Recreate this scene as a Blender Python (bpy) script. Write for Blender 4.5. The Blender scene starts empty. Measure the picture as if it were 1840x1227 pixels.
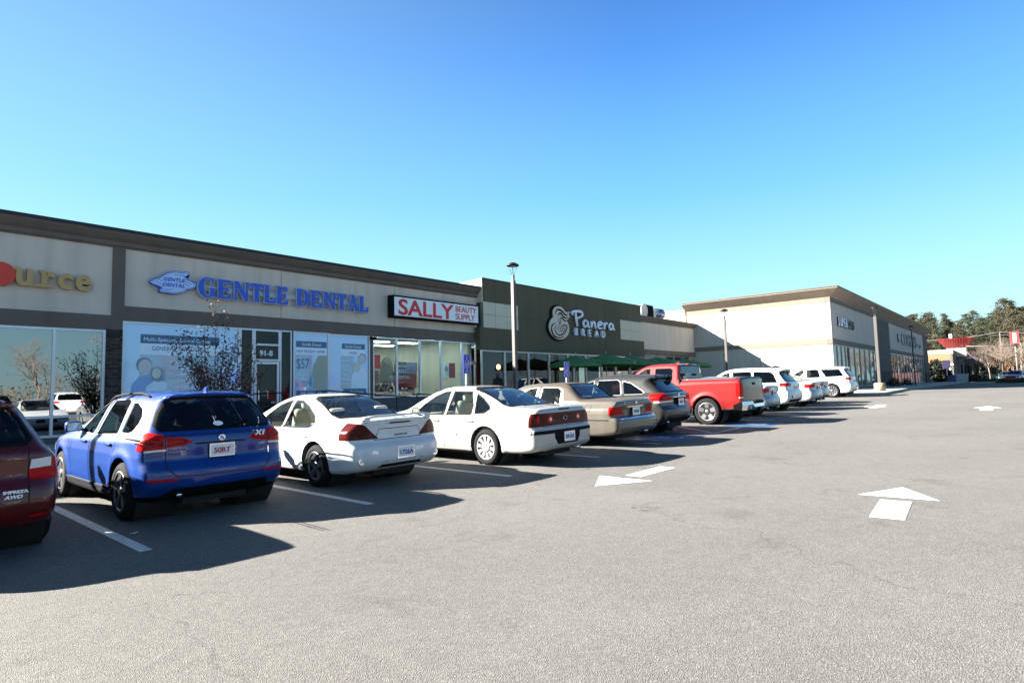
import bpy, bmesh, math, random
import numpy as np
from mathutils import Vector, Matrix
S = bpy.context.scene
COL = S.collection
R = math.radians

# ------------------------------------------------------------------ camera
cam_d = bpy.data.cameras.new('camera'); cam = bpy.data.objects.new('camera', cam_d); COL.objects.link(cam)
cam_d.sensor_width = 36.0; cam_d.lens = 20.795; cam_d.clip_start = 0.05; cam_d.clip_end = 3000
cam.matrix_world = Matrix(((0.65789317, -0.04279843, -0.75189419, 0.0), (-0.75274074, -0.06868297, -0.65472439, 0.0),
                           (-0.02362115, 0.99672009, -0.07740218, 1.45), (0, 0, 0, 1)))
# the rows above are the world axes seen from the camera, i.e. camera -> world
S.camera = cam
S.render.resolution_x = 1024; S.render.resolution_y = 682

# ------------------------------------------------------------------ sky, sun, exposure
SUNV = Vector((-1.28, 1.515, 1.0)).normalized()
elev = math.asin(SUNV.z); azim = math.atan2(SUNV.x, SUNV.y)      # from +Y clockwise
W = bpy.data.worlds.new('World'); S.world = W; W.use_nodes = True
wn = W.node_tree; wn.nodes.clear()
sky = wn.nodes.new('ShaderNodeTexSky'); sky.sky_type = 'NISHITA'; sky.sun_disc = False
sky.sun_elevation = elev; sky.sun_rotation = azim; sky.altitude = 50; sky.air_density = 1.0; sky.dust_density = 0.6; sky.ozone_density = 1.5
nn = wn.nodes.new; kk = wn.links.new
def wm(op, a, b=None, c=None):
    q = nn('ShaderNodeMath'); q.operation = op
    for i, v in enumerate((a, b, c)):
        if v is None: continue
        if isinstance(v, (int, float)): q.inputs[i].default_value = v
        else: kk(v, q.inputs[i])
    return q.outputs[0]
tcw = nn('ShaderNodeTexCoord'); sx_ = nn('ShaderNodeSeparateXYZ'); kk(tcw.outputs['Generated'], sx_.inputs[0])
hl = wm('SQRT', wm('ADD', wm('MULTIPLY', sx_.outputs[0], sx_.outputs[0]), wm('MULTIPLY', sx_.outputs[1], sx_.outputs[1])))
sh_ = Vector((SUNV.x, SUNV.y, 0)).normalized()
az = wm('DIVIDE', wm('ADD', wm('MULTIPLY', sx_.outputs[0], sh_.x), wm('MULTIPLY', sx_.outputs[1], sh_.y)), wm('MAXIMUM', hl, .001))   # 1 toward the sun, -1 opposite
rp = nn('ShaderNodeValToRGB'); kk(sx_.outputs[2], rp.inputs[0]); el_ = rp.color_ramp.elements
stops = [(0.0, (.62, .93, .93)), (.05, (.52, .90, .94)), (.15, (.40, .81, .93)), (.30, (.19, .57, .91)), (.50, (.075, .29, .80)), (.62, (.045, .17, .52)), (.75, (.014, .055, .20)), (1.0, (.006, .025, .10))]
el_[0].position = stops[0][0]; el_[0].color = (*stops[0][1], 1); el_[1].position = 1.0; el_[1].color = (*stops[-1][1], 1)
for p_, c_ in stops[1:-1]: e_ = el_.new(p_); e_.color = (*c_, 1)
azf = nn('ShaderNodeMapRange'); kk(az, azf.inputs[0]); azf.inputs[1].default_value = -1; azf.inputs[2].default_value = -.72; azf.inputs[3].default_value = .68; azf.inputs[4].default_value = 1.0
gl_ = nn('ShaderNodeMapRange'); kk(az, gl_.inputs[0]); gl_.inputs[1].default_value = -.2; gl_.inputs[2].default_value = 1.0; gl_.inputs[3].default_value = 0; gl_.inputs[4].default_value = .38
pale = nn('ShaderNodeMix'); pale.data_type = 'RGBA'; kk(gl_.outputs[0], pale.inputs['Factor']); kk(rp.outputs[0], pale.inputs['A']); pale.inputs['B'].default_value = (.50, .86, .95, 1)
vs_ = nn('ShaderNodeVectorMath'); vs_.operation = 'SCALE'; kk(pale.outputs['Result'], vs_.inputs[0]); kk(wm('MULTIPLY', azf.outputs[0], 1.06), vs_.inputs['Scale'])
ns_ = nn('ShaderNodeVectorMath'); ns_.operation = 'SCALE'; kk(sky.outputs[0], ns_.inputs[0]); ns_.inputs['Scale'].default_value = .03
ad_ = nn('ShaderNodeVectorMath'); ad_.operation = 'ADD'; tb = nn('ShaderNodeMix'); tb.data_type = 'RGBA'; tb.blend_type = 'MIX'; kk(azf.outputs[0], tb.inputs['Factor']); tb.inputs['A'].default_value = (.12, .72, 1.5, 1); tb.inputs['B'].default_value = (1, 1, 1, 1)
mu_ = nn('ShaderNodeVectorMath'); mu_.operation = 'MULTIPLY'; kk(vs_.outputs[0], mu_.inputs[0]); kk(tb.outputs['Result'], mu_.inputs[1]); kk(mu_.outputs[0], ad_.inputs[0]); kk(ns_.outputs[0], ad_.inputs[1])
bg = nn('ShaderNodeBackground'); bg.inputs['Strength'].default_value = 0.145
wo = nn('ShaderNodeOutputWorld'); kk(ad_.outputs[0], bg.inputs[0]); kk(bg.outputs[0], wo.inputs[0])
sl = bpy.data.lights.new('sun', 'SUN'); sl.energy = 5.0; sl.angle = R(0.55); sl.color = (1.0, 0.94, 0.85)
sun = bpy.data.objects.new('sun', sl); COL.objects.link(sun)
sun.rotation_euler = (-SUNV).to_track_quat('-Z', 'Y').to_euler(); sun.location = (0, 0, 60)
S.view_settings.view_transform = 'Standard'; S.view_settings.look = 'None'
S.view_settings.gamma = 1; S.view_settings.exposure = 2.85
S.render.engine = 'CYCLES'
S.cycles.transparent_max_bounces = 16; S.cycles.max_bounces = 8

# ------------------------------------------------------------------ helpers
def tag(o, label=None, cat=None, group=None, kind=None):
    if label: o['label'] = label
    if cat: o['category'] = cat
    if group: o['group'] = group
    if kind: o['kind'] = kind
    return o
def empty(name, loc=(0, 0, 0), rz=0.0):
    o = bpy.data.objects.new(name, None); COL.objects.link(o); o.location = loc; o.rotation_euler = (0, 0, rz)
    o.empty_display_size = 0.2
    return o
def thing(name, label, cat, loc=(0, 0, 0), rz=0.0, group=None):
    return tag(empty(name, loc, rz), label, cat, group)
def obj(name, bm, m, parent=None, smooth=False, kind=None):
    me = bpy.data.meshes.new(name); bm.to_mesh(me); bm.free()
    for x in (m if isinstance(m, (list, tuple)) else [m]): me.materials.append(x)
    if smooth:
        for p in me.polygons: p.use_smooth = True
    o = bpy.data.objects.new(name, me); COL.objects.link(o)
    if parent: o.parent = parent
    if kind: o['kind'] = kind
    return o
def BM(): return bmesh.new()
def bx(bm, x0, x1, y0, y1, z0, z1, bev=0.0, mi=0):
    n0 = len(bm.verts)
    r = bmesh.ops.create_cube(bm, size=1.0, matrix=Matrix.Translation(((x0+x1)/2, (y0+y1)/2, (z0+z1)/2)) @ Matrix.Diagonal((abs(x1-x0), abs(y1-y0), abs(z1-z0), 1)))
    vs = r['verts']
    fs = set(f for v in vs for f in v.link_faces)
    for f in fs: f.material_index = mi
    if bev > 0:
        es = set(e for v in vs for e in v.link_edges)
        bmesh.ops.bevel(bm, geom=list(es), offset=bev, segments=2, affect='EDGES', profile=0.5)
    return bm
def box(x0, x1, y0, y1, z0, z1, bev=0.0):
    return bx(BM(), x0, x1, y0, y1, z0, z1, bev)
def prism(bm, pts, axis, a, b, mi=0):
    """polygon pts (u,v) extruded along axis from a to b. axis 'y': (x,z); 'x': (y,z); 'z': (x,y)"""
    def P(u, v, w):
        return {'y': (u, w, v), 'x': (w, u, v), 'z': (u, v, w)}[axis]
    A = [bm.verts.new(P(u, v, a)) for u, v in pts]; B = [bm.verts.new(P(u, v, b)) for u, v in pts]
    fs = [bm.faces.new(A), bm.faces.new(B[::-1])]
    n = len(pts)
    for i in range(n): fs.append(bm.faces.new((A[(i+1) % n], A[i], B[i], B[(i+1) % n])))
    for f in fs: f.material_index = mi
    bmesh.ops.recalc_face_normals(bm, faces=fs)
    return bm
def tube(bm, pts, rad, n=8, flat=(1, 1, 1), cap=True, mi=0):
    """round tube through pts; rad scalar or list; flat scales the ring around its centre"""
    pts = [Vector(p) for p in pts]
    if not isinstance(rad, (list, tuple)): rad = [rad]*len(pts)
    rings = []; prev = None
    for i, p in enumerate(pts):
        t = (pts[min(i+1, len(pts)-1)] - pts[max(i-1, 0)])
        t = t.normalized() if t.length > 1e-9 else Vector((0, 0, 1))
        if prev is None:
            u = t.orthogonal().normalized()
        else:
            u = (prev - t*prev.dot(t)); u = u.normalized() if u.length > 1e-6 else t.orthogonal().normalized()
        prev = u; w = t.cross(u)
        ring = []
        for k in range(n):
            a = 2*math.pi*k/n; d = (u*math.cos(a)+w*math.sin(a))*rad[i]
            ring.append(bm.verts.new(p+Vector((d.x*flat[0], d.y*flat[1], d.z*flat[2]))))
        rings.append(ring)
    fs = []
    for i in range(len(rings)-1):
        for k in range(n):
            fs.append(bm.faces.new((rings[i][k], rings[i][(k+1) % n], rings[i+1][(k+1) % n], rings[i+1][k])))
    if cap:
        fs.append(bm.faces.new(rings[0][::-1])); fs.append(bm.faces.new(rings[-1]))
    for f in fs: f.material_index = mi; f.smooth = True
    return bm
def lathe(bm, prof, axis='z', c=(0, 0, 0), n=32, mi=0):
    """prof: list of (r, h)."""
    rings = []
    for r, h in prof:
        ring = []
        for k in range(n):
            a = 2*math.pi*k/n; u, v = r*math.cos(a), r*math.sin(a)
            p = {'z': (u, v, h), 'x': (h, u, v), 'y': (u, h, v)}[axis]
            ring.append(bm.verts.new((p[0]+c[0], p[1]+c[1], p[2]+c[2])))
        rings.append(ring)
    fs = []
    for i in range(len(rings)-1):
        for k in range(n):
            f = bm.faces.new((rings[i][k], rings[i][(k+1) % n], rings[i+1][(k+1) % n], rings[i+1][k])); f.smooth = True; fs.append(f)
    for rg, rv in ((rings[0], True), (rings[-1], False)):
        fs.append(bm.faces.new(rg[::-1] if rv else rg))
    for f in fs: f.material_index = mi
    bmesh.ops.recalc_face_normals(bm, faces=fs)
    return bm
def circ(cx, cy, r, n=32, a0=0, a1=2*math.pi, ry=None):
    full = abs(a1-a0-2*math.pi) < 1e-6
    m = n if full else n+1
    return [(cx+r*math.cos(a0+(a1-a0)*k/n), cy+(ry or r)*math.sin(a0+(a1-a0)*k/n)) for k in range(m)]
def copy_tree(o, parent=None):
    c = o.copy(); COL.objects.link(c)
    if parent: c.parent = parent
    for ch in [x for x in bpy.data.objects if x.parent == o]: copy_tree(ch, c)
    return c
KIDS = {}
def clone(o, parent=None):
    c = o.copy(); COL.objects.link(c)
    if parent: c.parent = parent
    for ch in o.children: clone(ch, c)
    return c
def catmull(pts, n=6):
    out = []; P = [np.array(p, float) for p in pts]
    for i in range(len(P)-1):
        p0 = P[max(i-1, 0)]; p1 = P[i]; p2 = P[i+1]; p3 = P[min(i+2, len(P)-1)]
        for k in range(n):
            t = k/n
            out.append(tuple(0.5*((2*p1)+(-p0+p2)*t+(2*p0-5*p1+4*p2-p3)*t*t+(-p0+3*p1-3*p2+p3)*t**3)))
    out.append(tuple(P[-1])); return out

# ------------------------------------------------------------------ materials
MC = {}
def mat(name, col, rough=0.6, metal=0.0, coat=0.0, cior=1.5, spec=0.5, emit=None, es=1.0, vary=0.0, vscale=3.0, bump=0.0, bscale=40.0, detail=4):
    if name in MC: return MC[name]
    m = bpy.data.materials.new(name); m.use_nodes = True; nt = m.node_tree; b = nt.nodes['Principled BSDF']
    b.inputs['Base Color'].default_value = (*col, 1); b.inputs['Roughness'].default_value = rough
    b.inputs['Metallic'].default_value = metal; b.inputs['Coat Weight'].default_value = coat; b.inputs['Coat Roughness'].default_value = 0.03; b.inputs['Coat IOR'].default_value = cior
    b.inputs['Specular IOR Level'].default_value = spec
    if emit: b.inputs['Emission Color'].default_value = (*emit, 1); b.inputs['Emission Strength'].default_value = es
    tc = nt.nodes.new('ShaderNodeTexCoord')
    if vary > 0:
        nz = nt.nodes.new('ShaderNodeTexNoise'); nz.inputs['Scale'].default_value = vscale; nz.inputs['Detail'].default_value = detail
        nt.links.new(tc.outputs['Object'], nz.inputs['Vector'])
        mp = nt.nodes.new('ShaderNodeMapRange'); mp.inputs['From Min'].default_value = 0.3; mp.inputs['From Max'].default_value = 0.7
        mp.inputs['To Min'].default_value = 1-vary; mp.inputs['To Max'].default_value = 1+vary
        nt.links.new(nz.outputs['Fac'], mp.inputs['Value'])
        mx = nt.nodes.new('ShaderNodeVectorMath'); mx.operation = 'SCALE'; mx.inputs[0].default_value = col
        nt.links.new(mp.outputs[0], mx.inputs['Scale']); nt.links.new(mx.outputs[0], b.inputs['Base Color'])
    if bump > 0:
        n2 = nt.nodes.new('ShaderNodeTexNoise'); n2.inputs['Scale'].default_value = bscale; n2.inputs['Detail'].default_value = 3
        nt.links.new(tc.outputs['Object'], n2.inputs['Vector'])
        bp = nt.nodes.new('ShaderNodeBump'); bp.inputs['Strength'].default_value = bump; bp.inputs['Distance'].default_value = 0.01
        nt.links.new(n2.outputs['Fac'], bp.inputs['Height']); nt.links.new(bp.outputs[0], b.inputs['Normal'])
    MC[name] = m; return m
def glass(name, tint, ior=1.5, rough=0.0, film=0.0, filmcol=(0.5, 0.7, 0.8)):
    """thin tinted pane: tinted transparency, mirror reflection by Fresnel, optional pale film"""
    if name in MC: return MC[name]
    m = bpy.data.materials.new(name); m.use_nodes = True; nt = m.node_tree; nt.nodes.clear()
    out = nt.nodes.new('ShaderNodeOutputMaterial'); tr = nt.nodes.new('ShaderNodeBsdfTransparent'); tr.inputs[0].default_value = (*tint, 1)
    gl = nt.nodes.new('ShaderNodeBsdfGlossy'); gl.inputs['Roughness'].default_value = rough; gl.inputs[0].default_value = (0.95, 0.98, 1, 1)
    fr = nt.nodes.new('ShaderNodeFresnel'); fr.inputs['IOR'].default_value = ior
    mx = nt.nodes.new('ShaderNodeMixShader')
    src = tr.outputs[0]
    if film > 0:
        df = nt.nodes.new('ShaderNodeBsdfDiffuse'); df.inputs[0].default_value = (*filmcol, 1)
        m2 = nt.nodes.new('ShaderNodeMixShader'); m2.inputs[0].default_value = film
        nt.links.new(tr.outputs[0], m2.inputs[1]); nt.links.new(df.outputs[0], m2.inputs[2]); src = m2.outputs[0]
    nt.links.new(fr.outputs[0], mx.inputs[0]); nt.links.new(src, mx.inputs[1]); nt.links.new(gl.outputs[0], mx.inputs[2]); nt.links.new(mx.outputs[0], out.inputs[0])
    MC[name] = m; return m
def paint(name, col, metal=0.0, rough=0.35, coat=1.0):
    rough = max(rough, .48)
    return mat(name, col, rough=rough, metal=metal, coat=coat, spec=0.15, vary=0.07, vscale=2.2)

def text_obj(name, s, size, m, parent=None, loc=(0, 0, 0), rot=(math.pi/2, 0, 0), depth=0.02, bold=0.0, sx=1.0, align='LEFT', shear=0.0, space=1.0):
    cu = bpy.data.curves.new(name, 'FONT'); cu.body = s; cu.size = size; cu.extrude = depth/2; cu.offset = bold
    cu.align_x = align; cu.shear = shear; cu.space_character = space; cu.resolution_u = 4
    t = bpy.data.objects.new('tmp', cu); COL.objects.link(t)
    bpy.context.view_layer.update()
    dg = bpy.context.evaluated_depsgraph_get()
    me = bpy.data.meshes.new_from_object(t.evaluated_get(dg)); me.name = name
    bpy.data.objects.remove(t); bpy.data.curves.remove(cu)
    for v in me.vertices: v.co.x *= sx
    me.materials.clear(); me.materials.append(m)
    o = bpy.data.objects.new(name, me); COL.objects.link(o)
    if parent: o.parent = parent
    o.location = loc; o.rotation_euler = rot
    return o
SL = 0.0128
def gz(x):
    t = x-4.6
    z = SL*0.5*(t+math.sqrt(t*t+4))
    # smooth cap at .62
    k = 0.03
    return 0.5*(z+0.62-math.sqrt((z-0.62)**2+k*k*4))+0.0
# ------------------------------------------------------------------ cars
RUB = mat('tyre rubber', (0.009, 0.009, 0.010), rough=0.9, spec=.2, bump=0.3, bscale=60)
BLK = mat('black plastic', (0.005, 0.005, 0.006), rough=0.75, spec=.12)
UND = mat('dark underbody', (0.01, 0.01, 0.01), rough=0.9)
SEAM = mat('dark panel gap', (0.02, 0.02, 0.02), rough=0.8)
CHR = mat('chrome', (0.75, 0.75, 0.76), rough=0.12, metal=1.0)
ALU = mat('silver alloy', (0.24, 0.245, 0.25), rough=0.35, metal=0.85)
REDL = mat('red lamp lens', (0.42, 0.004, 0.004), rough=0.3, coat=.08, spec=.1)
REDD = mat('dark red lamp lens', (0.055, 0.003, 0.003), rough=0.3, coat=.10, spec=.1)
CLRL = mat('clear lamp lens', (0.6, 0.6, 0.6), rough=0.1, coat=1.0)
HEADL = mat('headlamp glass', (0.5, 0.52, 0.55), rough=0.08, metal=0.3, coat=1.0)
GLF = glass('car window glass', (0.84, 0.93, 0.88), ior=1.45)
GLD = glass('privacy window glass', (0.05, 0.055, 0.06), ior=1.5)
GLR = glass('rear window glass', (0.22, 0.26, 0.27), ior=1.6)
BEIGE = mat('beige upholstery', (0.52, 0.48, 0.40), rough=0.85)
DARKI = mat('black upholstery', (0.03, 0.03, 0.032), rough=0.85)
PLATE = mat('licence plate white', (0.7, 0.72, 0.74), rough=0.4, vary=0.08, vscale=30)
PLTX = mat('plate red lettering', (0.35, 0.03, 0.03), rough=0.5)
PLTB = mat('plate blue lettering', (0.03, 0.06, 0.25), rough=0.5)

def chaikin(P, it=2):
    P = np.array(P, float)
    for _ in range(it):
        Q = []
        n = len(P)
        for i in range(n):
            a, b = P[i], P[(i+1) % n]
            Q.append(a*0.82+b*0.18); Q.append(a*0.18+b*0.82)
        P = np.array(Q)
    return P
class Shape:
    def __init__(s, sp):
        s.sp = sp; s.L = sp['L']; s.w = sp['w']/2
        poly = chaikin(sp['sil'], sp.get('chk', 2))
        s.dx = 0.02; s.y0 = -0.6; s.z0 = -0.4
        ys = np.arange(s.y0, s.L+0.6, s.dx); zs = np.arange(s.z0, 2.6, s.dx)
        Y, Z = np.meshgrid(ys, zs, indexing='ij')
        D = np.full(Y.shape, 1e9); ins = np.zeros(Y.shape, bool)
        n = len(poly)
        for i in range(n):
            a = poly[i]; b = poly[(i+1) % n]; e = b-a; l2 = e@e
            if l2 < 1e-12: continue
            t = np.clip(((Y-a[0])*e[0]+(Z-a[1])*e[1])/l2, 0, 1)
            D = np.minimum(D, (Y-a[0]-t*e[0])**2+(Z-a[1]-t*e[1])**2)
            c = ((a[1] > Z) != (b[1] > Z))
            with np.errstate(divide='ignore', invalid='ignore'):
                xi = (b[0]-a[0])*(Z-a[1])/(b[1]-a[1]+1e-15)+a[0]
            ins ^= c & (Y < xi)
        D = np.sqrt(D); s.G = np.where(ins, -D, D)
    def sdf(s, y, z):
        u = np.clip((y-s.y0)/s.dx, 0, s.G.shape[0]-1.001); v = np.clip((z-s.z0)/s.dx, 0, s.G.shape[1]-1.001)
        i = u.astype(int); j = v.astype(int); fu = u-i; fv = v-j; G = s.G
        return (G[i, j]*(1-fu)*(1-fv)+G[i+1, j]*fu*(1-fv)+G[i, j+1]*(1-fu)*fv+G[i+1, j+1]*fu*fv)
    def f(s, P):
        sp = s.sp; x = np.abs(P[:, 0]); y = P[:, 1]; z = P[:, 2]; w = s.w
        xn = np.clip(x/w, 0, 1.3)
        # plan curvature of the ends
        fr = np.clip(1-y/1.9, 0, 1)**1.5; ff = np.clip(1-(s.L-y)/2.2, 0, 1)**1.5
        yy = y-sp.get('kr', 0.10)*xn**3*fr*(y < s.L/2)+sp.get('kf', 0.28)*xn**2.6*ff*(y > s.L/2)
        zb0, zb1 = sp['belt']; zb = zb0+(zb1-zb0)*np.clip(y/s.L, 0, 1)
        up = np.clip((z-zb+0.12)/0.3, 0, 1)
        zz = z+sp.get('crown', 0.045)*xn**2*up
        ds = s.sdf(yy, zz)
        # width profile
        zt = sp.get('wz', [(0.15, 0.08), (0.28, 0.03), (0.42, 0.012), (0.6, 0.0), (0.75, 0.0), (0.9, 0.018)])
        red = np.interp(z, [a for a, b in zt], [b for a, b in zt])
        sh = sp.get('shoulder', 0.07)
        t = np.clip((z-(zb-0.10))/0.14, 0, 1); t = t*t*(3-2*t)
        hz = np.maximum(z-zb, 0); tum = sp.get('tumble', 0.34)
        red = np.maximum(red, 0)*(1-t)+(sh*t)+tum*hz+0.10*hz**2
        yt = sp.get('wy', [(0, 0.07), (0.35, 0.03), (0.9, 0.008), (1.5, 0.0), (s.L-1.5, 0.0), (s.L-0.9, 0.015), (s.L-0.4, 0.05), (s.L, 0.10)])
        ry = np.interp(y, [a for a, b in yt], [b for a, b in yt])
        W = w-red-ry
        for yc in (sp['ro'], sp['ro']+sp['wb']):
            r = np.sqrt((y-yc)**2+(z-sp['wr'])**2)
            W = W+sp.get('flare', 0.018)*np.exp(-((r-sp['wr']-0.09)/0.07)**2)
        for (ya, za, yb, zb_, amp, sg) in sp.get('lines', []):
            zl = za+(zb_-za)*np.clip((y-ya)/(yb-ya), 0, 1)
            m = np.clip((y-ya)/0.2, 0, 1)*np.clip((yb-y)/0.2, 0, 1)
            W = W+amp*np.exp(-((z-zl)/sg)**2)*m
        dw = x-W
        k = np.interp(z, [0.4, 0.8, 1.1, 1.35], sp.get('k', [0.10, 0.09, 0.10, 0.16]))
        h = np.maximum(k-np.abs(ds-dw), 0)
        return np.maximum(ds, dw)+h*h/(4*k)
    def normal(s, P):
        e = 0.004; N = np.zeros_like(P)
        for a in range(3):
            A = P.copy(); B = P.copy(); A[:, a] += e; B[:, a] -= e
            N[:, a] = s.f(A)-s.f(B)
        return N/np.maximum(np.linalg.norm(N, axis=1, keepdims=True), 1e-9)
    def mesh(s, res=1.0):
        sp = s.sp; zc = sp.get('zc', 0.6); ya = sp.get('ya', 0.55); yb = s.L-0.75
        nt = int(168*res); nt -= nt % 4; th = np.linspace(0, 2*np.pi, nt, endpoint=False)+np.pi/nt
        nc = int(30*res); dirs = []; org = []
        ph = np.linspace(0, np.pi/2, nc+1)[1:]
        # rear pole, rear cap, cylinder, front cap, front pole
        O = [(0, ya, zc)]; Dd = [(0, -1, 0)]
        for p in ph[:-1]:
            for t in th: O.append((0, ya, zc)); Dd.append((math.sin(p)*math.cos(t), -math.cos(p), math.sin(p)*math.sin(t)))
        ny = int((yb-ya)/0.05*res)
        for y in np.linspace(ya, yb, ny):
            for t in th: O.append((0, y, zc)); Dd.append((math.cos(t), 0, math.sin(t)))
        for p in ph[:-1][::-1]:
            for t in th: O.append((0, yb, zc)); Dd.append((math.sin(p)*math.cos(t), math.cos(p), math.sin(p)*math.sin(t)))
        O.append((0, yb, zc)); Dd.append((0, 1, 0))
        O = np.array(O); Dd = np.array(Dd); lo = np.zeros(len(O)); hi = np.full(len(O), 3.0)
        for _ in range(17):
            m = (lo+hi)/2; ins = s.f(O+Dd*m[:, None]) < 0
            lo = np.where(ins, m, lo); hi = np.where(ins, hi, m)
        V = O+Dd*((lo+hi)/2)[:, None]
        bm = bmesh.new(); vs = [bm.verts.new(v) for v in V]
        nr = (len(V)-2)//nt
        for k in range(nt): bm.faces.new((vs[0], vs[1+k], vs[1+(k+1) % nt]))
        for i in range(nr-1):
            a = 1+i*nt; b = a+nt
            for k in range(nt):
                k2 = (k+1) % nt; bm.faces.new((vs[a+k], vs[b+k], vs[b+k2], vs[a+k2]))
        a = 1+(nr-1)*nt
        for k in range(nt): bm.faces.new((vs[-1], vs[a+(k+1) % nt], vs[a+k]))
        bmesh.ops.recalc_face_normals(bm, faces=bm.faces)
        return bm
def expand(poly, d):
    P = [Vector(p) for p in poly]; n = len(P)
    A = sum(P[i].x*P[(i+1) % n].y-P[(i+1) % n].x*P[i].y for i in range(n))
    if A < 0: P = P[::-1]
    out = []
    for i in range(n):
        a, b, c = P[i-1], P[i], P[(i+1) % n]
        e1 = (b-a).normalized(); e2 = (c-b).normalized()
        n1 = Vector((e1.y, -e1.x)); n2 = Vector((e2.y, -e2.x))
        k = 1+n1.dot(n2); m = (n1+n2)/max(k, 0.3)
        out.append(b+m*d)
    return [(p.x, p.y) for p in out]
def planes_of(space, poly, sx):
    """half-spaces (co, no) pointing outward"""
    P = [Vector(p) for p in poly]; n = len(P)
    A = sum(P[i].x*P[(i+1) % n].y-P[(i+1) % n].x*P[i].y for i in range(n))
    if A < 0: P = P[::-1]
    out = []
    for i in range(n):
        a, b = P[i], P[(i+1) % n]; e = (b-a)
        if e.length < 1e-6: continue
        no = Vector((e.y, -e.x)).normalized()
        if space == 'S': out.append((Vector((0, a.x, a.y)), Vector((0, no.x, no.y))))
        elif space == 'T': out.append((Vector((a.x*sx, a.y, 0)), Vector((no.x*sx, no.y, 0))))
        else: out.append((Vector((a.x*sx, 0, a.y)), Vector((no.x*sx, 0, no.y))))
    return out
def cut_region(bm, planes, cond):
    fs = [f for f in bm.faces if cond(f.calc_center_median(), f.normal)]
    # prefilter: faces not entirely outside one plane
    sel = []
    for f in fs:
        ok = True
        for co, no in planes:
            if all((v.co-co).dot(no) > 0 for v in f.verts): ok = False; break
        if ok: sel.append(f)
    if not sel: return []
    for co, no in planes:
        cr = []; rest = []
        for f in sel:
            d = [(v.co-co).dot(no) for v in f.verts]
            (cr if (min(d) < -1e-6 and max(d) > 1e-6) else rest).append(f)
        if not cr: continue
        g = set(cr)
        for f in cr: g.update(f.edges); g.update(f.verts)
        r = bmesh.ops.bisect_plane(bm, geom=list(g), plane_co=co, plane_no=no, dist=1e-6)
        new = [x for x in r['geom'] if isinstance(x, bmesh.types.BMFace)]
        sel = [f for f in rest if f.is_valid]+new
    ins = []
    for f in sel:
        c = f.calc_center_median()
        if all((c-co).dot(no) < 1e-5 for co, no in planes): ins.append(f)
    return list(set(ins))
def take(bm, faces):
    nb = bmesh.new(); mp = {}
    for f in faces:
        vs = []
        for v in f.verts:
            if v not in mp: mp[v] = nb.verts.new(v.co)
            vs.append(mp[v])
        try: nb.faces.new(vs)
        except ValueError: pass
    bmesh.ops.delete(bm, geom=faces, context='FACES')
    return nb
def shell(name, bm, m, parent, shape, off=0.0, thick=0.0):
    if len(bm.faces) == 0: bm.free(); return None
    bm.verts.ensure_lookup_table()
    P = np.array([v.co[:] for v in bm.verts]); N = shape.normal(P)
    if off:
        for v, n in zip(bm.verts, N): v.co = v.co+Vector(n)*off
    me = bpy.data.meshes.new(name)
    for f in bm.faces: f.smooth = True
    bm.to_mesh(me); bm.free()
    me.materials.append(m)
    # keep normals only where face winding agrees
    me.normals_split_custom_set_from_vertices([tuple(n) for n in N])
    o = bpy.data.objects.new(name, me); COL.objects.link(o); o.parent = parent
    return o
def sidec(sx, mz=-1): return lambda c, n: c.x*sx > 0.3 and c.z > mz
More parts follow.
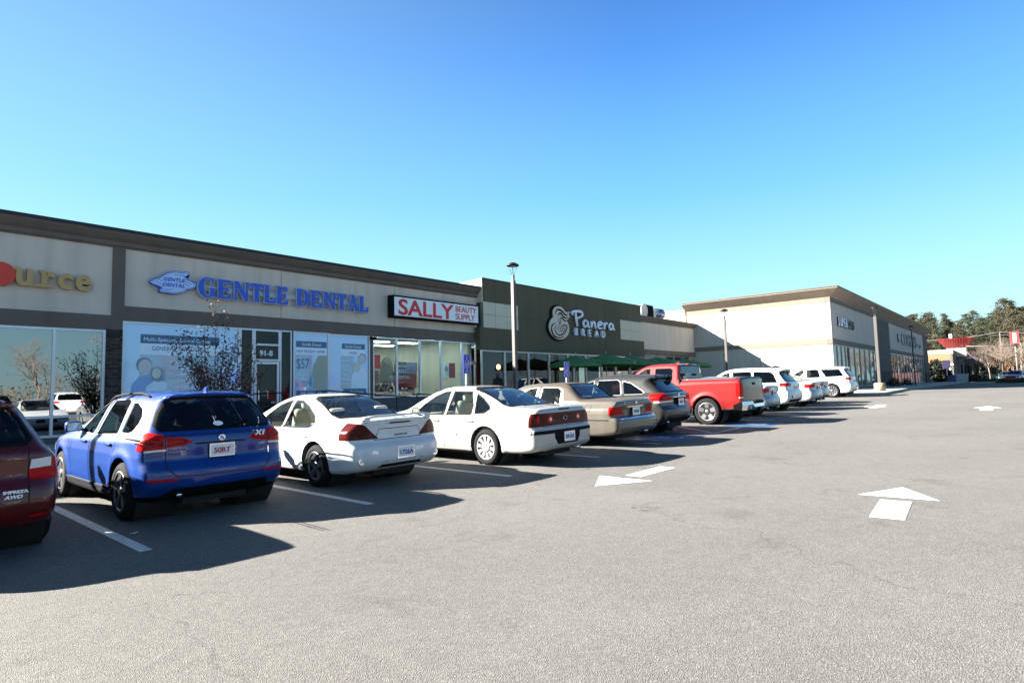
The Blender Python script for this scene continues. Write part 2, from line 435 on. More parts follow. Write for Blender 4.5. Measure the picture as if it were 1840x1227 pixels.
def wheel(root, x, y, r, wd, sx, sp):
    rr = sp.get('rim', 0.215); rm = sp.get('rimmat', ALU); st = sp.get('rimstyle', 'five')
    t = BM()
    h = wd/2
    prof = [(rr-0.005, -h+0.02), (rr+0.012, -h), (r-0.05, -h-0.004), (r-0.018, -h+0.015), (r-0.004, -h+0.035), (r, -h*0.4), (r, h*0.4), (r-0.004, h-0.035), (r-0.018, h-0.015), (r-0.05, h+0.004), (rr+0.012, h), (rr-0.005, h-0.02)]
    lathe(t, prof, 'x', (0, 0, 0), 44)
    w = obj('wheel', t, RUB, root); w.location = (x, y, r)
    b = BM(); o = sx*h
    # dark dish and brake
    lathe(b, [(rr*0.98, o*0.25), (rr*0.98, o*0.35)], 'x', n=28)
    obj('brake_disc', b, UND, w)
    b = BM()
    # outer lip
    prof = [(rr-0.028, o*0.70), (rr-0.022, o*0.93), (rr-0.006, o*0.99), (rr+0.006, o*0.94), (rr+0.006, o*0.6)]
    n = 40; rings = []
    for q, hh in prof: rings.append([b.verts.new((hh, q*math.cos(2*math.pi*k/n), q*math.sin(2*math.pi*k/n))) for k in range(n)])
    for i in range(len(rings)-1):
        for k in range(n):
            f = b.faces.new((rings[i][k], rings[i][(k+1) % n], rings[i+1][(k+1) % n], rings[i+1][k])); f.smooth = True
    ns = {'five': 5, 'cover': 10, 'multi': 10, 'split': 5}[st]
    for k in range(ns):
        a = 2*math.pi*(k+0.25)/ns
        for da in ((-0.13, 0.13) if st == 'split' else (0,)):
            aa = a+da
            wi = {'five': 0.030, 'cover': 0.016, 'multi': 0.013, 'split': 0.014}[st]; wo_ = {'five': 0.052, 'cover': 0.036, 'multi': 0.017, 'split': 0.018}[st]
            if sp.get('bigrim'): wi *= 1.35; wo_ *= 1.35
            pts = []
            ca, sa = math.cos(aa), math.sin(aa)
            def q(rad, tt, hh): return (hh, rad*ca-tt*sa, rad*sa+tt*ca)
            r0, r1 = 0.03, rr-0.015
            A = [b.verts.new(q(r0, -wi, o*0.80)), b.verts.new(q(r0, wi, o*0.80)), b.verts.new(q(r1, wo_, o*0.95)), b.verts.new(q(r1, -wo_, o*0.95))]
            B = [b.verts.new(q(r0, -wi, o*0.45)), b.verts.new(q(r0, wi, o*0.45)), b.verts.new(q(r1, wo_, o*0.60)), b.verts.new(q(r1, -wo_, o*0.60))]
            b.faces.new(A); b.faces.new(B[::-1])
            for i in range(4): b.faces.new((A[i], A[(i+1) % 4], B[(i+1) % 4], B[i]))
    lathe(b, [(0.068, o*0.5), (0.066, o*0.84), (0.045, o*0.93), (0.01, o*0.95)], 'x', n=20)
    if st == 'cover':
        lathe(b, [(rr*0.46, o*0.5), (rr*0.44, o*0.86), (rr*0.3, o*0.93), (0.02, o*0.95)], 'x', n=30)
    bmesh.ops.recalc_face_normals(b, faces=b.faces)
    obj('rim', b, rm, w)
    return w
def rbox(bm, c, s, bev=0.05, rot=None):
    M = Matrix.Translation(c) @ (rot.to_4x4() if rot else Matrix.Identity(4)) @ Matrix.Diagonal((*s, 1))
    r = bmesh.ops.create_cube(bm, size=1.0, matrix=M)
    es = set(e for v in r['verts'] for e in v.link_edges)
    b = bmesh.ops.bevel(bm, geom=list(es), offset=bev, segments=3, affect='EDGES', profile=0.5)
    return bm
def build_car(name, label, sp, loc, group='cars parked nose-in along the storefronts', res=1.0):
    root = thing(name, label, sp.get('cat', 'car'), loc, 0.0, group)
    sh = Shape(sp); bm = sh.mesh(res); L = sh.L; w = sh.w; wr = sp['wr']; body_m = sp['paint']
    axles = (sp['ro'], sp['ro']+sp['wb'])
    # wheel arches
    ra = wr+sp.get('arch', 0.055)
    for yc in axles:
        poly = circ(yc, wr+0.01, ra, 22)
        for sx in (-1, 1):
            fs = cut_region(bm, planes_of('S', poly, sx), lambda c, n, sx=sx: c.x*sx > w*0.45)
            t = take(bm, fs); t.free()
    # lower dark cladding / sill
    if sp.get('clad'):
        for sx in (-1, 1):
            z1 = sp['clad']
            fs = cut_region(bm, planes_of('S', [(-1, -1), (L+1, -1), (L+1, z1), (-1, z1)], sx), lambda c, n, sx=sx: c.x*sx > 0)
            shell('lower_cladding', take(bm, fs), sp.get('cladmat', BLK), root, sh, 0.004)
    else:
        fs = cut_region(bm, [(Vector((0, 0, sp.get('zu', 0.24))), Vector((0, 0, 1)))], lambda c, n: True)
        shell('underbody', take(bm, fs), UND, root, sh, 0)
    # doors with their windows
    for sx in (-1, 1):
        wins = []
        for dpoly in sp['doors']:
            fs = cut_region(bm, planes_of('S', expand(dpoly, 0.010), sx), lambda c, n, sx=sx: c.x*sx > w*0.5)
            dm = take(bm, fs)
            ins = cut_region(dm, planes_of('S', dpoly, sx), lambda c, n: True)
            inner = take(dm, ins)
            dmc = [sum(p[0] for p in dpoly)/len(dpoly)]
            door = None; made = []
            for wi in sp['windows']:
                cy = sum(p[0] for p in wi['p'])/len(wi['p'])
                y0 = min(p[0] for p in dpoly); y1 = max(p[0] for p in dpoly)
                if wi.get('q') or not (y0 < cy < y1): continue
                fs = cut_region(inner, planes_of('S', expand(wi['p'], wi.get('fr', 0.022)), sx), lambda c, n: True)
                fm = take(inner, fs)
                fs = cut_region(fm, planes_of('S', wi['p'], sx), lambda c, n: True)
                gm = take(fm, fs); made.append((fm, gm, wi))
            door = shell('door', inner, body_m, root, sh, 0)
            shell('door_seam', dm, SEAM, door, sh, -0.006)
            for fm, gm, wi in made:
                fo = shell('window_frame', fm, wi.get('fm', BLK), door, sh, 0.002)
                shell('window', gm, wi.get('g', GLF), door, sh, -0.008)
            # handle
            hy = y0+0.12 if sp.get('hr', True) else y1-0.3
            hz = sp.get('hz', 0.85)
            px = np.interp(0, [0, 1], [0, 1])
            # find surface x at handle
            lo, hi = 0.0, 1.5
            for _ in range(20):
                m_ = (lo+hi)/2
                if sh.f(np.array([[m_*sx, hy+0.09, hz]]))[0] < 0: lo = m_
                else: hi = m_
            hb = BM(); rbox(hb, (sx*(lo+0.016), hy+0.09, hz), (0.022, 0.20, 0.032), 0.009)
            obj('handle', hb, sp.get('handlemat', body_m), door, True)
        for wi in sp['windows']:
            cy = sum(p[0] for p in wi['p'])/len(wi['p'])
            if not wi.get('q') and any(min(p[0] for p in d) < cy < max(p[0] for p in d) for d in sp['doors']): continue
            fs = cut_region(bm, planes_of('S', expand(wi['p'], wi.get('fr', 0.022)), sx), lambda c, n, sx=sx: c.x*sx > w*0.5 and abs(n.x) > 0.35)
            fm = take(bm, fs)
            fs = cut_region(fm, planes_of('S', wi['p'], sx), lambda c, n: True)
            gm = take(fm, fs)
            shell('window_frame', fm, wi.get('fm', BLK), root, sh, 0.002)
            shell('window', gm, wi.get('g', GLD), root, sh, -0.008)
    # windscreen, rear window
    for nm, key, cnd in (('rear_window', 'rw', lambda c, n: n.y < -0.12 and c.y < L*0.55), ('windscreen', 'ws', lambda c, n: n.y > 0.12 and c.y > L*0.4)):
        if key not in sp: continue
        half = sp[key]; poly = half+[(-x, z) for x, z in half[::-1]]
        yl = sp.get(key+'y')
        c2 = cnd
        fs = cut_region(bm, planes_of('R', expand(poly, 0.028), 1), c2)
        fm = take(bm, fs)
        fs = cut_region(fm, planes_of('R', poly, 1), lambda c, n: True)
        gm = take(fm, fs)
        shell(nm+'_frame', fm, sp.get(key+'fm', BLK), root, sh, 0.002)
        shell(nm, gm, sp.get(key+'g', GLR if key == 'rw' else GLF), root, sh, -0.006)
    # lamps and trims on both sides
    for lm in sp['lamps']:
        for sx in (lm.get('sides', (-1, 1))):
            pl = planes_of('R', lm['p'], sx)
            if 'y' in lm: pl.append((Vector((0, lm['y'], 0)), Vector((0, 1, 0))))
            if 's' in lm: pl += planes_of('S', lm['s'], sx)
            front = lm.get('front')
            if 'yf' in lm: pl.append((Vector((0, lm['yf'], 0)), Vector((0, -1, 0))))
            cond = (lambda c, n: c.y > L*0.7) if front else (lambda c, n: c.y < L*0.3)
            fs = cut_region(bm, pl, cond)
            if not fs: continue
            t = take(bm, fs)
            if lm.get('seam'):
                pass
            shell(lm['n'], t, lm['m'], root, sh, lm.get('o', 0.004))
    # tailgate / boot lid : framed cut
    if 'gate' in sp:
        half = sp['gate']; poly = half+[(-x, z) for x, z in half[::-1]]
        cnd = lambda c, n: c.y < L*0.4 and (n.y < -0.15 or (c.z > sp.get('gatez', 9)))
        pl = planes_of('R', expand(poly, 0.011), 1); pi = planes_of('R', poly, 1)
        fs = cut_region(bm, pl, cnd); gm = take(bm, fs)
        fs = cut_region(gm, pi, lambda c, n: True)
        tg = shell(sp.get('gatename', 'tailgate'), take(gm, fs), sp.get('gatemat', body_m), root, sh, 0.0)
        shell('tailgate_seam', gm, SEAM, tg, sh, -0.006)
    if 'roofmat' in sp:
        fs = cut_region(bm, [(Vector((0, 0, sp['roofz'])), Vector((0, 0, -1))), (Vector((0, sp['roofy'], 0)), Vector((0, 1, 0)))], lambda c, n: True)
        shell('vinyl_roof', take(bm, fs), sp['roofmat'], root, sh, 0.003)
    shell('body', bm, body_m, root, sh, 0)
    # wheel wells and floor pan
    b = BM()
    for yc in axles:
        for sx in (-1, 1):
            lathe(b, [(ra+0.01, sx*(w*0.42)), (ra+0.01, sx*(w-0.075))], 'x', (0, yc, wr+0.01), 24)
    for f in [f for f in b.faces if len(f.verts) > 10 and abs(f.calc_center_median().x) > w*0.6]: b.faces.remove(f)
    zf = sp.get('zfl', 0.30)
    bx(b, -w*0.42, w*0.42, 0.25, L-0.3, 0.17+sp.get('lift', 0), zf)
    obj('wheel_well', b, UND, root)
    for yc in axles:
        for sx in (-1, 1):
            wheel(root, sx*(w-0.115-sp.get('inset', 0)), yc, wr, sp.get('tw', 0.205), sx, sp)
    # interior
    im = sp.get('int', DARKI); b = BM()
    ys = sp.get('seat', L*0.54); zf = sp.get('cabz', 0.30)
    bx(b, -w*0.84, w*0.84, sp.get('cab0', 1.5), sp.get('cab1', L-1.4), zf, zf+0.05)
    for sx in (-1, 1):
        x = sx*0.37
        rbox(b, (x, ys+0.15, zf+0.22), (0.5, 0.55, 0.20), 0.06)
        rbox(b, (x, ys-0.20, zf+0.56), (0.48, 0.16, 0.62), 0.06, Matrix.Rotation(R(16), 3, 'X'))
        rbox(b, (x, ys-0.32, zf+0.93), (0.26, 0.11, 0.17), 0.045)
    if not sp.get('single'):
        rbox(b, (0, ys-0.85, zf+0.20), (1.25, 0.5, 0.20), 0.06)
        rbox(b, (0, ys-1.15, zf+0.50), (1.25, 0.18, 0.55), 0.06, Matrix.Rotation(R(20), 3, 'X'))
        for x in (-0.42, 0.42): rbox(b, (x, ys-1.25, zf+0.80), (0.26, 0.10, 0.14), 0.04)
    obj('seats', b, im, root, True)
    b = BM(); c0 = sp.get('cab0', 1.5); c1 = sp.get('cab1', L-1.4); zbm = (sp['belt'][0]+sp['belt'][1])/2
    for sx in (-1, 1): bx(b, sx*w*.80, sx*w*.83, c0, c1-.2, zf, zbm-.06)
    if not sp.get('single'): bx(b, -w*.70, w*.70, c0-.25, c0+.25, sp['belt'][0]-.02, sp['belt'][0]+.01)
    obj('door_lining', b, im, root)
    b = BM(); rbox(b, (0, ys+0.98, zf+0.45), (1.36, 0.42, 0.30), 0.08)
    obj('dashboard', b, im if im is BEIGE else DARKI, root, True)
    b = BM(); tr = []
    for k in range(25):
        a = 2*math.pi*k/24; tr.append((-0.37+0.18*math.cos(a), ys+0.66+0.06*math.sin(a), zf+0.58+0.165*math.sin(a)))
    tube(b, tr, 0.016, 6, cap=False); obj('steering_wheel', b, DARKI, root)
    # mirrors
    my, mz = sp['mirror']
    for sx in (-1, 1):
        lo = 0; hi = 1.5
        for _ in range(20):
            m_ = (lo+hi)/2
            if sh.f(np.array([[m_*sx, my, mz-0.03]]))[0] < 0: lo = m_
            else: hi = m_
        b = BM(); rbox(b, (sx*(lo+0.13), my, mz+0.02), (0.20, 0.12, 0.14), 0.045)
        bx(b, sx*(lo-0.01), sx*(lo+0.07), my-0.02, my+0.05, mz-0.05, mz-0.01)
        mo = obj('wing_mirror', b, sp.get('mirrormat', body_m), root, True)
        b = BM(); rbox(b, (sx*(lo+0.13), my-0.058, mz+0.02), (0.165, 0.008, 0.105), 0.003); obj('mirror_glass', b, CHR, mo)
    # licence plate
    if 'plate' in sp:
        px, py, pz, txt, ptm = sp['plate']; ps = sp.get('ps', 1.0); py = min(py, surf_y(sh, px, pz)-.006)
        b = BM(); rbox(b, (px, py, pz), (0.305*ps, 0.012, 0.155*ps), 0.004); p = obj('licence_plate', b, PLATE, root)
        text_obj('plate_number', txt, 0.098*ps, ptm, p, (px, py-0.009, pz-0.038*ps), depth=0.004, align='CENTER', bold=0.002)
        b = BM()
        for dx, dz, sx_, sz_ in ((0, 0.081, 0.325, 0.012), (0, -0.081, 0.325, 0.012), (0.158, 0, 0.012, 0.15), (-0.158, 0, 0.012, 0.15)):
            bx(b, px+(dx-sx_/2)*ps, px+(dx+sx_/2)*ps, py-0.008, py+0.008, pz+(dz-sz_/2)*ps, pz+(dz+sz_/2)*ps)
        obj('plate_frame', b, sp.get('pf', CHR), p)
    for ex in sp.get('extra', []): ex(root, sh, sp)
    root.rotation_euler = (0, -SL if loc[0] > 5 else 0, 0)
    return root
# ---- small add-ons used by the car specs
def surf_y(sh, x, z):
    """rear surface y at (x,z)"""
    lo, hi = -0.5, sh.L*0.45
    ys = np.linspace(-0.3, 2.2, 400); P = np.column_stack([np.full(400, x), ys, np.full(400, z)])
    f = sh.f(P); i = np.argmax(f < 0)
    return ys[i]
def surf_z(sh, x, y):
    zs = np.linspace(2.3, 0.5, 500); P = np.column_stack([np.full(500, x), np.full(500, y), zs])
    return zs[np.argmax(sh.f(P) < 0)]
def badge(txt, x, z, size, m=CHR, shear=0.0, bold=0.002, al='LEFT', sx=1.0):
    def fn(root, sh, sp):
        text_obj('badge', txt, size, m, root, (x, surf_y(sh, x, z)-0.006, z), depth=0.008, bold=bold, shear=shear, align=al, sx=sx)
    return fn
def roundel(x, z, r, style='quad'):
    def fn(root, sh, sp):
        y = surf_y(sh, x, z)-0.012
        b = BM(); lathe(b, [(r, 0.012), (r, 0.0), (r*0.8, -0.002)], 'y', (x, y, z), 24); o = obj('emblem', b, CHR if style != 'blk' else BLK, root)
        if style == 'quad':
            for k, m in enumerate((mat('emblem white', (0.75, 0.75, 0.75)), mat('emblem blue', (0.02, 0.12, 0.5)))*2):
                b = BM(); a = k*math.pi/2
                prism(b, [(x, z)]+circ(x, z, r*0.62, 6, a, a+math.pi/2), 'y', y-0.002, y-0.006); obj('emblem_quarter', b, m, o)
        elif style == 'V':
            b = BM(); tube(b, [(x-r*0.5, y-0.004, z+r*0.5), (x, y-0.006, z-r*0.6), (x+r*0.5, y-0.004, z+r*0.5)], 0.006, 6); obj('emblem_mark', b, BLK, o)
        elif style == 'oval':
            b = BM(); tube(b, [(x+r*1.3*math.cos(a), y-0.004, z+r*0.8*math.sin(a)) for a in np.linspace(0, 6.28, 24)], 0.005, 6); obj('emblem_ring', b, CHR, o)
    return fn
def roof_rails(x, y0, y1, m, h=0.045):
    def fn(root, sh, sp):
        for sx in (-1, 1):
            pts = []
            for t in np.linspace(0, 1, 12):
                y = y0+(y1-y0)*t; z = surf_z(sh, x*sx, y)
                e = min(1, min(t, 1-t)*7)
                pts.append((x*sx, y, z-0.005+h*e))
            b = BM(); tube(b, pts, 0.014, 8); obj('roof_rail', b, m, root, True)
    return fn
def fin(y, m):
    def fn(root, sh, sp):
        z = surf_z(sh, 0, y); b = BM()
        prism(b, [(y-0.08, z-0.01), (y+0.09, z-0.01), (y+0.02, z+0.02), (y-0.06, z+0.055), (y-0.085, z+0.05)], 'x', -0.018, 0.018); obj('aerial_fin', b, m, root)
    return fn
def strip_side(y0, y1, z0, z1, h, m, name='side_moulding', off=0.012):
    def fn(root, sh, sp):
        for sx in (-1, 1):
            b = BM(); A = []; 
            for t in np.linspace(0, 1, 14):
                y = y0+(y1-y0)*t; z = z0+(z1-z0)*t
                row = []
                for dz in (-h/2, -h*0.3, h*0.3, h/2):
                    lo, hi = 0, 1.5
                    for _ in range(18):
                        q = (lo+hi)/2
                        if sh.f(np.array([[q*sx, y, z+dz]]))[0] < 0: lo = q
                        else: hi = q
                    e = off if abs(dz) < h*0.4 else 0.0
                    row.append(b.verts.new((sx*(lo+e), y, z+dz)))
                A.append(row)
            for i in range(13):
                for j in range(3): b.faces.new((A[i][j], A[i][j+1], A[i+1][j+1], A[i+1][j]))
            bmesh.ops.recalc_face_normals(b, faces=b.faces)
            obj(name, b, m, root)
    return fn
def strip_rear(x0, x1, z, h, m, name, off=0.012):
    def fn(root, sh, sp):
        b = BM(); A = []; N = max(3, int((x1-x0)/0.08))
        for t in np.linspace(0, 1, N+1):
            x = x0+(x1-x0)*t
            y = [surf_y(sh, x, z+d) for d in (-h/2, -h*0.35, h*0.35, h/2)]
            A.append([b.verts.new((x, y[0], z-h/2)), b.verts.new((x, y[1]-off, z-h*0.35)), b.verts.new((x, y[2]-off, z+h*0.35)), b.verts.new((x, y[3], z+h/2))])
        for i in range(N):
            for j in range(3): b.faces.new((A[i][j], A[i+1][j], A[i+1][j+1], A[i][j+1]))
        b.faces.new(A[0]); b.faces.new(A[-1][::-1])
        obj(name, b, m, root)
    return fn
def disc_rear(x, z, r, m, name, off=0.006, ring=None):
    def fn(root, sh, sp):
        for sx in (-1, 1):
            y = surf_y(sh, x*sx, z)
            b = BM(); lathe(b, [(r, 0.03), (r, -off), (r*0.9, -off-0.003)], 'y', (x*sx, y, z), 26); o = obj(name, b, m, root)
            if ring:
                b = BM(); lathe(b, [(r*0.45, -off), (r*0.4, -off-0.008)], 'y', (x*sx, y, z), 20); obj('lens_centre', b, ring, o)
    return fn
def wiper(x, z, l, ang):
    def fn(root, sh, sp):
        x2 = x+l*math.cos(ang); z2 = z+l*math.sin(ang)
        pts = [(x+(x2-x)*t, surf_y(sh, x+(x2-x)*t, z+(z2-z)*t)-0.02, z+(z2-z)*t) for t in np.linspace(0, 1, 8)]
        b = BM(); tube(b, pts, 0.009, 6); obj('rear_wiper', b, BLK, root)
    return fn
def pipe(x, y, z, r=0.03):
    def fn(root, sh, sp):
        b = BM(); tube(b, [(x, y, z), (x, y+0.3, z)], r, 12); obj('exhaust_pipe', b, CHR, root)
    return fn

def fuel_door(sx, y, z, rnd=False):
    def fn(root, sh, sp):
        b = BM(); pts = []; w2 = .085
        if rnd: uv = [(w2*math.cos(a), w2*math.sin(a)) for a in np.linspace(0, 2*math.pi, 25)]
        else: uv = [(-w2, -w2+.02), (-w2+.02, -w2), (0, -w2), (w2-.02, -w2), (w2, -w2+.02), (w2, 0), (w2, w2-.02), (w2-.02, w2), (0, w2), (-w2+.02, w2), (-w2, w2-.02), (-w2, 0), (-w2, -w2+.02)]
        for du, dv in uv:
            lo, hi = 0, 1.5
            for _ in range(18):
                q = (lo+hi)/2
                if sh.f(np.array([[q*sx, y+du, z+dv]]))[0] < 0: lo = q
                else: hi = q
            pts.append((sx*lo, y+du, z+dv))
        tube(b, pts, .005, 5, cap=False); obj('fuel_door_seam', b, SEAM, root)
    return fn

def sticker(x, z, rx, rz):
    def fn(root, sh, sp):
        b = BM(); vs = [b.verts.new((x+rx*math.cos(a), surf_y(sh, x+rx*math.cos(a), z+rz*math.sin(a))-.004, z+rz*math.sin(a))) for a in np.linspace(0, 2*math.pi, 19)[:-1]]
        b.faces.new(vs); obj('window_sticker', b, LWHT, root)
    return fn
# ------------------------------------------------------------------ the cars' shapes, tail at y=0, nose towards +y
blue = paint('metallic blue paint', (0.0005, 0.032, 0.19), metal=0.0, rough=0.28)
white = paint('white car paint', (0.55, 0.56, 0.57), rough=0.4)
white2 = paint('bright white car paint', (0.60, 0.61, 0.62), rough=0.38)
offw = paint('off-white car paint', (0.34, 0.335, 0.315), rough=0.4)
gold = paint('champagne car paint', (0.090, 0.080, 0.066), metal=0.1, rough=0.32)
greyp = paint('warm grey metallic paint', (0.021, 0.020, 0.019), metal=0.0, rough=0.30)
redp = paint('bright red truck paint', (0.16, 0.006, 0.006), rough=0.33)
maroon = paint('maroon metallic paint', (0.085, 0.004, 0.004), metal=0.1, rough=0.28)
silv = paint('silver blue paint', (0.20, 0.25, 0.30), metal=0.3, rough=0.3)
silv2 = paint('pale silver paint', (0.29, 0.31, 0.33), metal=0.4, rough=0.3)
vinyl = mat('tan vinyl roof', (0.045, 0.034, 0.026), rough=0.8, bump=0.3, bscale=120)
LWHT = mat('badge white', (0.8, 0.8, 0.8), rough=0.3)
COVER = mat('white silver wheel cover', (0.30, 0.30, 0.30), rough=0.35, metal=0.3)
SILVER_FR = mat('bright window surround', (0.35, 0.35, 0.34), rough=0.3, metal=0.5)

def lamp_lines(root, sh, sp):
    for sx in (-1, 1):
        for pts in ([(.64,.86),(.64,.92),(.70,.945),(.86,.945)],[(.64,.885),(.74,.90),(.86,.905)],[(.585,.87),(.48,.885),(.38,.905)],[(.585,.93),(.48,.93),(.38,.92)]):
            b = BM(); c = catmull(pts, 4); tube(b, [(x*sx, surf_y(sh, x*sx, z)-.005, z) for x, z in c], .006, 5); obj('lamp_line', b, REDD, root)
X1 = dict(ps=.90, L=4.46, w=1.77, ro=0.79, wb=2.76, wr=0.335, rim=0.232, rimstyle='split', tw=0.22, paint=blue, belt=(1.0, 0.93), kr=0.22, tumble=0.31, shoulder=0.05, zc=0.68, ya=0.6,
    cat='car', crown=0.05, clad=0.30,
    sil=[(.30,.22),(.12,.30),(.02,.40),(0,.48),(0,.58),(.05,.66),(.08,.70),(.085,.84),(.10,.98),(.16,1.03),(.24,1.14),(.40,1.38),(.40,1.42),(.34,1.445),(.36,1.465),(.8,1.495),(1.4,1.518),(1.9,1.518),(2.35,1.48),(2.62,1.42),(3.0,1.19),(3.28,1.03),(3.7,.97),(4.1,.89),(4.36,.77),(4.45,.6),(4.46,.4),(4.38,.24),(4.1,.19),(.8,.19)],
    doors=[[(3.12,.34),(3.20,.60),(3.12,.955),(2.60,1.42),(2.3,1.47),(2.29,.34)], [(2.27,.34),(2.28,1.47),(1.5,1.49),(1.36,1.30),(1.28,.98),(1.24,.74),(1.30,.52),(1.42,.34)]],
    windows=[dict(p=[(3.02,.975),(2.66,1.285),(2.46,1.375),(2.38,1.39),(2.36,.965)], fm=SILVER_FR, fr=.015), dict(p=[(2.22,.965),(2.22,1.395),(1.62,1.405),(1.52,1.36),(1.40,.99)], fm=SILVER_FR, fr=.015),
             dict(p=[(1.29,1.01),(1.40,1.36),(1.25,1.36),(.98,1.29),(.87,1.20),(.86,1.12),(.93,1.03),(1.02,1.005)], fm=SILVER_FR, fr=.015, g=GLF)],
    rw=[(.64,1.055),(.68,1.10),(.62,1.24),(.52,1.37),(.45,1.395)], ws=[(.66,1.04),(.68,1.08),(.55,1.36),(.48,1.40)],
    gate=[(.50,.52),(.60,.62),(.60,.97),(.70,1.02),(.72,1.08)][:3], gatez=9, hz=0.865, int=DARKI, mirror=(2.92, 1.03), mirrormat=blue,
    lamps=[dict(n='taillight', p=[(.615,.835),(1.0,.81),(1.0,.96),(.90,1.015),(.74,1.025),(.615,.99)], y=.33, m=REDL), dict(n='taillight', p=[(.32,.90),(.42,.865),(.595,.845),(.595,.965),(.42,.955)], m=REDL),
           dict(n='lamp_reversing_strip', p=[(.60,.812),(.80,.800),(.80,.830),(.60,.832)], y=.3, m=CLRL),
           dict(n='bumper_reflector', p=[(.50,.475),(.78,.475),(.80,.505),(.50,.50)], y=.3, m=REDL),
           dict(n='brake_light', p=[(-.2,1.405),(.2,1.405),(.2,1.43),(-.2,1.43)], m=REDD, sides=(1,)),
           dict(n='bumper_insert', p=[(-.62,.30),(.62,.30),(.55,.385),(-.55,.385)], m=BLK, sides=(1,)),
           dict(n='headlight', p=[(.45,.66),(.95,.66),(.95,.82),(.5,.80)], yf=4.0, m=HEADL, front=1), dict(n='grille', p=[(.06,.60),(.36,.60),(.33,.76),(.06,.76)], m=BLK, front=1)],
    plate=(-.01, .055, .785, '50RT', PLTX),
    extra=[badge('X1', .42, .925, .085, LWHT, shear=0.2, bold=.004, sx=1.25), roundel(.0, .925, .042), roof_rails(.55, .8, 2.5, BLK), fin(.62, blue), wiper(0, 1.03, .42, 0.25), pipe(-.45, .12, .30), lamp_lines, sticker(.0, 1.095, .06, .028),
           strip_rear(-.30, .30, .875, .02, BLK, 'handle_recess', .006), strip_side(1.2, 3.2, .33, .33, .05, BLK, 'sill_strip')])

GA = dict(L=4.73, w=1.76, ro=1.06, wb=2.72, wr=0.318, rim=0.212, rimstyle='five', tw=0.21, paint=white, belt=(.93, .85), kr=0.15, tumble=0.42, shoulder=0.07, crown=0.05, zu=0.22, rimmat=mat('dull grey alloy', (0.18, 0.19, 0.20), rough=0.3, metal=0.85),
    sil=[(.45,.20),(.14,.26),(.02,.36),(0,.46),(.01,.60),(.07,.665),(.09,.69),(.10,.80),(.09,.925),(.06,.985),(.12,1.005),(.4,1.01),(.75,1.005),(.98,1.02),(1.3,1.16),(1.62,1.31),(1.9,1.38),(2.25,1.405),(2.65,1.39),(2.95,1.33),(3.3,1.15),(3.65,.95),(4.1,.84),(4.5,.72),(4.68,.58),(4.73,.42),(4.66,.26),(4.3,.18),(.8,.18)],
    doors=[[(3.32,.30),(3.42,.60),(3.40,.87),(2.92,1.25),(2.58,1.335),(2.36,1.345),(2.34,.30)], [(2.32,.30),(2.34,1.345),(2.0,1.33),(1.62,1.22),(1.32,1.0),(1.32,.80),(1.42,.60),(1.62,.40),(1.78,.30)]],
    windows=[dict(p=[(3.28,.895),(3.02,1.09),(2.80,1.215),(2.60,1.275),(2.46,1.29),(2.40,.895)]), dict(p=[(2.33,.895),(2.39,1.29),(2.12,1.28),(1.84,1.20),(1.50,1.045),(1.43,.965),(1.46,.91),(1.54,.895)])],
    rw=[(.60,1.045),(.62,1.075),(.52,1.30),(.44,1.335)], ws=[(.64,.965),(.66,1.0),(.52,1.30),(.44,1.34)], rwg=GLR,
    gate=[(.44,.715),(.36,.86),(.30,.90)][:2], hz=.76, int=BEIGE, mirror=(3.12, .93), mirrormat=white,
    lamps=[dict(n='taillight', p=[(.38,.725),(1.0,.725),(1.0,.91),(.92,.955),(.74,.975),(.60,.93)], y=.42, m=REDD), dict(n='bumper_vent', p=[(-.42,.30),(.42,.30),(.36,.345),(-.36,.345)], m=BLK, sides=(1,)),
           dict(n='brake_light', p=[(-.2,.935),(.2,.935),(.19,.955),(-.19,.955)], m=REDD, sides=(1,), o=.006),
           dict(n='headlight', p=[(.40,.55),(.95,.55),(.95,.68),(.5,.68)], yf=4.2, m=HEADL, front=1), dict(n='grille', p=[(.06,.46),(.36,.46),(.33,.58),(.06,.58)], m=BLK, front=1)],
    plate=(.05, .0, .50, '1726A', PLTB),
    extra=[badge('GRAND AM', -.10, .745, .040, mat('grey lettering', (.15, .15, .15)), bold=.001, sx=1.2), disc_rear(.70, .42, .055, CHR, 'fog_lamp', .004, CLRL),
           strip_rear(-.42, .42, .385, .012, SEAM, 'plate_surround', .002), strip_side(1.75, 3.4, .50, .50, .03, white, 'side_moulding', .01)])
def ga_spoiler(root, sh, sp):
    b = BM(); A = []
    for t in np.linspace(-1, 1, 25):
        x = t*.66; h = .062*(1-abs(t)**8)+.0; y0 = .045+.05*abs(t)**3
        A.append([(x, y0, 1.0+h*.7), (x, y0+.03, 1.012+h), (x, y0+.15, 1.008+h*.9), (x, y0+.16, .998+h*.6)])
    V = [[b.verts.new(p) for p in r] for r in A]
    for i in range(24):
        for j in range(4): f = b.faces.new((V[i][j], V[i+1][j], V[i+1][(j+1) % 4], V[i][(j+1) % 4])); f.smooth = True
    b.faces.new(V[0]); b.faces.new(V[-1]); bmesh.ops.recalc_face_normals(b, faces=b.faces)
    for sx in (-1, 1): bx(b, sx*.58-.05, sx*.58+.05, .09, .17, .97, 1.05, .01)
    obj('spoiler', b, sp['paint'], root, True)
GA['extra'].append(ga_spoiler)

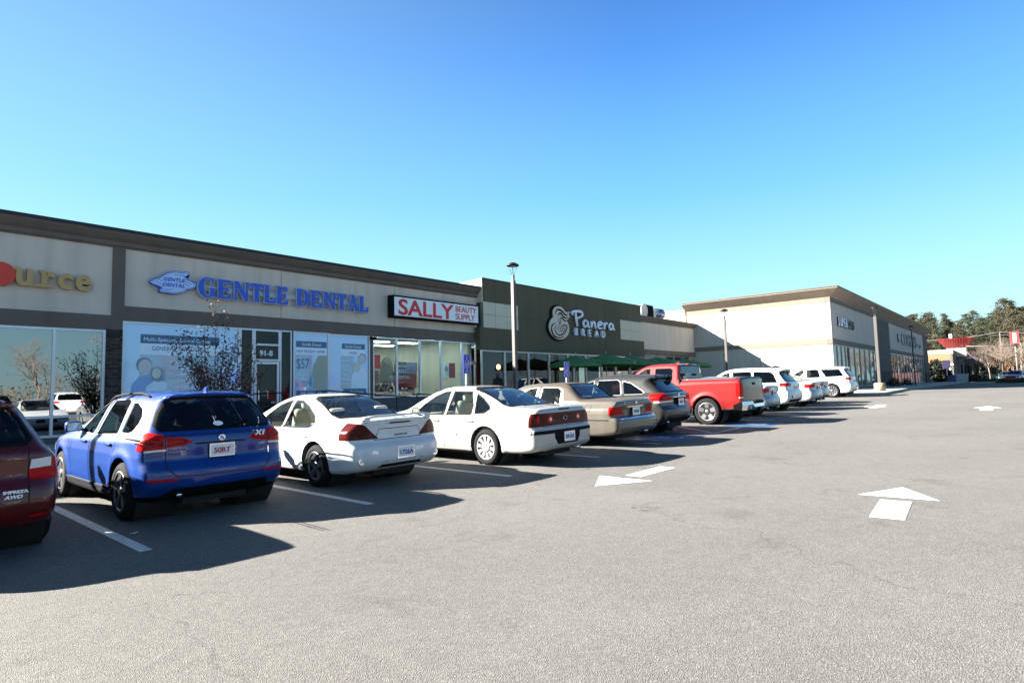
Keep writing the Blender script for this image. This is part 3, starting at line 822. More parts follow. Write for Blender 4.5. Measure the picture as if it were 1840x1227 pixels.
IMP = dict(L=5.08, w=1.855, ro=1.20, wb=2.81, wr=0.328, rim=0.222, rimstyle='cover', tw=0.215, paint=offw, rimmat=COVER, belt=(.94, .88), kr=0.09, kf=.24, tumble=0.40, shoulder=0.06, crown=0.04, zu=0.25,
    sil=[(.5,.22),(.10,.27),(.01,.34),(0,.44),(0,.62),(.03,.66),(.05,.68),(.06,.80),(.06,.95),(.085,1.01),(.16,1.035),(.5,1.045),(.9,1.045),(1.10,1.06),(1.45,1.22),(1.8,1.36),(2.1,1.43),(2.5,1.46),(2.95,1.44),(3.25,1.36),(3.6,1.18),(3.95,.99),(4.4,.90),(4.8,.80),(5.0,.68),(5.08,.50),(5.02,.28),(4.7,.20),(.9,.20)],
    doors=[[(3.58,.30),(3.68,.60),(3.66,.90),(3.2,1.29),(2.85,1.375),(2.6,1.39),(2.59,.30)], [(2.57,.30),(2.585,1.39),(2.0,1.37),(1.88,1.20),(1.82,.95),(1.72,.80),(1.64,.66),(1.72,.48),(1.88,.30)]],
    windows=[dict(p=[(3.54,.915),(3.34,1.09),(3.08,1.25),(2.86,1.325),(2.70,1.335),(2.66,.915)]), dict(p=[(2.56,.915),(2.60,1.335),(2.02,1.32),(1.94,1.18),(1.90,.925)]), dict(q=1, p=[(1.80,.94),(1.89,1.27),(1.70,1.19),(1.50,1.07),(1.46,1.02),(1.56,.955)])],
    rw=[(.66,1.075),(.68,1.10),(.56,1.36),(.48,1.395)], ws=[(.66,1.0),(.68,1.04),(.54,1.35),(.46,1.395)],
    gate=[(.62,.70),(.62,.72)], hz=.80, int=BEIGE, mirror=(3.42, .96),
    lamps=[dict(n='taillight', p=[(.0,.715),(1.0,.70),(1.0,.90),(.90,.935),(.0,.935)], y=.20, m=REDD, sides=(-1, 1)), dict(n='bumper_insert', p=[(-.30,.38),(.30,.38),(.38,.50),(-.38,.50)], m=BLK, sides=(1,)),
           dict(n='bumper_strip', p=[(-.86,.575),(.86,.575),(.84,.635),(-.84,.635)], m=BLK, sides=(1,)), dict(n='bumper_insert', p=[(-.38,.50),(.38,.50),(.38,.575),(-.38,.575)], m=BLK, sides=(1,)),
           dict(n='brake_light', p=[(-.16,.975),(.16,.975),(.16,.995),(-.16,.995)], m=REDD, sides=(1,), o=.006),
           dict(n='headlight', p=[(.45,.60),(.95,.60),(.95,.76),(.45,.76)], yf=4.6, m=HEADL, front=1), dict(n='grille', p=[(.06,.60),(.42,.60),(.42,.74),(.06,.74)], m=BLK, front=1)],
    plate=(.03, -.012, .50, 'B9164', PLTB),
    extra=[disc_rear(.42, .825, .075, REDL, 'round_lamp', .006, CLRL), disc_rear(.70, .825, .07, REDL, 'round_lamp', .006), roundel(0, .83, .045, 'blk'), roundel(0, .83, .04, 'oval'), strip_side(1.95, 3.75, .545, .545, .055, mat('grey moulding', (.33, .32, .30), rough=.5)), strip_side(.15, .85, .60, .60, .055, mat('grey moulding', (.33, .32, .30))), pipe(.5, .10, .25), fuel_door(-1, 1.02, .84)])

MQ = dict(L=5.38, w=1.98, ro=1.42, wb=2.91, wr=0.335, rim=0.21, rimstyle='cover', tw=0.22, paint=gold, belt=(.93, .90), kr=0.07, kf=.16, tumble=0.30, shoulder=0.06, crown=0.04, inset=.03, zu=0.26, k=[0.09, 0.07, 0.07, 0.12],
    sil=[(.5,.24),(.08,.29),(.0,.34),(-.02,.42),(-.02,.58),(.02,.64),(.10,.66),(.14,.68),(.12,.80),(.08,.95),(.09,1.01),(.2,1.035),(.8,1.04),(1.20,1.045),(1.30,1.06),(1.50,1.20),(1.72,1.37),(1.86,1.42),(2.2,1.445),(2.8,1.445),(3.1,1.42),(3.3,1.35),(3.7,1.10),(3.88,1.01),(4.5,.95),(5.1,.86),(5.30,.76),(5.38,.55),(5.34,.30),(5.1,.22),(.9,.22)],
    doors=[[(3.72,.32),(3.80,.60),(3.78,.93),(3.28,1.31),(2.98,1.375),(2.78,1.38),(2.76,.32)], [(2.74,.32),(2.75,1.38),(2.16,1.37),(2.02,1.30),(1.98,1.0),(1.92,.80),(1.88,.60),(1.95,.45),(2.1,.32)]],
    windows=[dict(p=[(3.60,.955),(3.30,1.225),(3.08,1.315),(2.86,1.33),(2.84,.95)], fm=SILVER_FR, fr=.015), dict(p=[(2.70,.95),(2.70,1.33),(2.22,1.32),(2.12,1.26),(2.09,.955)], fm=SILVER_FR, fr=.015)],
    rw=[(.66,1.075),(.68,1.10),(.60,1.36),(.54,1.395)], ws=[(.70,1.04),(.72,1.07),(.60,1.34),(.52,1.39)], roofmat=vinyl, roofz=1.02, roofy=2.12,
    hz=.82, int=BEIGE, mirror=(3.5, .99), handlemat=CHR,
    lamps=[dict(n='taillight', p=[(.34,.70),(1.1,.70),(1.1,.95),(.93,.975),(.78,.96),(.64,.86),(.34,.83)], y=.24, m=REDL), dict(n='plate_recess', p=[(-.325,.68),(.325,.68),(.325,.85),(-.325,.85)], m=mat('dark ribbed panel', (.09, .08, .07), rough=.3, metal=.7), sides=(1,), o=-.004),
           dict(n='headlight', p=[(.5,.62),(.95,.62),(.95,.80),(.5,.80)], yf=5.0, m=HEADL, front=1), dict(n='grille', p=[(.0,.60),(.44,.60),(.44,.82),(.0,.82)], m=CHR, front=1)],
    plate=(.0, .09, .76, '47HB', PLTB),
    extra=[strip_rear(-.40, .40, .868, .035, CHR, 'boot_trim'), strip_rear(-.9, .9, .628, .03, CHR, 'bumper_trim', .006), strip_side(2.0, 3.9, .52, .52, .045, gold), strip_side(.25, 1.0, .60, .60, .03, CHR, 'bumper_trim', .006), roundel(.0, .955, .04, 'oval'), badge('LS', -.52, .935, .05, CHR), badge('GRAND MARQUIS', .48, .95, .001, CHR) if False else pipe(.5, .1, .28)])
MQ['extra'].append(fuel_door(-1, .78, .86, True))

VZ = dict(L=4.80, w=1.905, ro=1.02, wb=2.775, wr=0.365, rim=0.25, rimstyle='split', tw=0.235, paint=greyp, belt=(1.08, .98), kr=0.17, tumble=0.34, shoulder=0.08, crown=0.05, zc=.72, ya=.65, clad=.33, cladmat=greyp, arch=.06,
    sil=[(.35,.24),(.14,.30),(.03,.42),(0,.52),(0,.66),(.05,.72),(.09,.76),(.08,.98),(.10,1.05),(.22,1.12),(.62,1.42),(.60,1.47),(.42,1.50),(.42,1.53),(.8,1.57),(1.4,1.605),(2.1,1.61),(2.6,1.56),(2.95,1.44),(3.35,1.20),(3.62,1.06),(4.1,.98),(4.5,.86),(4.72,.70),(4.80,.5),(4.74,.28),(4.4,.21),(.8,.21)],
    doors=[[(3.45,.38),(3.55,.64),(3.50,1.0),(3.0,1.42),(2.6,1.52),(2.46,1.53),(2.45,.38)], [(2.43,.38),(2.44,1.53),(1.75,1.53),(1.60,1.30),(1.52,1.04),(1.46,.80),(1.52,.58),(1.75,.38)]],
    windows=[dict(p=[(3.32,1.03),(3.02,1.27),(2.76,1.40),(2.58,1.445),(2.53,1.045)], fm=SILVER_FR, fr=.015), dict(p=[(2.40,1.045),(2.44,1.45),(1.82,1.455),(1.72,1.40),(1.62,1.06)], g=GLD, fm=SILVER_FR, fr=.015), dict(p=[(1.52,1.07),(1.64,1.42),(1.38,1.36),(1.02,1.17),(.94,1.11),(.98,1.08)], g=GLD, fm=SILVER_FR, fr=.015)],
    rw=[(.66,1.13),(.68,1.17),(.58,1.40),(.50,1.44)], rwg=GLD, ws=[(.68,1.08),(.70,1.12),(.56,1.44),(.48,1.49)], hz=.90, int=DARKI, mirror=(3.2, 1.08), handlemat=CHR,
    lamps=[dict(n='taillight', p=[(.36,.90),(1.1,.88),(1.1,1.0),(.80,1.08),(.66,1.09)], y=.50, m=REDL), dict(n='lamp_reversing_strip', p=[(.36,.855),(1.1,.83),(1.1,.876),(.36,.895)], y=.36, m=CLRL),
           dict(n='plate_recess', p=[(-.34,.78),(.34,.78),(.34,.96),(-.34,.96)], m=BLK, sides=(1,), o=-.006), dict(n='bumper_insert', p=[(-.6,.34),(.6,.34),(.66,.44),(-.66,.44)], m=BLK, sides=(1,)),
           dict(n='headlight', p=[(.45,.72),(.95,.72),(.95,.88),(.5,.86)], yf=4.2, m=HEADL, front=1), dict(n='grille', p=[(.0,.60),(.44,.60),(.40,.76),(.0,.76)], m=BLK, front=1)],
    plate=(.02, .05, .84, '72KT', PLTB),
    extra=[strip_rear(-.36, .36, .975, .03, CHR, 'gate_trim'), roundel(0, 1.03, .05, 'oval'), pipe(-.6, .12, .34, .035), pipe(.6, .12, .34, .035), badge('VENZA', .42, .80, .05, CHR)])

def truck_extra(root, sh, sp):
    # chrome step bumper
    b = BM(); A = []
    for t in np.linspace(-1, 1, 21):
        x = t*1.0; y = -.12+.16*abs(t)**3.2
        zt = .70 if abs(t) > .42 else .62
        A.append([(x, y+.26, zt), (x, y, zt), (x, y-.015, zt-.10), (x, y+.01, .44), (x, y+.26, .46)])
    V = [[b.verts.new(p) for p in r] for r in A]
    for i in range(20):
        for j in range(5): f = b.faces.new((V[i][j], V[i+1][j], V[i+1][(j+1) % 5], V[i][(j+1) % 5])); f.smooth = False
    b.faces.new(V[0]); b.faces.new(V[-1]); bmesh.ops.recalc_face_normals(b, faces=b.faces)
    o = obj('rear_bumper', b, CHR, root)
    b = BM(); bx(b, -.40, .40, -.14, .1, .625, .655, .01); obj('bumper_step', b, BLK, o)
    b = BM(); bx(b, -.08, .08, -.16, .2, .36, .46, .01); tube(b, [(0, -.13, .44), (0, -.13, .52)], .03, 10); obj('tow_hitch', b, BLK, o)
    for sx in (-1, 1):
        b = BM(); lathe(b, [(.05, -.02), (.05, -.0)], 'y', (sx*.66, -.085, .53), 20); obj('bumper_lamp', b, mat('grey lamp glass', (.3, .3, .3), rough=.2), o)
    # soft tonneau cover
    b = BM()
    for (x0, x1, z) in ((-.86, .86, 1.405),):
        r = [[b.verts.new((x0+(x1-x0)*i/10, .10+1.85*j/8, z+.035*math.sin(math.pi*i/10))) for j in range(9)] for i in range(11)]
        for i in range(10):
            for j in range(8): f = b.faces.new((r[i][j], r[i+1][j], r[i+1][j+1], r[i][j+1])); f.smooth = True
    g = bmesh.ops.extrude_face_region(b, geom=b.faces[:]); bmesh.ops.translate(b, vec=(0, 0, -.03), verts=[v for v in g['geom'] if isinstance(v, bmesh.types.BMVert)])
    bmesh.ops.recalc_face_normals(b, faces=b.faces)
    obj('tonneau_cover', b, mat('grey tonneau vinyl', (.05, .055, .06), rough=.35), root)
    # gap between cab and bed
    b = BM()
    for sx in (-1, 1): bx(b, sx*.93-.07, sx*.93+.07, 1.985, 2.02, .5, 1.40)
    obj('cab_gap', b, SEAM, root)
    # handle + rear light bar
    b = BM(); rbox(b, (0, .02, 1.22), (.22, .03, .07), .012); obj('tailgate_handle', b, BLK, root, True)
    b = BM(); rbox(b, (0, 2.05, 1.895), (.42, .03, .035), .008); obj('brake_light', b, REDL, root, True)
    # fuel door outline
    b = BM(); x = -.993
    for k in range(16):
        pass
    b.free()
def tailgate_mat():
    m = bpy.data.materials.new('printed tailgate wrap'); m.use_nodes = True; nt = m.node_tree; b = nt.nodes['Principled BSDF']
    tc = nt.nodes.new('ShaderNodeTexCoord'); sp = nt.nodes.new('ShaderNodeSeparateXYZ'); nt.links.new(tc.outputs['Object'], sp.inputs[0])
    nz = nt.nodes.new('ShaderNodeTexNoise'); nz.inputs['Scale'].default_value = 9; nz.inputs['Detail'].default_value = 6; nz.inputs['Roughness'].default_value = .75
    nt.links.new(tc.outputs['Object'], nz.inputs['Vector'])
    mr = nt.nodes.new('ShaderNodeMapRange'); mr.inputs[1].default_value = .93; mr.inputs[2].default_value = 1.02; nt.links.new(sp.outputs['Z'], mr.inputs[0])
    cr = nt.nodes.new('ShaderNodeValToRGB'); e = cr.color_ramp.elements; e[0].position = .40; e[0].color = (.006, .006, .005, 1); e[1].position = .62; e[1].color = (.055, .05, .042, 1)
    nt.links.new(nz.outputs['Fac'], cr.inputs[0])
    mx = nt.nodes.new('ShaderNodeMix'); mx.data_type = 'RGBA'; mx.inputs['A'].default_value = (.026, .016, .010, 1)
    nt.links.new(mr.outputs[0], mx.inputs['Factor']); nt.links.new(cr.outputs[0], mx.inputs['B']); nt.links.new(mx.outputs['Result'], b.inputs['Base Color'])
    b.inputs['Roughness'].default_value = .3; b.inputs['Coat Weight'].default_value = .6; return m
RAM = dict(sby=2.3, L=5.82, w=2.02, ro=1.12, wb=3.60, wr=0.405, rim=0.275, rimstyle='five', bigrim=1, tw=0.27, paint=redp, belt=(1.36, 1.24), kr=0.05, kf=.22, tumble=0.20, shoulder=0.04, crown=0.04, zc=.95, ya=.5, zu=.50, lift=.28, arch=.075, flare=.03, cat='pickup truck',
    k=[0.05, 0.05, 0.05, 0.09], chk=1, wz=[(0.15, 0.05), (0.5, 0.02), (0.7, 0.0), (1.0, 0.0), (1.2, 0.005)], wy=[(0, .012), (.3, .0), (5.0, 0), (5.4, .03), (5.82, .10)],
    sil=[(.10,.46),(.03,.50),(.02,.56),(.02,.80),(.02,1.20),(.03,1.37),(.06,1.40),(1.0,1.40),(1.90,1.40),(1.985,1.40),(2.02,1.44),(2.06,1.86),(2.12,1.92),(2.6,1.945),(3.1,1.94),(3.4,1.90),(3.62,1.80),(4.15,1.40),(4.3,1.34),(4.9,1.29),(5.4,1.20),(5.70,1.08),(5.80,.9),(5.82,.6),(5.75,.45),(5.4,.42),(.8,.42)],
    doors=[[(4.02,.52),(4.06,.9),(4.04,1.30),(3.55,1.76),(3.30,1.84),(3.12,1.845),(3.10,.52)], [(3.08,.52),(3.10,1.845),(2.36,1.835),(2.34,.52)]],
    windows=[dict(p=[(3.90,1.36),(3.55,1.66),(3.38,1.75),(3.22,1.765),(3.20,1.34)]), dict(p=[(3.0,1.34),(3.0,1.765),(2.50,1.76),(2.42,1.72),(2.42,1.38),(2.46,1.34)], g=GLD)],
    rw=[(.74,1.46),(.76,1.50),(.68,1.80),(.64,1.84)], rwg=glass('truck rear glass', (.18, .2, .22), ior=2.0), ws=[(.78,1.42),(.80,1.46),(.66,1.78),(.60,1.83)], hz=1.12, int=BEIGE, cab0=2.2, cab1=4.2, cabz=.75, seat=3.35, mirror=(3.75, 1.42), mirrormat=BLK,
    lamps=[dict(n='taillight', p=[(.845,.84),(1.1,.84),(1.1,1.24),(.845,1.26)], y=.20, m=REDL), dict(n='lamp_reversing_strip', p=[(.845,.80),(1.1,.80),(1.1,.838),(.845,.838)], y=.12, m=CLRL),
           dict(n='headlight', p=[(.55,.85),(.98,.85),(.98,1.08),(.55,1.05)], yf=5.3, m=HEADL, front=1), dict(n='grille', p=[(.0,.72),(.50,.72),(.50,1.05),(.0,1.05)], m=CHR, front=1)],
    gate=[(.83,.72),(.83,1.37)], gatemat=tailgate_mat(), gatename='tailgate',
    extra=[truck_extra, fuel_door(-1, 1.72, 1.12), fin(2.5, redp), pipe(.7, .3, .38, .04)])

JP = dict(L=4.82, w=1.94, ro=0.98, wb=2.915, wr=0.385, rim=0.26, rimstyle='split', tw=0.25, paint=white2, belt=(1.10, 1.03), kr=0.13, tumble=0.30, shoulder=0.06, crown=0.05, zc=.78, ya=.6, clad=.36, cladmat=white2,
    sil=[(.35,.28),(.10,.36),(.02,.46),(0,.56),(0,.72),(.05,.80),(.09,.84),(.09,1.02),(.12,1.12),(.20,1.18),(.44,1.52),(.42,1.58),(.26,1.63),(.27,1.655),(.8,1.71),(1.5,1.755),(2.3,1.76),(2.7,1.72),(3.0,1.62),(3.4,1.36),(3.65,1.19),(4.1,1.12),(4.55,1.02),(4.76,.86),(4.82,.6),(4.76,.36),(4.4,.27),(.8,.27)],
    doors=[[(3.42,.44),(3.52,.70),(3.48,1.10),(3.05,1.52),(2.75,1.65),(2.50,1.67),(2.49,.44)], [(2.47,.44),(2.48,1.67),(1.72,1.66),(1.62,1.40),(1.58,1.10),(1.50,.84),(1.56,.62),(1.76,.44)]],
    windows=[dict(p=[(3.34,1.12),(3.06,1.38),(2.82,1.52),(2.64,1.575),(2.56,1.12)], g=GLF), dict(p=[(2.42,1.13),(2.46,1.58),(1.80,1.585),(1.74,1.54),(1.68,1.14)], g=GLD), dict(p=[(1.56,1.15),(1.62,1.575),(.98,1.54),(.86,1.46),(.70,1.16)], g=GLD)],
    rw=[(.70,1.20),(.73,1.24),(.64,1.50),(.58,1.55)], rwg=GLD, ws=[(.70,1.22),(.72,1.25),(.58,1.58),(.5,1.63)], hz=.98, mirror=(3.2, 1.17),
    lamps=[dict(n='taillight', p=[(.46,1.0),(1.1,.98),(1.1,1.12),(.55,1.12)], y=.42, m=REDL), dict(n='plate_recess', p=[(-.3,.86),(.3,.86),(.3,1.02),(-.3,1.02)], m=CHR, sides=(1,), o=-.004), dict(n='bumper_insert', p=[(-.8,.38),(.8,.38),(.8,.47),(-.8,.47)], m=BLK, sides=(1,)),
           dict(n='headlight', p=[(.5,.82),(.95,.82),(.95,.98),(.5,.98)], yf=4.3, m=HEADL, front=1), dict(n='grille', p=[(.0,.82),(.46,.82),(.46,.98),(.0,.98)], m=BLK, front=1)],
    plate=(.0, .07, .93, '3RP1', PLTB), extra=[roof_rails(.6, .7, 2.5, CHR), fin(.95, BLK), disc_rear(.62, .58, .07, BLK, 'fog_lamp', .002)])
SED = dict(L=4.86, w=1.83, ro=1.05, wb=2.78, wr=0.33, rim=0.23, rimstyle='split', tw=0.215, paint=silv, belt=(1.0, .90), kr=0.16, tumble=0.42, shoulder=0.08, crown=0.05, zu=.24,
    sil=[(.45,.22),(.14,.28),(.03,.38),(0,.48),(.01,.64),(.07,.72),(.09,.78),(.07,.92),(.04,1.06),(.10,1.085),(.4,1.10),(.7,1.11),(.95,1.15),(1.4,1.32),(1.9,1.435),(2.3,1.465),(2.7,1.44),(3.0,1.36),(3.4,1.17),(3.75,.99),(4.2,.89),(4.6,.76),(4.80,.6),(4.86,.42),(4.78,.26),(4.4,.19),(.9,.19)],
    doors=[[(3.40,.30),(3.50,.60),(3.48,.92),(3.0,1.29),(2.7,1.38),(2.46,1.395),(2.45,.30)], [(2.43,.30),(2.45,1.395),(2.0,1.38),(1.66,1.25),(1.52,1.06),(1.48,.80),(1.52,.56),(1.75,.30)]],
    windows=[dict(p=[(3.34,.95),(3.06,1.15),(2.84,1.27),(2.62,1.335),(2.50,1.34),(2.48,.965)], fm=SILVER_FR, fr=.015), dict(p=[(2.36,.97),(2.40,1.34),(2.12,1.33),(1.80,1.24),(1.56,1.10),(1.50,1.03),(1.56,.995)], fm=SILVER_FR, fr=.015, g=GLF)],
    rw=[(.60,1.15),(.62,1.18),(.52,1.36),(.46,1.39)], ws=[(.64,1.01),(.66,1.05),(.52,1.35),(.44,1.40)], hz=.83, mirror=(3.18, .98),
    lamps=[dict(n='taillight', p=[(.42,.86),(1.1,.82),(1.1,.96),(.60,1.0),(.46,.96)], y=.42, m=REDL), dict(n='bumper_insert', p=[(-.55,.28),(.55,.28),(.60,.36),(-.60,.36)], m=BLK, sides=(1,)),
           dict(n='headlight', p=[(.45,.62),(.95,.62),(.95,.74),(.5,.74)], yf=4.2, m=HEADL, front=1), dict(n='grille', p=[(.0,.48),(.42,.48),(.46,.64),(.0,.64)], m=BLK, front=1)],
    plate=(.0, .05, .82, '6TJ2', PLTB), extra=[strip_rear(-.38, .38, .93, .025, CHR, 'boot_trim', .006), fin(1.75, BLK), pipe(-.55, .1, .3), pipe(.55, .1, .3)])
AC = dict(L=5.10, w=2.0, ro=1.08, wb=3.02, wr=0.39, rim=0.27, rimstyle='multi', bigrim=1, tw=0.26, paint=white2, belt=(1.16, 1.08), kr=0.13, tumble=0.28, shoulder=0.05, crown=0.05, zc=.8, ya=.6, clad=.34, cladmat=white2,
    sil=[(.35,.26),(.10,.34),(.02,.46),(0,.56),(0,.74),(.05,.80),(.09,.86),(.08,1.10),(.14,1.20),(.42,1.58),(.42,1.66),(.26,1.70),(.27,1.72),(.8,1.79),(1.6,1.82),(2.4,1.82),(2.8,1.78),(3.1,1.68),(3.5,1.42),(3.82,1.22),(4.3,1.16),(4.75,1.06),(5.0,.90),(5.10,.6),(5.04,.34),(4.7,.26),(.9,.26)],
    doors=[[(3.60,.44),(3.70,.70),(3.66,1.12),(3.15,1.60),(2.9,1.70),(2.62,1.72),(2.61,.44)], [(2.59,.44),(2.60,1.72),(1.92,1.72),(1.78,1.40),(1.70,1.14),(1.62,.88),(1.68,.64),(1.86,.44)]],
    windows=[dict(p=[(3.50,1.17),(3.20,1.44),(2.94,1.60),(2.78,1.635),(2.70,1.18)], g=GLF), dict(p=[(2.54,1.19),(2.58,1.64),(2.06,1.64),(1.96,1.58),(1.84,1.20)], g=GLD), dict(p=[(1.52,1.22),(1.80,1.63),(.84,1.61),(.62,1.24)], g=GLD)],
    rw=[(.72,1.24),(.76,1.28),(.68,1.54),(.62,1.60)], rwg=GLD, ws=[(.72,1.25),(.74,1.29),(.60,1.64),(.52,1.69)], hz=1.02, mirror=(3.35, 1.22),
    lamps=[dict(n='taillight', p=[(.60,1.02),(1.1,1.0),(1.1,1.15),(.64,1.15)], y=.36, m=REDL), dict(n='lamp_reversing_strip', p=[(.46,1.02),(.592,1.02),(.63,1.15),(.5,1.15)], m=CLRL),
           dict(n='headlight', p=[(.5,.86),(.98,.86),(.98,1.04),(.5,1.02)], yf=4.5, m=HEADL, front=1), dict(n='grille', p=[(.0,.76),(.46,.76),(.46,1.0),(.0,1.0)], m=CHR, front=1)],
    plate=(.0, .06, .92, '1AC8', PLTB), extra=[roof_rails(.62, .75, 2.7, CHR), strip_rear(-.9, .9, .52, .02, CHR, 'bumper_trim', .006)])
SUB = dict(L=4.42, w=1.76, ro=.86, wb=2.62, wr=0.32, rim=0.21, rimstyle='five', tw=0.205, paint=maroon, belt=(.98, .90), kr=0.18, tumble=0.34, shoulder=0.07, crown=0.05, zc=.65, ya=.6, zu=.25,
    sil=[(.35,.22),(.10,.30),(.02,.40),(0,.50),(.02,.62),(.07,.70),(.09,.74),(.08,.94),(.13,1.02),(.52,1.34),(.50,1.39),(.36,1.425),(.38,1.445),(.9,1.475),(1.6,1.485),(2.1,1.46),(2.45,1.38),(2.9,1.14),(3.2,.99),(3.7,.92),(4.15,.80),(4.36,.62),(4.42,.42),(4.34,.26),(4.0,.19),(.8,.19)],
    doors=[[(3.05,.32),(3.14,.60),(3.08,.92),(2.58,1.32),(2.3,1.40),(2.16,1.41),(2.15,.32)], [(2.13,.32),(2.14,1.41),(1.45,1.40),(1.32,1.20),(1.26,.96),(1.22,.74),(1.30,.52),(1.5,.32)]],
    windows=[dict(p=[(2.95,.94),(2.66,1.17),(2.44,1.29),(2.26,1.325),(2.22,.945)]), dict(p=[(2.08,.95),(2.10,1.33),(1.55,1.33),(1.46,1.28),(1.38,.97)], g=GLD), dict(p=[(1.24,1.0),(1.34,1.31),(1.1,1.29),(.86,1.15),(.84,1.08)], g=GLD)],
    rw=[(.60,1.04),(.64,1.08),(.58,1.26),(.50,1.34)], ws=[(.62,1.0),(.64,1.04),(.52,1.33),(.44,1.37)], hz=.82, mirror=(2.78, 1.0), rwg=GLD,
    lamps=[dict(n='taillight', p=[(.60,.70),(1.0,.68),(1.0,.805),(.59,.795)], y=.34, m=REDL), dict(n='lamp_clear_panel', p=[(.60,.80),(.77,.81),(.77,.895),(.61,.885)], y=.30, m=CLRL), dict(n='taillight', p=[(.775,.81),(1.0,.81),(1.0,.90),(.775,.895)], y=.34, m=REDL),
           dict(n='bumper_reflector', p=[(.60,.36),(.74,.37),(.74,.395),(.60,.385)], y=.3, m=REDL), dict(n='headlight', p=[(.45,.60),(.95,.60),(.95,.74),(.5,.74)], yf=3.9, m=HEADL, front=1), dict(n='grille', p=[(.0,.56),(.40,.56),(.40,.68),(.0,.68)], m=BLK, front=1)],
    gate=[(.585,.50),(.585,.98)], plate=(.0, .06, .78, '8KD', PLTB),
    extra=[badge('IMPREZA', .40, .60, .036, LWHT, bold=.002, sx=1.25), badge('AWD', .41, .555, .042, LWHT, shear=.3, bold=.002, sx=1.2)])

# --- cabin set back and narrowed to the real proportions
def set_back(sp, dy, ds=.035, dt=.12, k=.92):
    zb = sp['belt'][0]+.03
    sp['sil'] = [(y+dy, z) if (z > zb and y > sp.get('sby', .62)) else (y, z) for y, z in sp['sil']]
    sp['doors'] = [[(y+dy, z) for y, z in d] for d in sp['doors']]
    for w_ in sp['windows']: w_['p'] = [(y+dy, z) for y, z in w_['p']]
    sp['shoulder'] += ds; sp['tumble'] += dt
    for q in ('rw', 'ws'): sp[q] = [(x*k, z) for x, z in sp[q]]
    sp['mirror'] = (sp['mirror'][0]+dy, sp['mirror'][1]); sp['cab0'] = sp.get('cab0', 1.5)+dy; sp['cab1'] = sp.get('cab1', sp['L']-1.4)+dy; sp['seat'] = sp.get('seat', sp['L']*.54)+dy
set_back(X1, -.20, k=.97); set_back(GA, -.17); set_back(IMP, -.26); set_back(MQ, -.24, .05, .14, .86); set_back(VZ, -.24); set_back(RAM, -.14, .01, .04, 1.0)
set_back(JP, -.16); set_back(SED, -.12); set_back(AC, -.14); set_back(SUB, -.02, .02, .08, .95)
MQ['doors'] = [[(y-.24, z) for y, z in d] for d in MQ['doors']]
for w_ in MQ['windows']: w_['p'] = [(y-.24, z) for y, z in w_['p']]
def place(sp, name, label, x, y, **k): return build_car(name, label, sp, (x, y, gz(x)), **k)
place(SUB, 'parked_hatchback', 'maroon hatchback cut off by the left edge, with clear and red tail lamp', 0.64, 6.95)
place(X1, 'parked_suv', 'metallic blue compact SUV with black roof rails and plate reading 50RT', 3.14, 7.36)
place(GA, 'parked_sedan', 'white sedan with dark triangular tail lamps and a boot spoiler, beside the blue SUV', 5.76, 7.25)
place(IMP, 'parked_sedan', 'off-white sedan with full-width dark red tail panel and ten-hole wheel covers', 8.82, 6.38)
place(MQ, 'parked_sedan', 'champagne gold sedan with tan vinyl roof and large red tail lamps', 12.05, 6.7)
place(VZ, 'parked_crossover', 'dark grey crossover with sloping rear glass, between gold sedan and red pickup', 14.9, 7.0)
place(RAM, 'pickup_truck', 'bright red pickup truck with brown printed tailgate and chrome step bumper', 18.72, 6.42)
SA = dict(SED)
place(SA, 'parked_sedan', 'pale silver-blue sedan just beyond the red pickup truck, only its tail showing', 22.15, 6.85, res=.7)
place(JP, 'parked_suv', 'white SUV with tinted side windows and a dark rear spoiler, between two silver sedans', 25.35, 7.0, res=.8)
SB = dict(SED); SB['paint'] = silv2
place(SB, 'parked_sedan', 'light silver sedan parked right of the white SUV with pinkish tail lamps', 28.7, 7.0, res=.7)
SC_ = dict(SED); SC_['paint'] = silv2; SC_['extra'] = []
place(SC_, 'parked_sedan', 'silver sedan mostly hidden, its sloping roof showing before the farthest white SUV', 31.3, 7.3, res=.6)
place(AC, 'parked_suv', 'largest white SUV, farthest in the row, roof rails against the sunlit wall', 39.1, 7.6, res=.8)
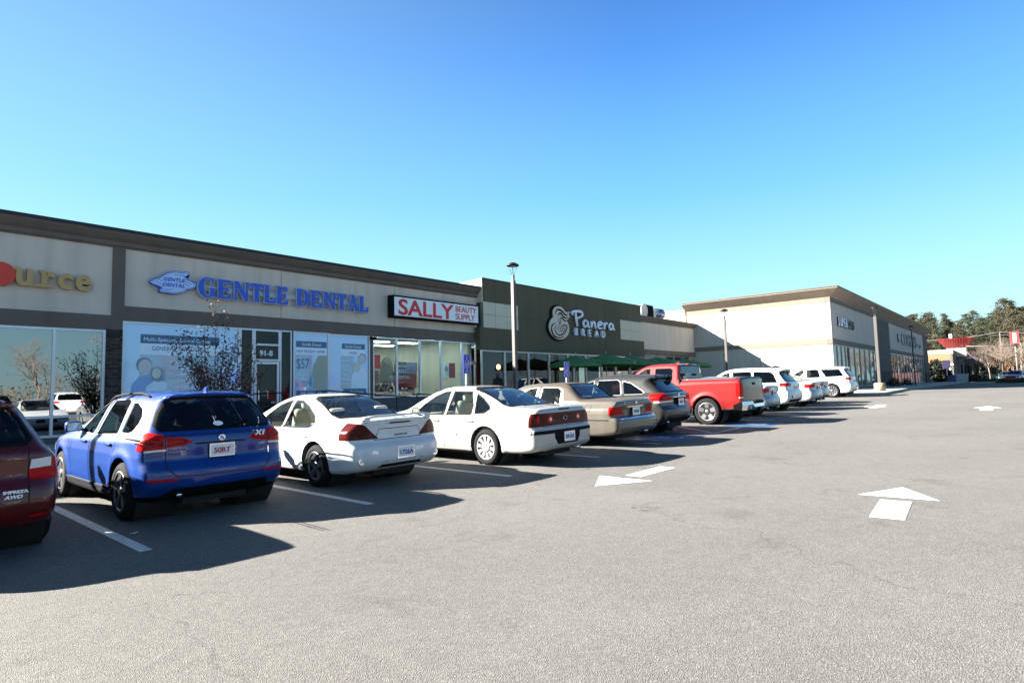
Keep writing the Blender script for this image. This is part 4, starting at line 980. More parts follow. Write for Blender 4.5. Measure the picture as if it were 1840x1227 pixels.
# ------------------------------------------------------------------ ground and markings
def asphalt():
    m = bpy.data.materials.new('weathered asphalt'); m.use_nodes = True; nt = m.node_tree; b = nt.nodes['Principled BSDF']; N = nt.nodes.new; K = nt.links.new
    tc = N('ShaderNodeTexCoord')
    v = N('ShaderNodeTexVoronoi'); v.inputs['Scale'].default_value = 135; K(tc.outputs['Object'], v.inputs['Vector'])
    sr = N('ShaderNodeSeparateColor'); K(v.outputs['Color'], sr.inputs[0])
    cr = N('ShaderNodeValToRGB'); e = cr.color_ramp.elements; e[0].position = 0.0; e[0].color = (.072, .069, .065, 1); e[1].position = 1; e[1].color = (.185, .177, .165, 1)
    x = cr.color_ramp.elements.new(.5); x.color = (.108, .102, .095, 1); x = cr.color_ramp.elements.new(.9); x.color = (.132, .126, .118, 1)
    K(sr.outputs[0], cr.inputs[0])
    n1 = N('ShaderNodeTexNoise'); n1.inputs['Scale'].default_value = .35; n1.inputs['Detail'].default_value = 5; K(tc.outputs['Object'], n1.inputs['Vector'])
    m1 = N('ShaderNodeMapRange'); m1.inputs[1].default_value = .3; m1.inputs[2].default_value = .7; m1.inputs[3].default_value = .90; m1.inputs[4].default_value = 1.08; K(n1.outputs['Fac'], m1.inputs[0])
    n3 = N('ShaderNodeTexNoise'); n3.inputs['Scale'].default_value = 7; n3.inputs['Detail'].default_value = 4; K(tc.outputs['Object'], n3.inputs['Vector'])
    m3 = N('ShaderNodeMapRange'); m3.inputs[1].default_value = .3; m3.inputs[2].default_value = .7; m3.inputs[3].default_value = .93; m3.inputs[4].default_value = 1.06; K(n3.outputs['Fac'], m3.inputs[0])
    # hairline cracks
    w = N('ShaderNodeTexVoronoi'); w.feature = 'DISTANCE_TO_EDGE'; w.inputs['Scale'].default_value = .13
    dn = N('ShaderNodeTexNoise'); dn.inputs['Scale'].default_value = 1.6; dn.inputs['Detail'].default_value = 5
    K(tc.outputs['Object'], dn.inputs['Vector']); ad = N('ShaderNodeMixRGB'); ad.blend_type = 'ADD'; ad.inputs[0].default_value = .8; K(tc.outputs['Object'], ad.inputs[1]); K(dn.outputs['Color'], ad.inputs[2]); K(ad.outputs[0], w.inputs['Vector'])
    cm = N('ShaderNodeMapRange'); cm.inputs[1].default_value = 0; cm.inputs[2].default_value = .0016; cm.inputs[3].default_value = .72; cm.inputs[4].default_value = 1; K(w.outputs['Distance'], cm.inputs[0])
    # oil drip stains down the middle of the stalls
    st = N('ShaderNodeTexNoise'); st.inputs['Scale'].default_value = 1.3; st.inputs['Detail'].default_value = 3; K(tc.outputs['Object'], st.inputs['Vector'])
    sm = N('ShaderNodeMapRange'); sm.inputs[1].default_value = .62; sm.inputs[2].default_value = .72; sm.inputs[3].default_value = 1; sm.inputs[4].default_value = .80; K(st.outputs['Fac'], sm.inputs[0])
    def mul(a, c):
        q = N('ShaderNodeMath'); q.operation = 'MULTIPLY'; K(a, q.inputs[0]); K(c, q.inputs[1]); return q.outputs[0]
    f = mul(mul(mul(m1.outputs[0], m3.outputs[0]), cm.outputs[0]), sm.outputs[0])
    vm = N('ShaderNodeVectorMath'); vm.operation = 'SCALE'; K(cr.outputs[0], vm.inputs[0]); K(f, vm.inputs['Scale']); K(vm.outputs[0], b.inputs['Base Color'])
    b.inputs['Roughness'].default_value = .88; b.inputs['Specular IOR Level'].default_value = .3
    bp = N('ShaderNodeBump'); bp.inputs['Strength'].default_value = .7; bp.inputs['Distance'].default_value = .006
    K(v.outputs['Distance'], bp.inputs['Height']); K(bp.outputs[0], b.inputs['Normal'])
    return m
ASP = asphalt()
def sheet(name, xs, ys, m, dz=0.0, kind=None, parent=None, zf=gz):
    b = BM(); V = [[b.verts.new((x, y, zf(x)+dz)) for y in ys] for x in xs]
    for i in range(len(xs)-1):
        for j in range(len(ys)-1):
            f = b.faces.new((V[i][j], V[i+1][j], V[i+1][j+1], V[i][j+1])); f.smooth = True
    return obj(name, b, m, parent, kind=kind)
xs = [-700, -200, -60, -20, -8, 0, 2, 3, 3.6, 4.2, 4.6, 5, 5.6, 6.4, 8, 10, 14, 20, 30, 40, 46, 48, 50, 51.5, 53, 54.5, 57, 62, 80, 120, 200, 400, 900]
sheet('ground', xs, [-900, -200, -40, -10, 0, 5, 10, 20, 60, 300, 900], ASP, kind='structure')
def linemat(nm='worn white line paint', p0=.36, p1=.47, c0=(.14, .135, .13), c1=(.45, .45, .44), sc=14):
    m = mat(nm, (.62, .62, .60), rough=.7); nt = m.node_tree; b = nt.nodes['Principled BSDF']
    tc = nt.nodes.new('ShaderNodeTexCoord'); n = nt.nodes.new('ShaderNodeTexNoise'); n.inputs['Scale'].default_value = sc; n.inputs['Detail'].default_value = 8; n.inputs['Roughness'].default_value = .8
    nt.links.new(tc.outputs['Object'], n.inputs['Vector']); cr = nt.nodes.new('ShaderNodeValToRGB'); e = cr.color_ramp.elements
    e[0].position = p0; e[0].color = (*c0, 1); e[1].position = p1; e[1].color = (*c1, 1); nt.links.new(n.outputs['Fac'], cr.inputs[0]); nt.links.new(cr.outputs[0], b.inputs['Base Color']); return m
LINE = linemat()
ARW = linemat('scuffed arrow paint', .35, .43, (.20, .19, .18), (.50, .50, .49), 26)
BLUEP = mat('blue accessible bay paint', (.008, .06, .17), rough=.6, vary=.25, vscale=12)
def polysheet(name, pts, m, dz=.004, parent=None, kind=None):
    b = BM(); vs = [b.verts.new((x, y, gz(x)+dz)) for x, y in pts]; f = b.faces.new(vs)
    if f.normal.z < 0: f.normal_flip()
    bmesh.ops.triangulate(b, faces=b.faces)
    return obj(name, b, m, parent, kind=kind)
def linequad(a, b_, w):
    a = Vector(a); b_ = Vector(b_); d = (b_-a).normalized(); n = Vector((-d.y, d.x))*w/2
    return [(a+n)[:], (b_+n)[:], (b_-n)[:], (a-n)[:]]
stall = [(-0.6, 6.35), (2.0, 6.35), (4.57, 6.42), (7.19, 6.35), (9.78, 6.35), (12.35, 6.35), (15.15, 6.3), (17.05, 6.3), (19.95, 6.3), (22.6, 6.35), (25.2, 6.35), (27.8, 6.35), (30.4, 6.35), (33, 6.35), (35.6, 6.35), (38.2, 6.35)]
for i, (x, y0) in enumerate(stall):
    b = BM(); V = []
    for y in (y0, 9.0, 12.2): V.append([b.verts.new((x+d, y, gz(x+d)+.004)) for d in (-.055, .055)])
    for j in range(2): b.faces.new((V[j][0], V[j][1], V[j+1][1], V[j+1][0]))
    obj('parking_line', b, LINE, kind='structure')
for k in range(5):
    y = 6.35+k*1.25
    polysheet('parking_line', linequad((15.22, y), (16.98, y+1.9), .10), LINE, .004, kind='structure')
polysheet('parking_line', linequad((15.1, 6.28), (17.1, 6.28), .10), LINE, .008, kind='structure')
def arrow(tip, base_c, hw, s0, s1, sw):
    t = Vector(tip); c = Vector(base_c); d = (t-c).normalized(); n = Vector((-d.y, d.x))
    b = BM()
    for pts in ([t, c+n*hw, c-n*hw], [c-d*s0+n*sw, c-d*s0-n*sw, c-d*s1-n*sw, c-d*s1+n*sw]):
        vs = [b.verts.new((p.x, p.y, gz(p.x)+.004)) for p in pts]; f = b.faces.new(vs); f.normal_update()
        if f.normal.z < 0: f.normal_flip()
    return obj('road_arrow', b, ARW, kind='structure')
arrow((9.06, 1.32), (8.30, 1.27), .41, .20, 1.22, .155)
arrow((7.13, 4.72), (7.92, 4.70), .46, .22, 1.32, .14)
arrow((29.0, 1.26), (27.65, 1.24), .42, .18, 1.5, .18)
arrow((27.0, 4.9), (28.4, 4.88), .42, .2, 1.5, .17)
def access(cx, cy):
    o = polysheet('accessible_bay_marking', [(cx-.75, cy-.65), (cx+.75, cy-.65), (cx+.75, cy+.65), (cx-.75, cy+.65)], BLUEP, .004, kind='structure')
    b = BM(); c = []
    for k in range(19):
        a = R(150+240*k/18); c.append((cx+.02+.24*math.cos(a), cy-.12+.24*math.sin(a)))
    segs = [c, [(cx-.05, cy+.45), (cx-.02, cy+.02), (cx+.22, cy+.02), (cx+.38, cy-.36)], [(cx-.04, cy+.22), (cx+.2, cy+.22)]]
    for s in segs:
        for p, q in zip(s[:-1], s[1:]):
            vs = [b.verts.new((x, y, gz(x)+.008)) for x, y in linequad(p, q, .07)]; f = b.faces.new(vs); f.normal_update()
            if f.normal.z < 0: f.normal_flip()
    obj('wheelchair_mark', b, LINE, o)
def stain(x, y, r, seed):
    rng = random.Random(seed); pts = [(x+r*rng.uniform(.6, 1.1)*math.cos(a), y+r*1.3*rng.uniform(.6, 1.1)*math.sin(a)) for a in np.linspace(0, 2*math.pi, 15)[:-1]]
    c = catmull(pts+[pts[0]], 3)[:-1]; return polysheet('oil_stain', c, OIL, .0022, kind='structure')
def oilmat():
    m = mat('oil stained asphalt', (.05, .047, .044), rough=.75); nt = m.node_tree; b = nt.nodes['Principled BSDF']
    tc = nt.nodes.new('ShaderNodeTexCoord'); n = nt.nodes.new('ShaderNodeTexNoise'); n.inputs['Scale'].default_value = 9; n.inputs['Detail'].default_value = 6; nt.links.new(tc.outputs['Object'], n.inputs['Vector'])
    cr = nt.nodes.new('ShaderNodeMapRange'); cr.inputs[1].default_value = .50; cr.inputs[2].default_value = .68; cr.inputs[3].default_value = 0; cr.inputs[4].default_value = .35; nt.links.new(n.outputs['Fac'], cr.inputs[0]); nt.links.new(cr.outputs[0], b.inputs['Alpha']); return m
OIL = oilmat()
for i, (x, y, r) in enumerate(((.9, 7.3, .35), (3.4, 6.4, .22), (5.9, 6.6, .3), (8.5, 5.9, .25), (16.2, 7.4, .3), (20.8, 7.2, .4), (6.2, 3.4, .16), (10.5, 3.2, .2), (12.4, 1.0, .14))): stain(x, y, r, i)
def crack(pts, w=.012):
    c = catmull(pts, 8); rng = random.Random(len(pts)); c = [(x+rng.gauss(0, .012), y+rng.gauss(0, .012)) for x, y in c]; b = BM(); V = []
    for i, (x, y) in enumerate(c):
        d = Vector(c[min(i+1, len(c)-1)])-Vector(c[max(i-1, 0)]); n = Vector((-d.y, d.x)).normalized()*w*(.5+rng.random()*.6)
        V.append([b.verts.new((x+n.x*s_, y+n.y*s_, gz(x)+.003)) for s_ in (1, -1)])
    for i in range(len(V)-1):
        f = b.faces.new((V[i][0], V[i][1], V[i+1][1], V[i+1][0])); f.normal_update()
        if f.normal.z < 0: f.normal_flip()
    obj('asphalt_crack', b, mat('dark crack', (.03, .028, .026), rough=.9), kind='structure')
crack([(15.3, 1.9), (15.9, 2.1), (16.2, 1.7), (17.0, 1.2)], .012)
access(13.65, 6.85); access(18.3, 6.35)
# pavement with kerb in front of the shops, raised walk at the doors
CONC = mat('pale concrete pavement', (.34, .32, .29), rough=.85, vary=.10, vscale=1.2, bump=.2, bscale=90)
KERB = mat('grey kerb concrete', (.27, .26, .24), rough=.85, vary=.12, vscale=3)
def slab(name, poly, z_add, m, skirt=.4, kind='structure', zf=gz, parent=None):
    """poly in (x,y), top follows the ground slope; split in x so that it follows the grade"""
    b = BM(); top = [b.verts.new((x, y, zf(x)+z_add)) for x, y in poly]; bot = [b.verts.new((x, y, zf(x)+z_add-skirt)) for x, y in poly]
    b.faces.new(top); n = len(poly)
    for i in range(n): b.faces.new((top[i], bot[i], bot[(i+1) % n], top[(i+1) % n]))
    bmesh.ops.recalc_face_normals(b, faces=b.faces); bmesh.ops.triangulate(b, faces=b.faces)
    return obj(name, b, m, parent, kind=kind)
xk = [-30, -8, 0, 3, 4.6, 6, 8, 12, 20, 30, 40.6]
def band(name, y0, y1, xs, za, m, skirt=.3):
    b = BM(); n = len(xs)
    T0 = [b.verts.new((x, y0, gz(x)+za)) for x in xs]; T1 = [b.verts.new((x, y1, gz(x)+za)) for x in xs]; B0 = [b.verts.new((x, y0, gz(x)+za-skirt)) for x in xs]; B1 = [b.verts.new((x, y1, gz(x)+za-skirt)) for x in xs]
    for i in range(n-1):
        b.faces.new((T0[i], T0[i+1], T1[i+1], T1[i])); b.faces.new((B0[i], B0[i+1], T0[i+1], T0[i])); b.faces.new((T1[i], T1[i+1], B1[i+1], B1[i]))
    b.faces.new((T0[0], T1[0], B1[0], B0[0])); b.faces.new((T0[-1], B0[-1], B1[-1], T1[-1]))
    return obj(name, b, m, kind='structure')
band('kerb', 12.45, 12.6, xk, .15, KERB); band('pavement', 12.6, 21.3, xk, .146, CONC)
xk2 = [40.75, 44, 48, 50, 51.5, 53, 54.5, 58, 70, 104]
band('kerb', 6.65, 6.8, xk2, .15, KERB); band('pavement', 6.8, 21.0, xk2, .146, CONC)
band('kerb', 6.8, 21.0, [40.6, 40.75], .15, KERB)
# ------------------------------------------------------------------ the shopping centre
FY = 21.0
STUC = mat('beige stucco', (.58, .51, .43), rough=.9, vary=.04, vscale=.7, bump=.25, bscale=160)
BROWN = mat('dark taupe trim', (.125, .102, .083), rough=.8, vary=.05, vscale=.8, bump=.15, bscale=140)
TAN = mat('tan cornice stucco', (.30, .235, .18), rough=.85, vary=.04, vscale=.8)
COPE = mat('black metal coping', (.012, .012, .02), rough=.4, metal=.3)
OLIVE = mat('olive stucco', (.088, .083, .05), rough=.9, vary=.05, vscale=.6, bump=.15, bscale=140)
CREAM = mat('cream wall tile', (.50, .48, .38), rough=.7, vary=.04, vscale=2)
GROUT = mat('tile joint', (.24, .23, .19), rough=.9)
JOINT = mat('wall control joint', (.16, .145, .13), rough=.9)
FRAME = mat('brushed aluminium frame', (.50, .54, .60), rough=.35, metal=.55)
GFRAME = mat('grey aluminium frame', (.30, .32, .34), rough=.4, metal=.5)
KNEE = mat('grey knee wall', (.09, .088, .09), rough=.85, vary=.1)
ROOF = mat('grey roof membrane', (.25, .25, .25), rough=.9)
SGL = glass('reflective shop glass', (.12, .16, .17), ior=3.2)
SGLD = glass('clear film shop glass', (.93, .97, 1.0), ior=1.6)
SGL2 = glass('clear shop glass', (.80, .88, .88), ior=1.42)
SGL3 = glass('tinted restaurant glass', (.30, .31, .30), ior=1.6)
DIM = mat('dim interior wall', (.20, .19, .17), rough=.9)
DIMF = mat('interior floor', (.12, .11, .10), rough=.5)
def weather(m, amt=.10, sx=1.1):
    nt = m.node_tree; b = nt.nodes['Principled BSDF']; src = b.inputs['Base Color'].links[0].from_socket
    tc = nt.nodes.new('ShaderNodeTexCoord'); mp = nt.nodes.new('ShaderNodeMapping'); mp.inputs['Scale'].default_value = (sx, sx, .10); nt.links.new(tc.outputs['Object'], mp.inputs[0])
    n = nt.nodes.new('ShaderNodeTexNoise'); n.inputs['Scale'].default_value = 2.2; n.inputs['Detail'].default_value = 6; nt.links.new(mp.outputs[0], n.inputs['Vector'])
    r = nt.nodes.new('ShaderNodeMapRange'); r.inputs[1].default_value = .42; r.inputs[2].default_value = .75; r.inputs[3].default_value = 1.0; r.inputs[4].default_value = 1-amt*1.8; nt.links.new(n.outputs['Fac'], r.inputs[0])
    v = nt.nodes.new('ShaderNodeVectorMath'); v.operation = 'SCALE'; nt.links.new(src, v.inputs[0]); nt.links.new(r.outputs[0], v.inputs['Scale']); nt.links.new(v.outputs[0], b.inputs['Base Color'])
for m_ in (STUC, BROWN, OLIVE, TAN): weather(m_)
def stonemat():
    m = bpy.data.materials.new('ledger stone'); m.use_nodes = True; nt = m.node_tree; b = nt.nodes['Principled BSDF']; N = nt.nodes.new; K = nt.links.new
    tc = N('ShaderNodeTexCoord'); mp = N('ShaderNodeMapping'); mp.inputs['Rotation'].default_value = (R(90), 0, 0); K(tc.outputs['Object'], mp.inputs[0])
    br = N('ShaderNodeTexBrick'); br.inputs['Scale'].default_value = 1; br.inputs['Brick Width'].default_value = .26; br.inputs['Row Height'].default_value = .06; br.inputs['Mortar Size'].default_value = .006
    br.inputs['Color1'].default_value = (.035, .028, .024, 1); br.inputs['Color2'].default_value = (.15, .11, .085, 1); br.inputs['Mortar'].default_value = (.01, .01, .01, 1); br.inputs['Bias'].default_value = -.1; br.offset_frequency = 3; br.squash = .7; br.squash_frequency = 3
    K(mp.outputs[0], br.inputs['Vector']); nz = N('ShaderNodeTexNoise'); nz.inputs['Scale'].default_value = 14; K(tc.outputs['Object'], nz.inputs['Vector'])
    mx = N('ShaderNodeMixRGB'); mx.blend_type = 'MULTIPLY'; mx.inputs[0].default_value = .7; K(br.outputs['Color'], mx.inputs[1]); K(nz.outputs['Color'], mx.inputs[2]); K(mx.outputs[0], b.inputs['Base Color'])
    bp = N('ShaderNodeBump'); bp.inputs['Strength'].default_value = 1; bp.inputs['Distance'].default_value = .05; K(br.outputs['Color'], bp.inputs['Height']); K(bp.outputs[0], b.inputs['Normal']); b.inputs['Roughness'].default_value = .9
    return m
STONE = stonemat()
def part(name, m, parent, *boxes, bev=0):
    b = BM()
    for q in boxes: bx(b, *q, bev)
    return obj(name, b, m, parent)
def cornice(name, pts, prof, m, parent, cope=None):
    """sweep profile [(out, z)] along pts [(x,y)] with outward side = right of travel"""
    b = BM(); n = len(pts); rings = []
    for i, p in enumerate(pts):
        p = Vector(p)
        d1 = (Vector(pts[i])-Vector(pts[i-1])).normalized() if i > 0 else (Vector(pts[1])-Vector(pts[0])).normalized()
        d2 = (Vector(pts[i+1])-Vector(pts[i])).normalized() if i < n-1 else d1
        n1 = Vector((d1.y, -d1.x)); n2 = Vector((d2.y, -d2.x)); m_ = (n1+n2)/(1+n1.dot(n2))
        rings.append([b.verts.new((p.x+m_.x*o, p.y+m_.y*o, z)) for o, z in prof])
    for i in range(n-1):
        for j in range(len(prof)):
            k = (j+1) % len(prof); b.faces.new((rings[i][j], rings[i][k], rings[i+1][k], rings[i+1][j]))
    b.faces.new(rings[0]); b.faces.new(rings[-1][::-1]); bmesh.ops.recalc_face_normals(b, faces=b.faces)
    return obj(name, b, m, parent)
def window(parent, x0, x1, y, z0, z1, m, fm=FRAME, vs=(), hs=(), fw=.055, name='window'):
    """framed glazing in a wall facing -y: frame with mullions, one pane"""
    b = BM()
    bx(b, x0, x1, y-.06, y+.04, z0, z0+fw); bx(b, x0, x1, y-.06, y+.04, z1-fw, z1)
    bx(b, x0, x0+fw, y-.058, y+.038, z0+fw, z1-fw); bx(b, x1-fw, x1, y-.058, y+.038, z0+fw, z1-fw)
    for v in vs: bx(b, v-fw/2, v+fw/2, y-.055, y+.035, z0+fw, z1-fw)
    for h in hs: bx(b, x0+fw, x1-fw, y-.052, y+.032, h-fw/2, h+fw/2)
    f = obj(name, b, fm, parent)
    b = BM(); v = [b.verts.new(p) for p in ((x0+.01, y, z0+.01), (x1-.01, y, z0+.01), (x1-.01, y, z1-.01), (x0+.01, y, z1-.01))]; b.faces.new(v)
    obj('pane', b, m, f)
    return f
LX0 = -14.0
# --- left building
LB = thing('shop_building', 'long beige shop building with dark taupe trim holding the dental and beauty shops', 'building', (0, 0, 0))
part('wall', STUC, LB, (LX0, 5.5, FY+.02, FY+.3, 3.93, 6.05), (5.83, 21.44, FY+.02, FY+.3, 4.25, 6.05))
part('band', BROWN, LB, (LX0, 5.5, FY-.04, FY+.3, 3.47, 3.93), (5.5, 5.83, FY-.045, FY+.3, 3.50, 6.05), (5.83, 21.44, FY-.04, FY+.3, 3.78, 4.25), (LX0, 21.44, FY-.04, FY+.3, 6.05, 6.12))
cornice('cornice', [(LX0, FY), (21.46, FY)], [(.05, 6.08), (.09, 6.10), (.10, 6.22), (.20, 6.30), (.30, 6.42), (.33, 6.50), (-.2, 6.50), (-.2, 6.08)], BROWN, LB)
cornice('coping', [(LX0, FY), (21.47, FY)], [(.36, 6.49), (.36, 6.585), (-.3, 6.60), (-.3, 6.49)], COPE, LB)
part('control_joint', JOINT, LB, *[(x-.008, x+.008, FY+.012, FY+.05, 4.26, 6.04) for x in (10.96, 16.25)])
part('stone_pier', STONE, LB, (5.36, 5.80, FY-.07, FY+.3, .05, 3.5))
part('roof', ROOF, LB, (LX0, 21.1, FY+.3, 45, 5.9, 6.0))
part('back_wall', STUC, LB, (LX0, 21.1, 45, 45.3, 0, 6.5), (LX0, LX0+.3, FY+.3, 45, 0, 6.5), (21.0, 21.3, FY+.3, 45, 0, 5.9))
# interiors
FLR = .42
part('interior_wall', mat('grey green shop interior', (.13, .15, .14), rough=.9), LB, (LX0, 5.6, 27.0, 27.2, 0, 3.9), (5.6, 14.9, 24.0, 24.2, 0, 4.0), (15.0, 21.2, 31.0, 31.2, 0, 4.0), (5.55, 5.65, FY+.3, 27, 0, 4), (14.92, 15.02, FY+.2, 31, 0, 4))
part('interior_floor', DIMF, LB, (LX0, 21.2, FY+.05, 31, .2, FLR))
part('ceiling', mat('ceiling tile', (.5, .5, .48), rough=.9), LB, (LX0, 21.2, FY+.3, 31, 3.9, 4.0))
part('ceiling_light', mat('lit ceiling panel', (.8, .9, .85), emit=(.75, 1, .9), es=2.2), LB, *[(x, x+1.2, y, y+.35, 3.86, 3.895) for x in (15.4, 17.2, 19.0) for y in (22.2, 24.2, 26.2, 28.5)])
part('knee_wall', KNEE, LB, (11.36, 20.33, FY-.02, FY+.2, .1, 1.14))
part('knee_wall', KNEE, LB, (LX0, 5.36, FY-.02, FY+.2, .0, .34))
for x0, x1, vs in ((-7.0, -.9, (-5, -3)), (-.9, 5.36, (1.6, 4.11))):
    window(LB, x0, x1, FY, .34, 3.47, SGL, FRAME, vs, (.93,), .07)
window(LB, 5.8, 9.4, FY, .55, 3.78, SGLD, FRAME, (), (), .06)
window(LB, 9.4, 9.9, FY, .55, 3.78, SGL2, FRAME, (), (), .06)
b = window(LB, 9.9, 10.9, FY, 2.62, 3.78, SGL2, FRAME, (), (3.22,), .07, 'transom_window')
d = window(LB, 9.93, 10.87, FY-.0, .44, 2.60, SGL2, FRAME, (), (.72,), .09, 'door')
part('handle', CHR, d, (10.05, 10.09, FY-.12, FY-.09, 1.2, 1.55))
window(LB, 10.9, 11.36, FY, .55, 3.78, SGL2, FRAME, (), (), .05)
window(LB, 11.42, 12.95, FY, 1.14, 3.78, SGLD, FRAME, (), (), .06)
window(LB, 12.95, 14.88, FY, 1.14, 3.76, SGLD, FRAME, (), (), .06)
part('pier', BROWN, LB, (14.88, 15.05, FY-.03, FY+.2, .2, 3.8))
for x0, x1 in ((15.05, 16.31), (16.31, 17.64), (17.64, 18.93), (18.93, 20.30)): window(LB, x0, x1, FY, 1.14, 3.74, SGL2, FRAME, (), (), .05)
window(LB, 20.30, 21.3, FY, 2.75, 3.72, SGL2, FRAME, (), (), .06, 'transom_window')
d = window(LB, 20.34, 21.26, FY, .44, 2.73, SGL2, FRAME, (), (.72,), .09, 'door')
part('security_camera', BLK, LB, (14.9, 15.1, FY-.25, FY-.05, 3.62, 3.72), bev=.02)
# entrance walk raised to the doors
part('entrance_walk', CONC, LB, (9.2, 21.3, 18.6, FY-.02, .1, .43))
# --- bakery section
PB = thing('bakery_building', 'olive green bakery front with cream tile panels at both ends of its wall', 'building')
PY = 20.6
part('wall', OLIVE, PB, (21.5, 37.7, PY, PY+.3, 5.85, 7.0), (24.25, 34.85, PY, PY+.3, 4.50, 5.85), (21.2, 38.0, PY-.02, PY+.3, 3.38, 4.50), (21.5, 21.8, PY+.3, 27, 4.5, 7.0), (37.4, 37.7, PY+.3, 27, 4.5, 7.0))
part('return_wall', STUC, PB, (21.44, 21.5, PY+.02, 26, 5.8, 6.99))
part('coping', COPE, PB, (21.42, 37.76, PY-.04, PY+.34, 7.0, 7.05))
part('roof', ROOF, PB, (21.8, 37.4, PY+.3, 45, 5.9, 6.0))
for x0, x1, nx in ((21.52, 24.25, 3), (34.85, 37.69, 2)):
    w_ = (x1-x0)/nx; bs = []
    for i in range(nx):
        for j in range(2): bs.append((x0+i*w_+.012, x0+(i+1)*w_-.012, PY+.02, PY+.25, 4.51+j*.67+.012, 4.51+(j+1)*.67-.012))
    part('tile_panel', CREAM, PB, *bs)
    part('tile_joint', GROUT, PB, (x0, x1, PY+.04, PY+.24, 4.505, 5.845))
part('control_joint', mat('olive joint', (.03, .03, .02), rough=.9), PB, (24.3, 34.8, PY-.003, PY+.01, 5.16, 5.172), (28.0, 28.012, PY-.004, PY+.01, 4.52, 6.98), (33.0, 33.012, PY-.004, PY+.01, 4.52, 6.98), (28.0, 28.012, PY-.024, PY-.015, 3.4, 4.48))
part('interior_wall', mat('rust brown interior', (.16, .06, .03), rough=.8, vary=.3, vscale=1), PB, (21.3, 37.6, 26.0, 26.2, 0, 3.9))
part('interior_floor', DIMF, PB, (21.3, 37.6, PY+.05, 26, .3, .5)); part('ceiling', mat('dark ceiling', (.06, .05, .045), rough=.9), PB, (21.3, 37.6, PY+.3, 26, 3.45, 3.5))
part('interior_table', mat('table top wood', (.25, .13, .06), rough=.4), PB, *[(x, x+.9, 22.2, 23.0, 1.18, 1.24) for x in (22.2, 25, 27.4, 30)], *[(x+.4, x+.5, 22.55, 22.65, .5, 1.18) for x in (22.2, 25, 27.4, 30)])
LITB = mat('lit amber pendant', (1, .7, .4), emit=(1, .45, .18), es=3.0)
for x in (24.3, 30.2):
    b = BM(); lathe(b, [(.02, 2.75), (.09, 2.70), (.12, 2.58), (.08, 2.48), (.02, 2.46)], 'z', (x, 22.2, 0), 16); o = obj('pendant_lamp', b, LITB, PB)
    b = BM(); tube(b, [(x, 22.2, 2.75), (x, 22.2, 3.45)], .008, 6); obj('cord', b, BLK, o)
xsP = [21.25, 23.0, 24.95, 26.8, 28.6, 29.2, 30.5, 32.3, 34.0, 35.8, 37.5]
for a, c in zip(xsP[:-1], xsP[1:]): window(PB, a, c, PY, .62, 3.36, SGL3, mat('pale steel frame', (.42, .42, .40), rough=.4, metal=.4), (), (), .07)
part('sill_wall', mat('dark sill wall', (.05, .045, .04), rough=.9), PB, (21.25, 37.5, PY-.03, PY+.2, .1, .62))
# --- connector
CB = thing('link_building', 'low beige link building with tan cornice between the olive bakery front and lit wall', 'building')
part('wall', STUC, CB, (37.72, 47.45, FY+.02, FY+.3, 4.0, 6.0)); part('band', BROWN, CB, (38.02, 47.45, FY-.04, FY+.3, 3.66, 4.0))
part('lower_wall', mat('dark beige entrance wall', (.30, .27, .24), rough=.9), CB, (37.75, 42.2, FY+.1, FY+.3, .3, 3.66), (46.3, 47.45, FY+.1, FY+.3, .3, 3.66))  # lower wall in a darker beige than the stucco above
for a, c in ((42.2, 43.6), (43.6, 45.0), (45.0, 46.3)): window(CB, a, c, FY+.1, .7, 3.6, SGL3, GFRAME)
part('interior_wall', DIM, CB, (42, 47.4, 25, 25.2, 0, 3.7))
cornice('cornice', [(37.74, FY), (47.46, FY)], [(.03, 5.98), (.05, 6.05), (.16, 6.16), (.26, 6.30), (.28, 6.40), (-.2, 6.42), (-.2, 5.98)], BROWN, CB)
part('roof', ROOF, CB, (37.7, 47.4, FY+.3, 45, 5.9, 6.0))
# --- big corner building
SB_ = thing('corner_building', 'tall corner building with flared tan cornice, one end wall brilliant white in the sun', 'building')
SX = 47.5; SY = 10.6; EX = 101.0
LIT = mat('pale stucco end wall', (.42, .40, .365), rough=.9, vary=.02, vscale=.7, bump=.2, bscale=160)
ST2 = mat('greige stucco', (.43, .395, .35), rough=.9, vary=.04, vscale=.4)
BLOCK = mat('taupe block pier', (.085, .07, .062), rough=.9, vary=.1, vscale=1.2)
part('side_wall', LIT, SB_, (SX, SX+.3, SY+.3, 21.6, 4.41, 7.14), (SX, SX+.3, SY+.3, 30, .3, 4.05))
part('side_band', mat('tan side band', (.155, .128, .10), rough=.9, vary=.04), SB_, (SX-.04, SX+.28, SY+.3, 30, 4.05, 4.41), (SX-.03, SX+.28, SY+.3, 21.6, 7.14, 7.5))
for y in (13.2, 15.7, 18.6): part('control_joint', mat('dark wall joint', (.05, .045, .04), rough=.9), SB_, *[(SX-.006, SX+.05, y-.012, y+.012, a, c) for a, c in ((4.42, 7.13), (.6, 4.04))])
part('front_wall', ST2, SB_, (SX+.02, 64.4, SY, SY+.3, 4.45, 7.14), (71.0, 97.0, SY, SY+.3, 4.45, 7.14))
part('front_band', BROWN, SB_, (SX-.035, 64.4, SY-.04, SY+.3, 4.05, 4.45), (71.0, 97.0, SY-.04, SY+.3, 4.05, 4.45), (SX-.02, EX, SY-.03, SY+.3, 7.14, 7.5))
part('block_pier', BLOCK, SB_, (64.4, 71.0, SY-.06, SY+.3, 2.2, 7.14))
part('block_pier', BLOCK, SB_, (97.0, EX, SY-.06, SY+.3, 2.2, 7.14))
part('end_wall', BLOCK, SB_, (EX-.3, EX, SY+.3, 30, 2.2, 7.14))
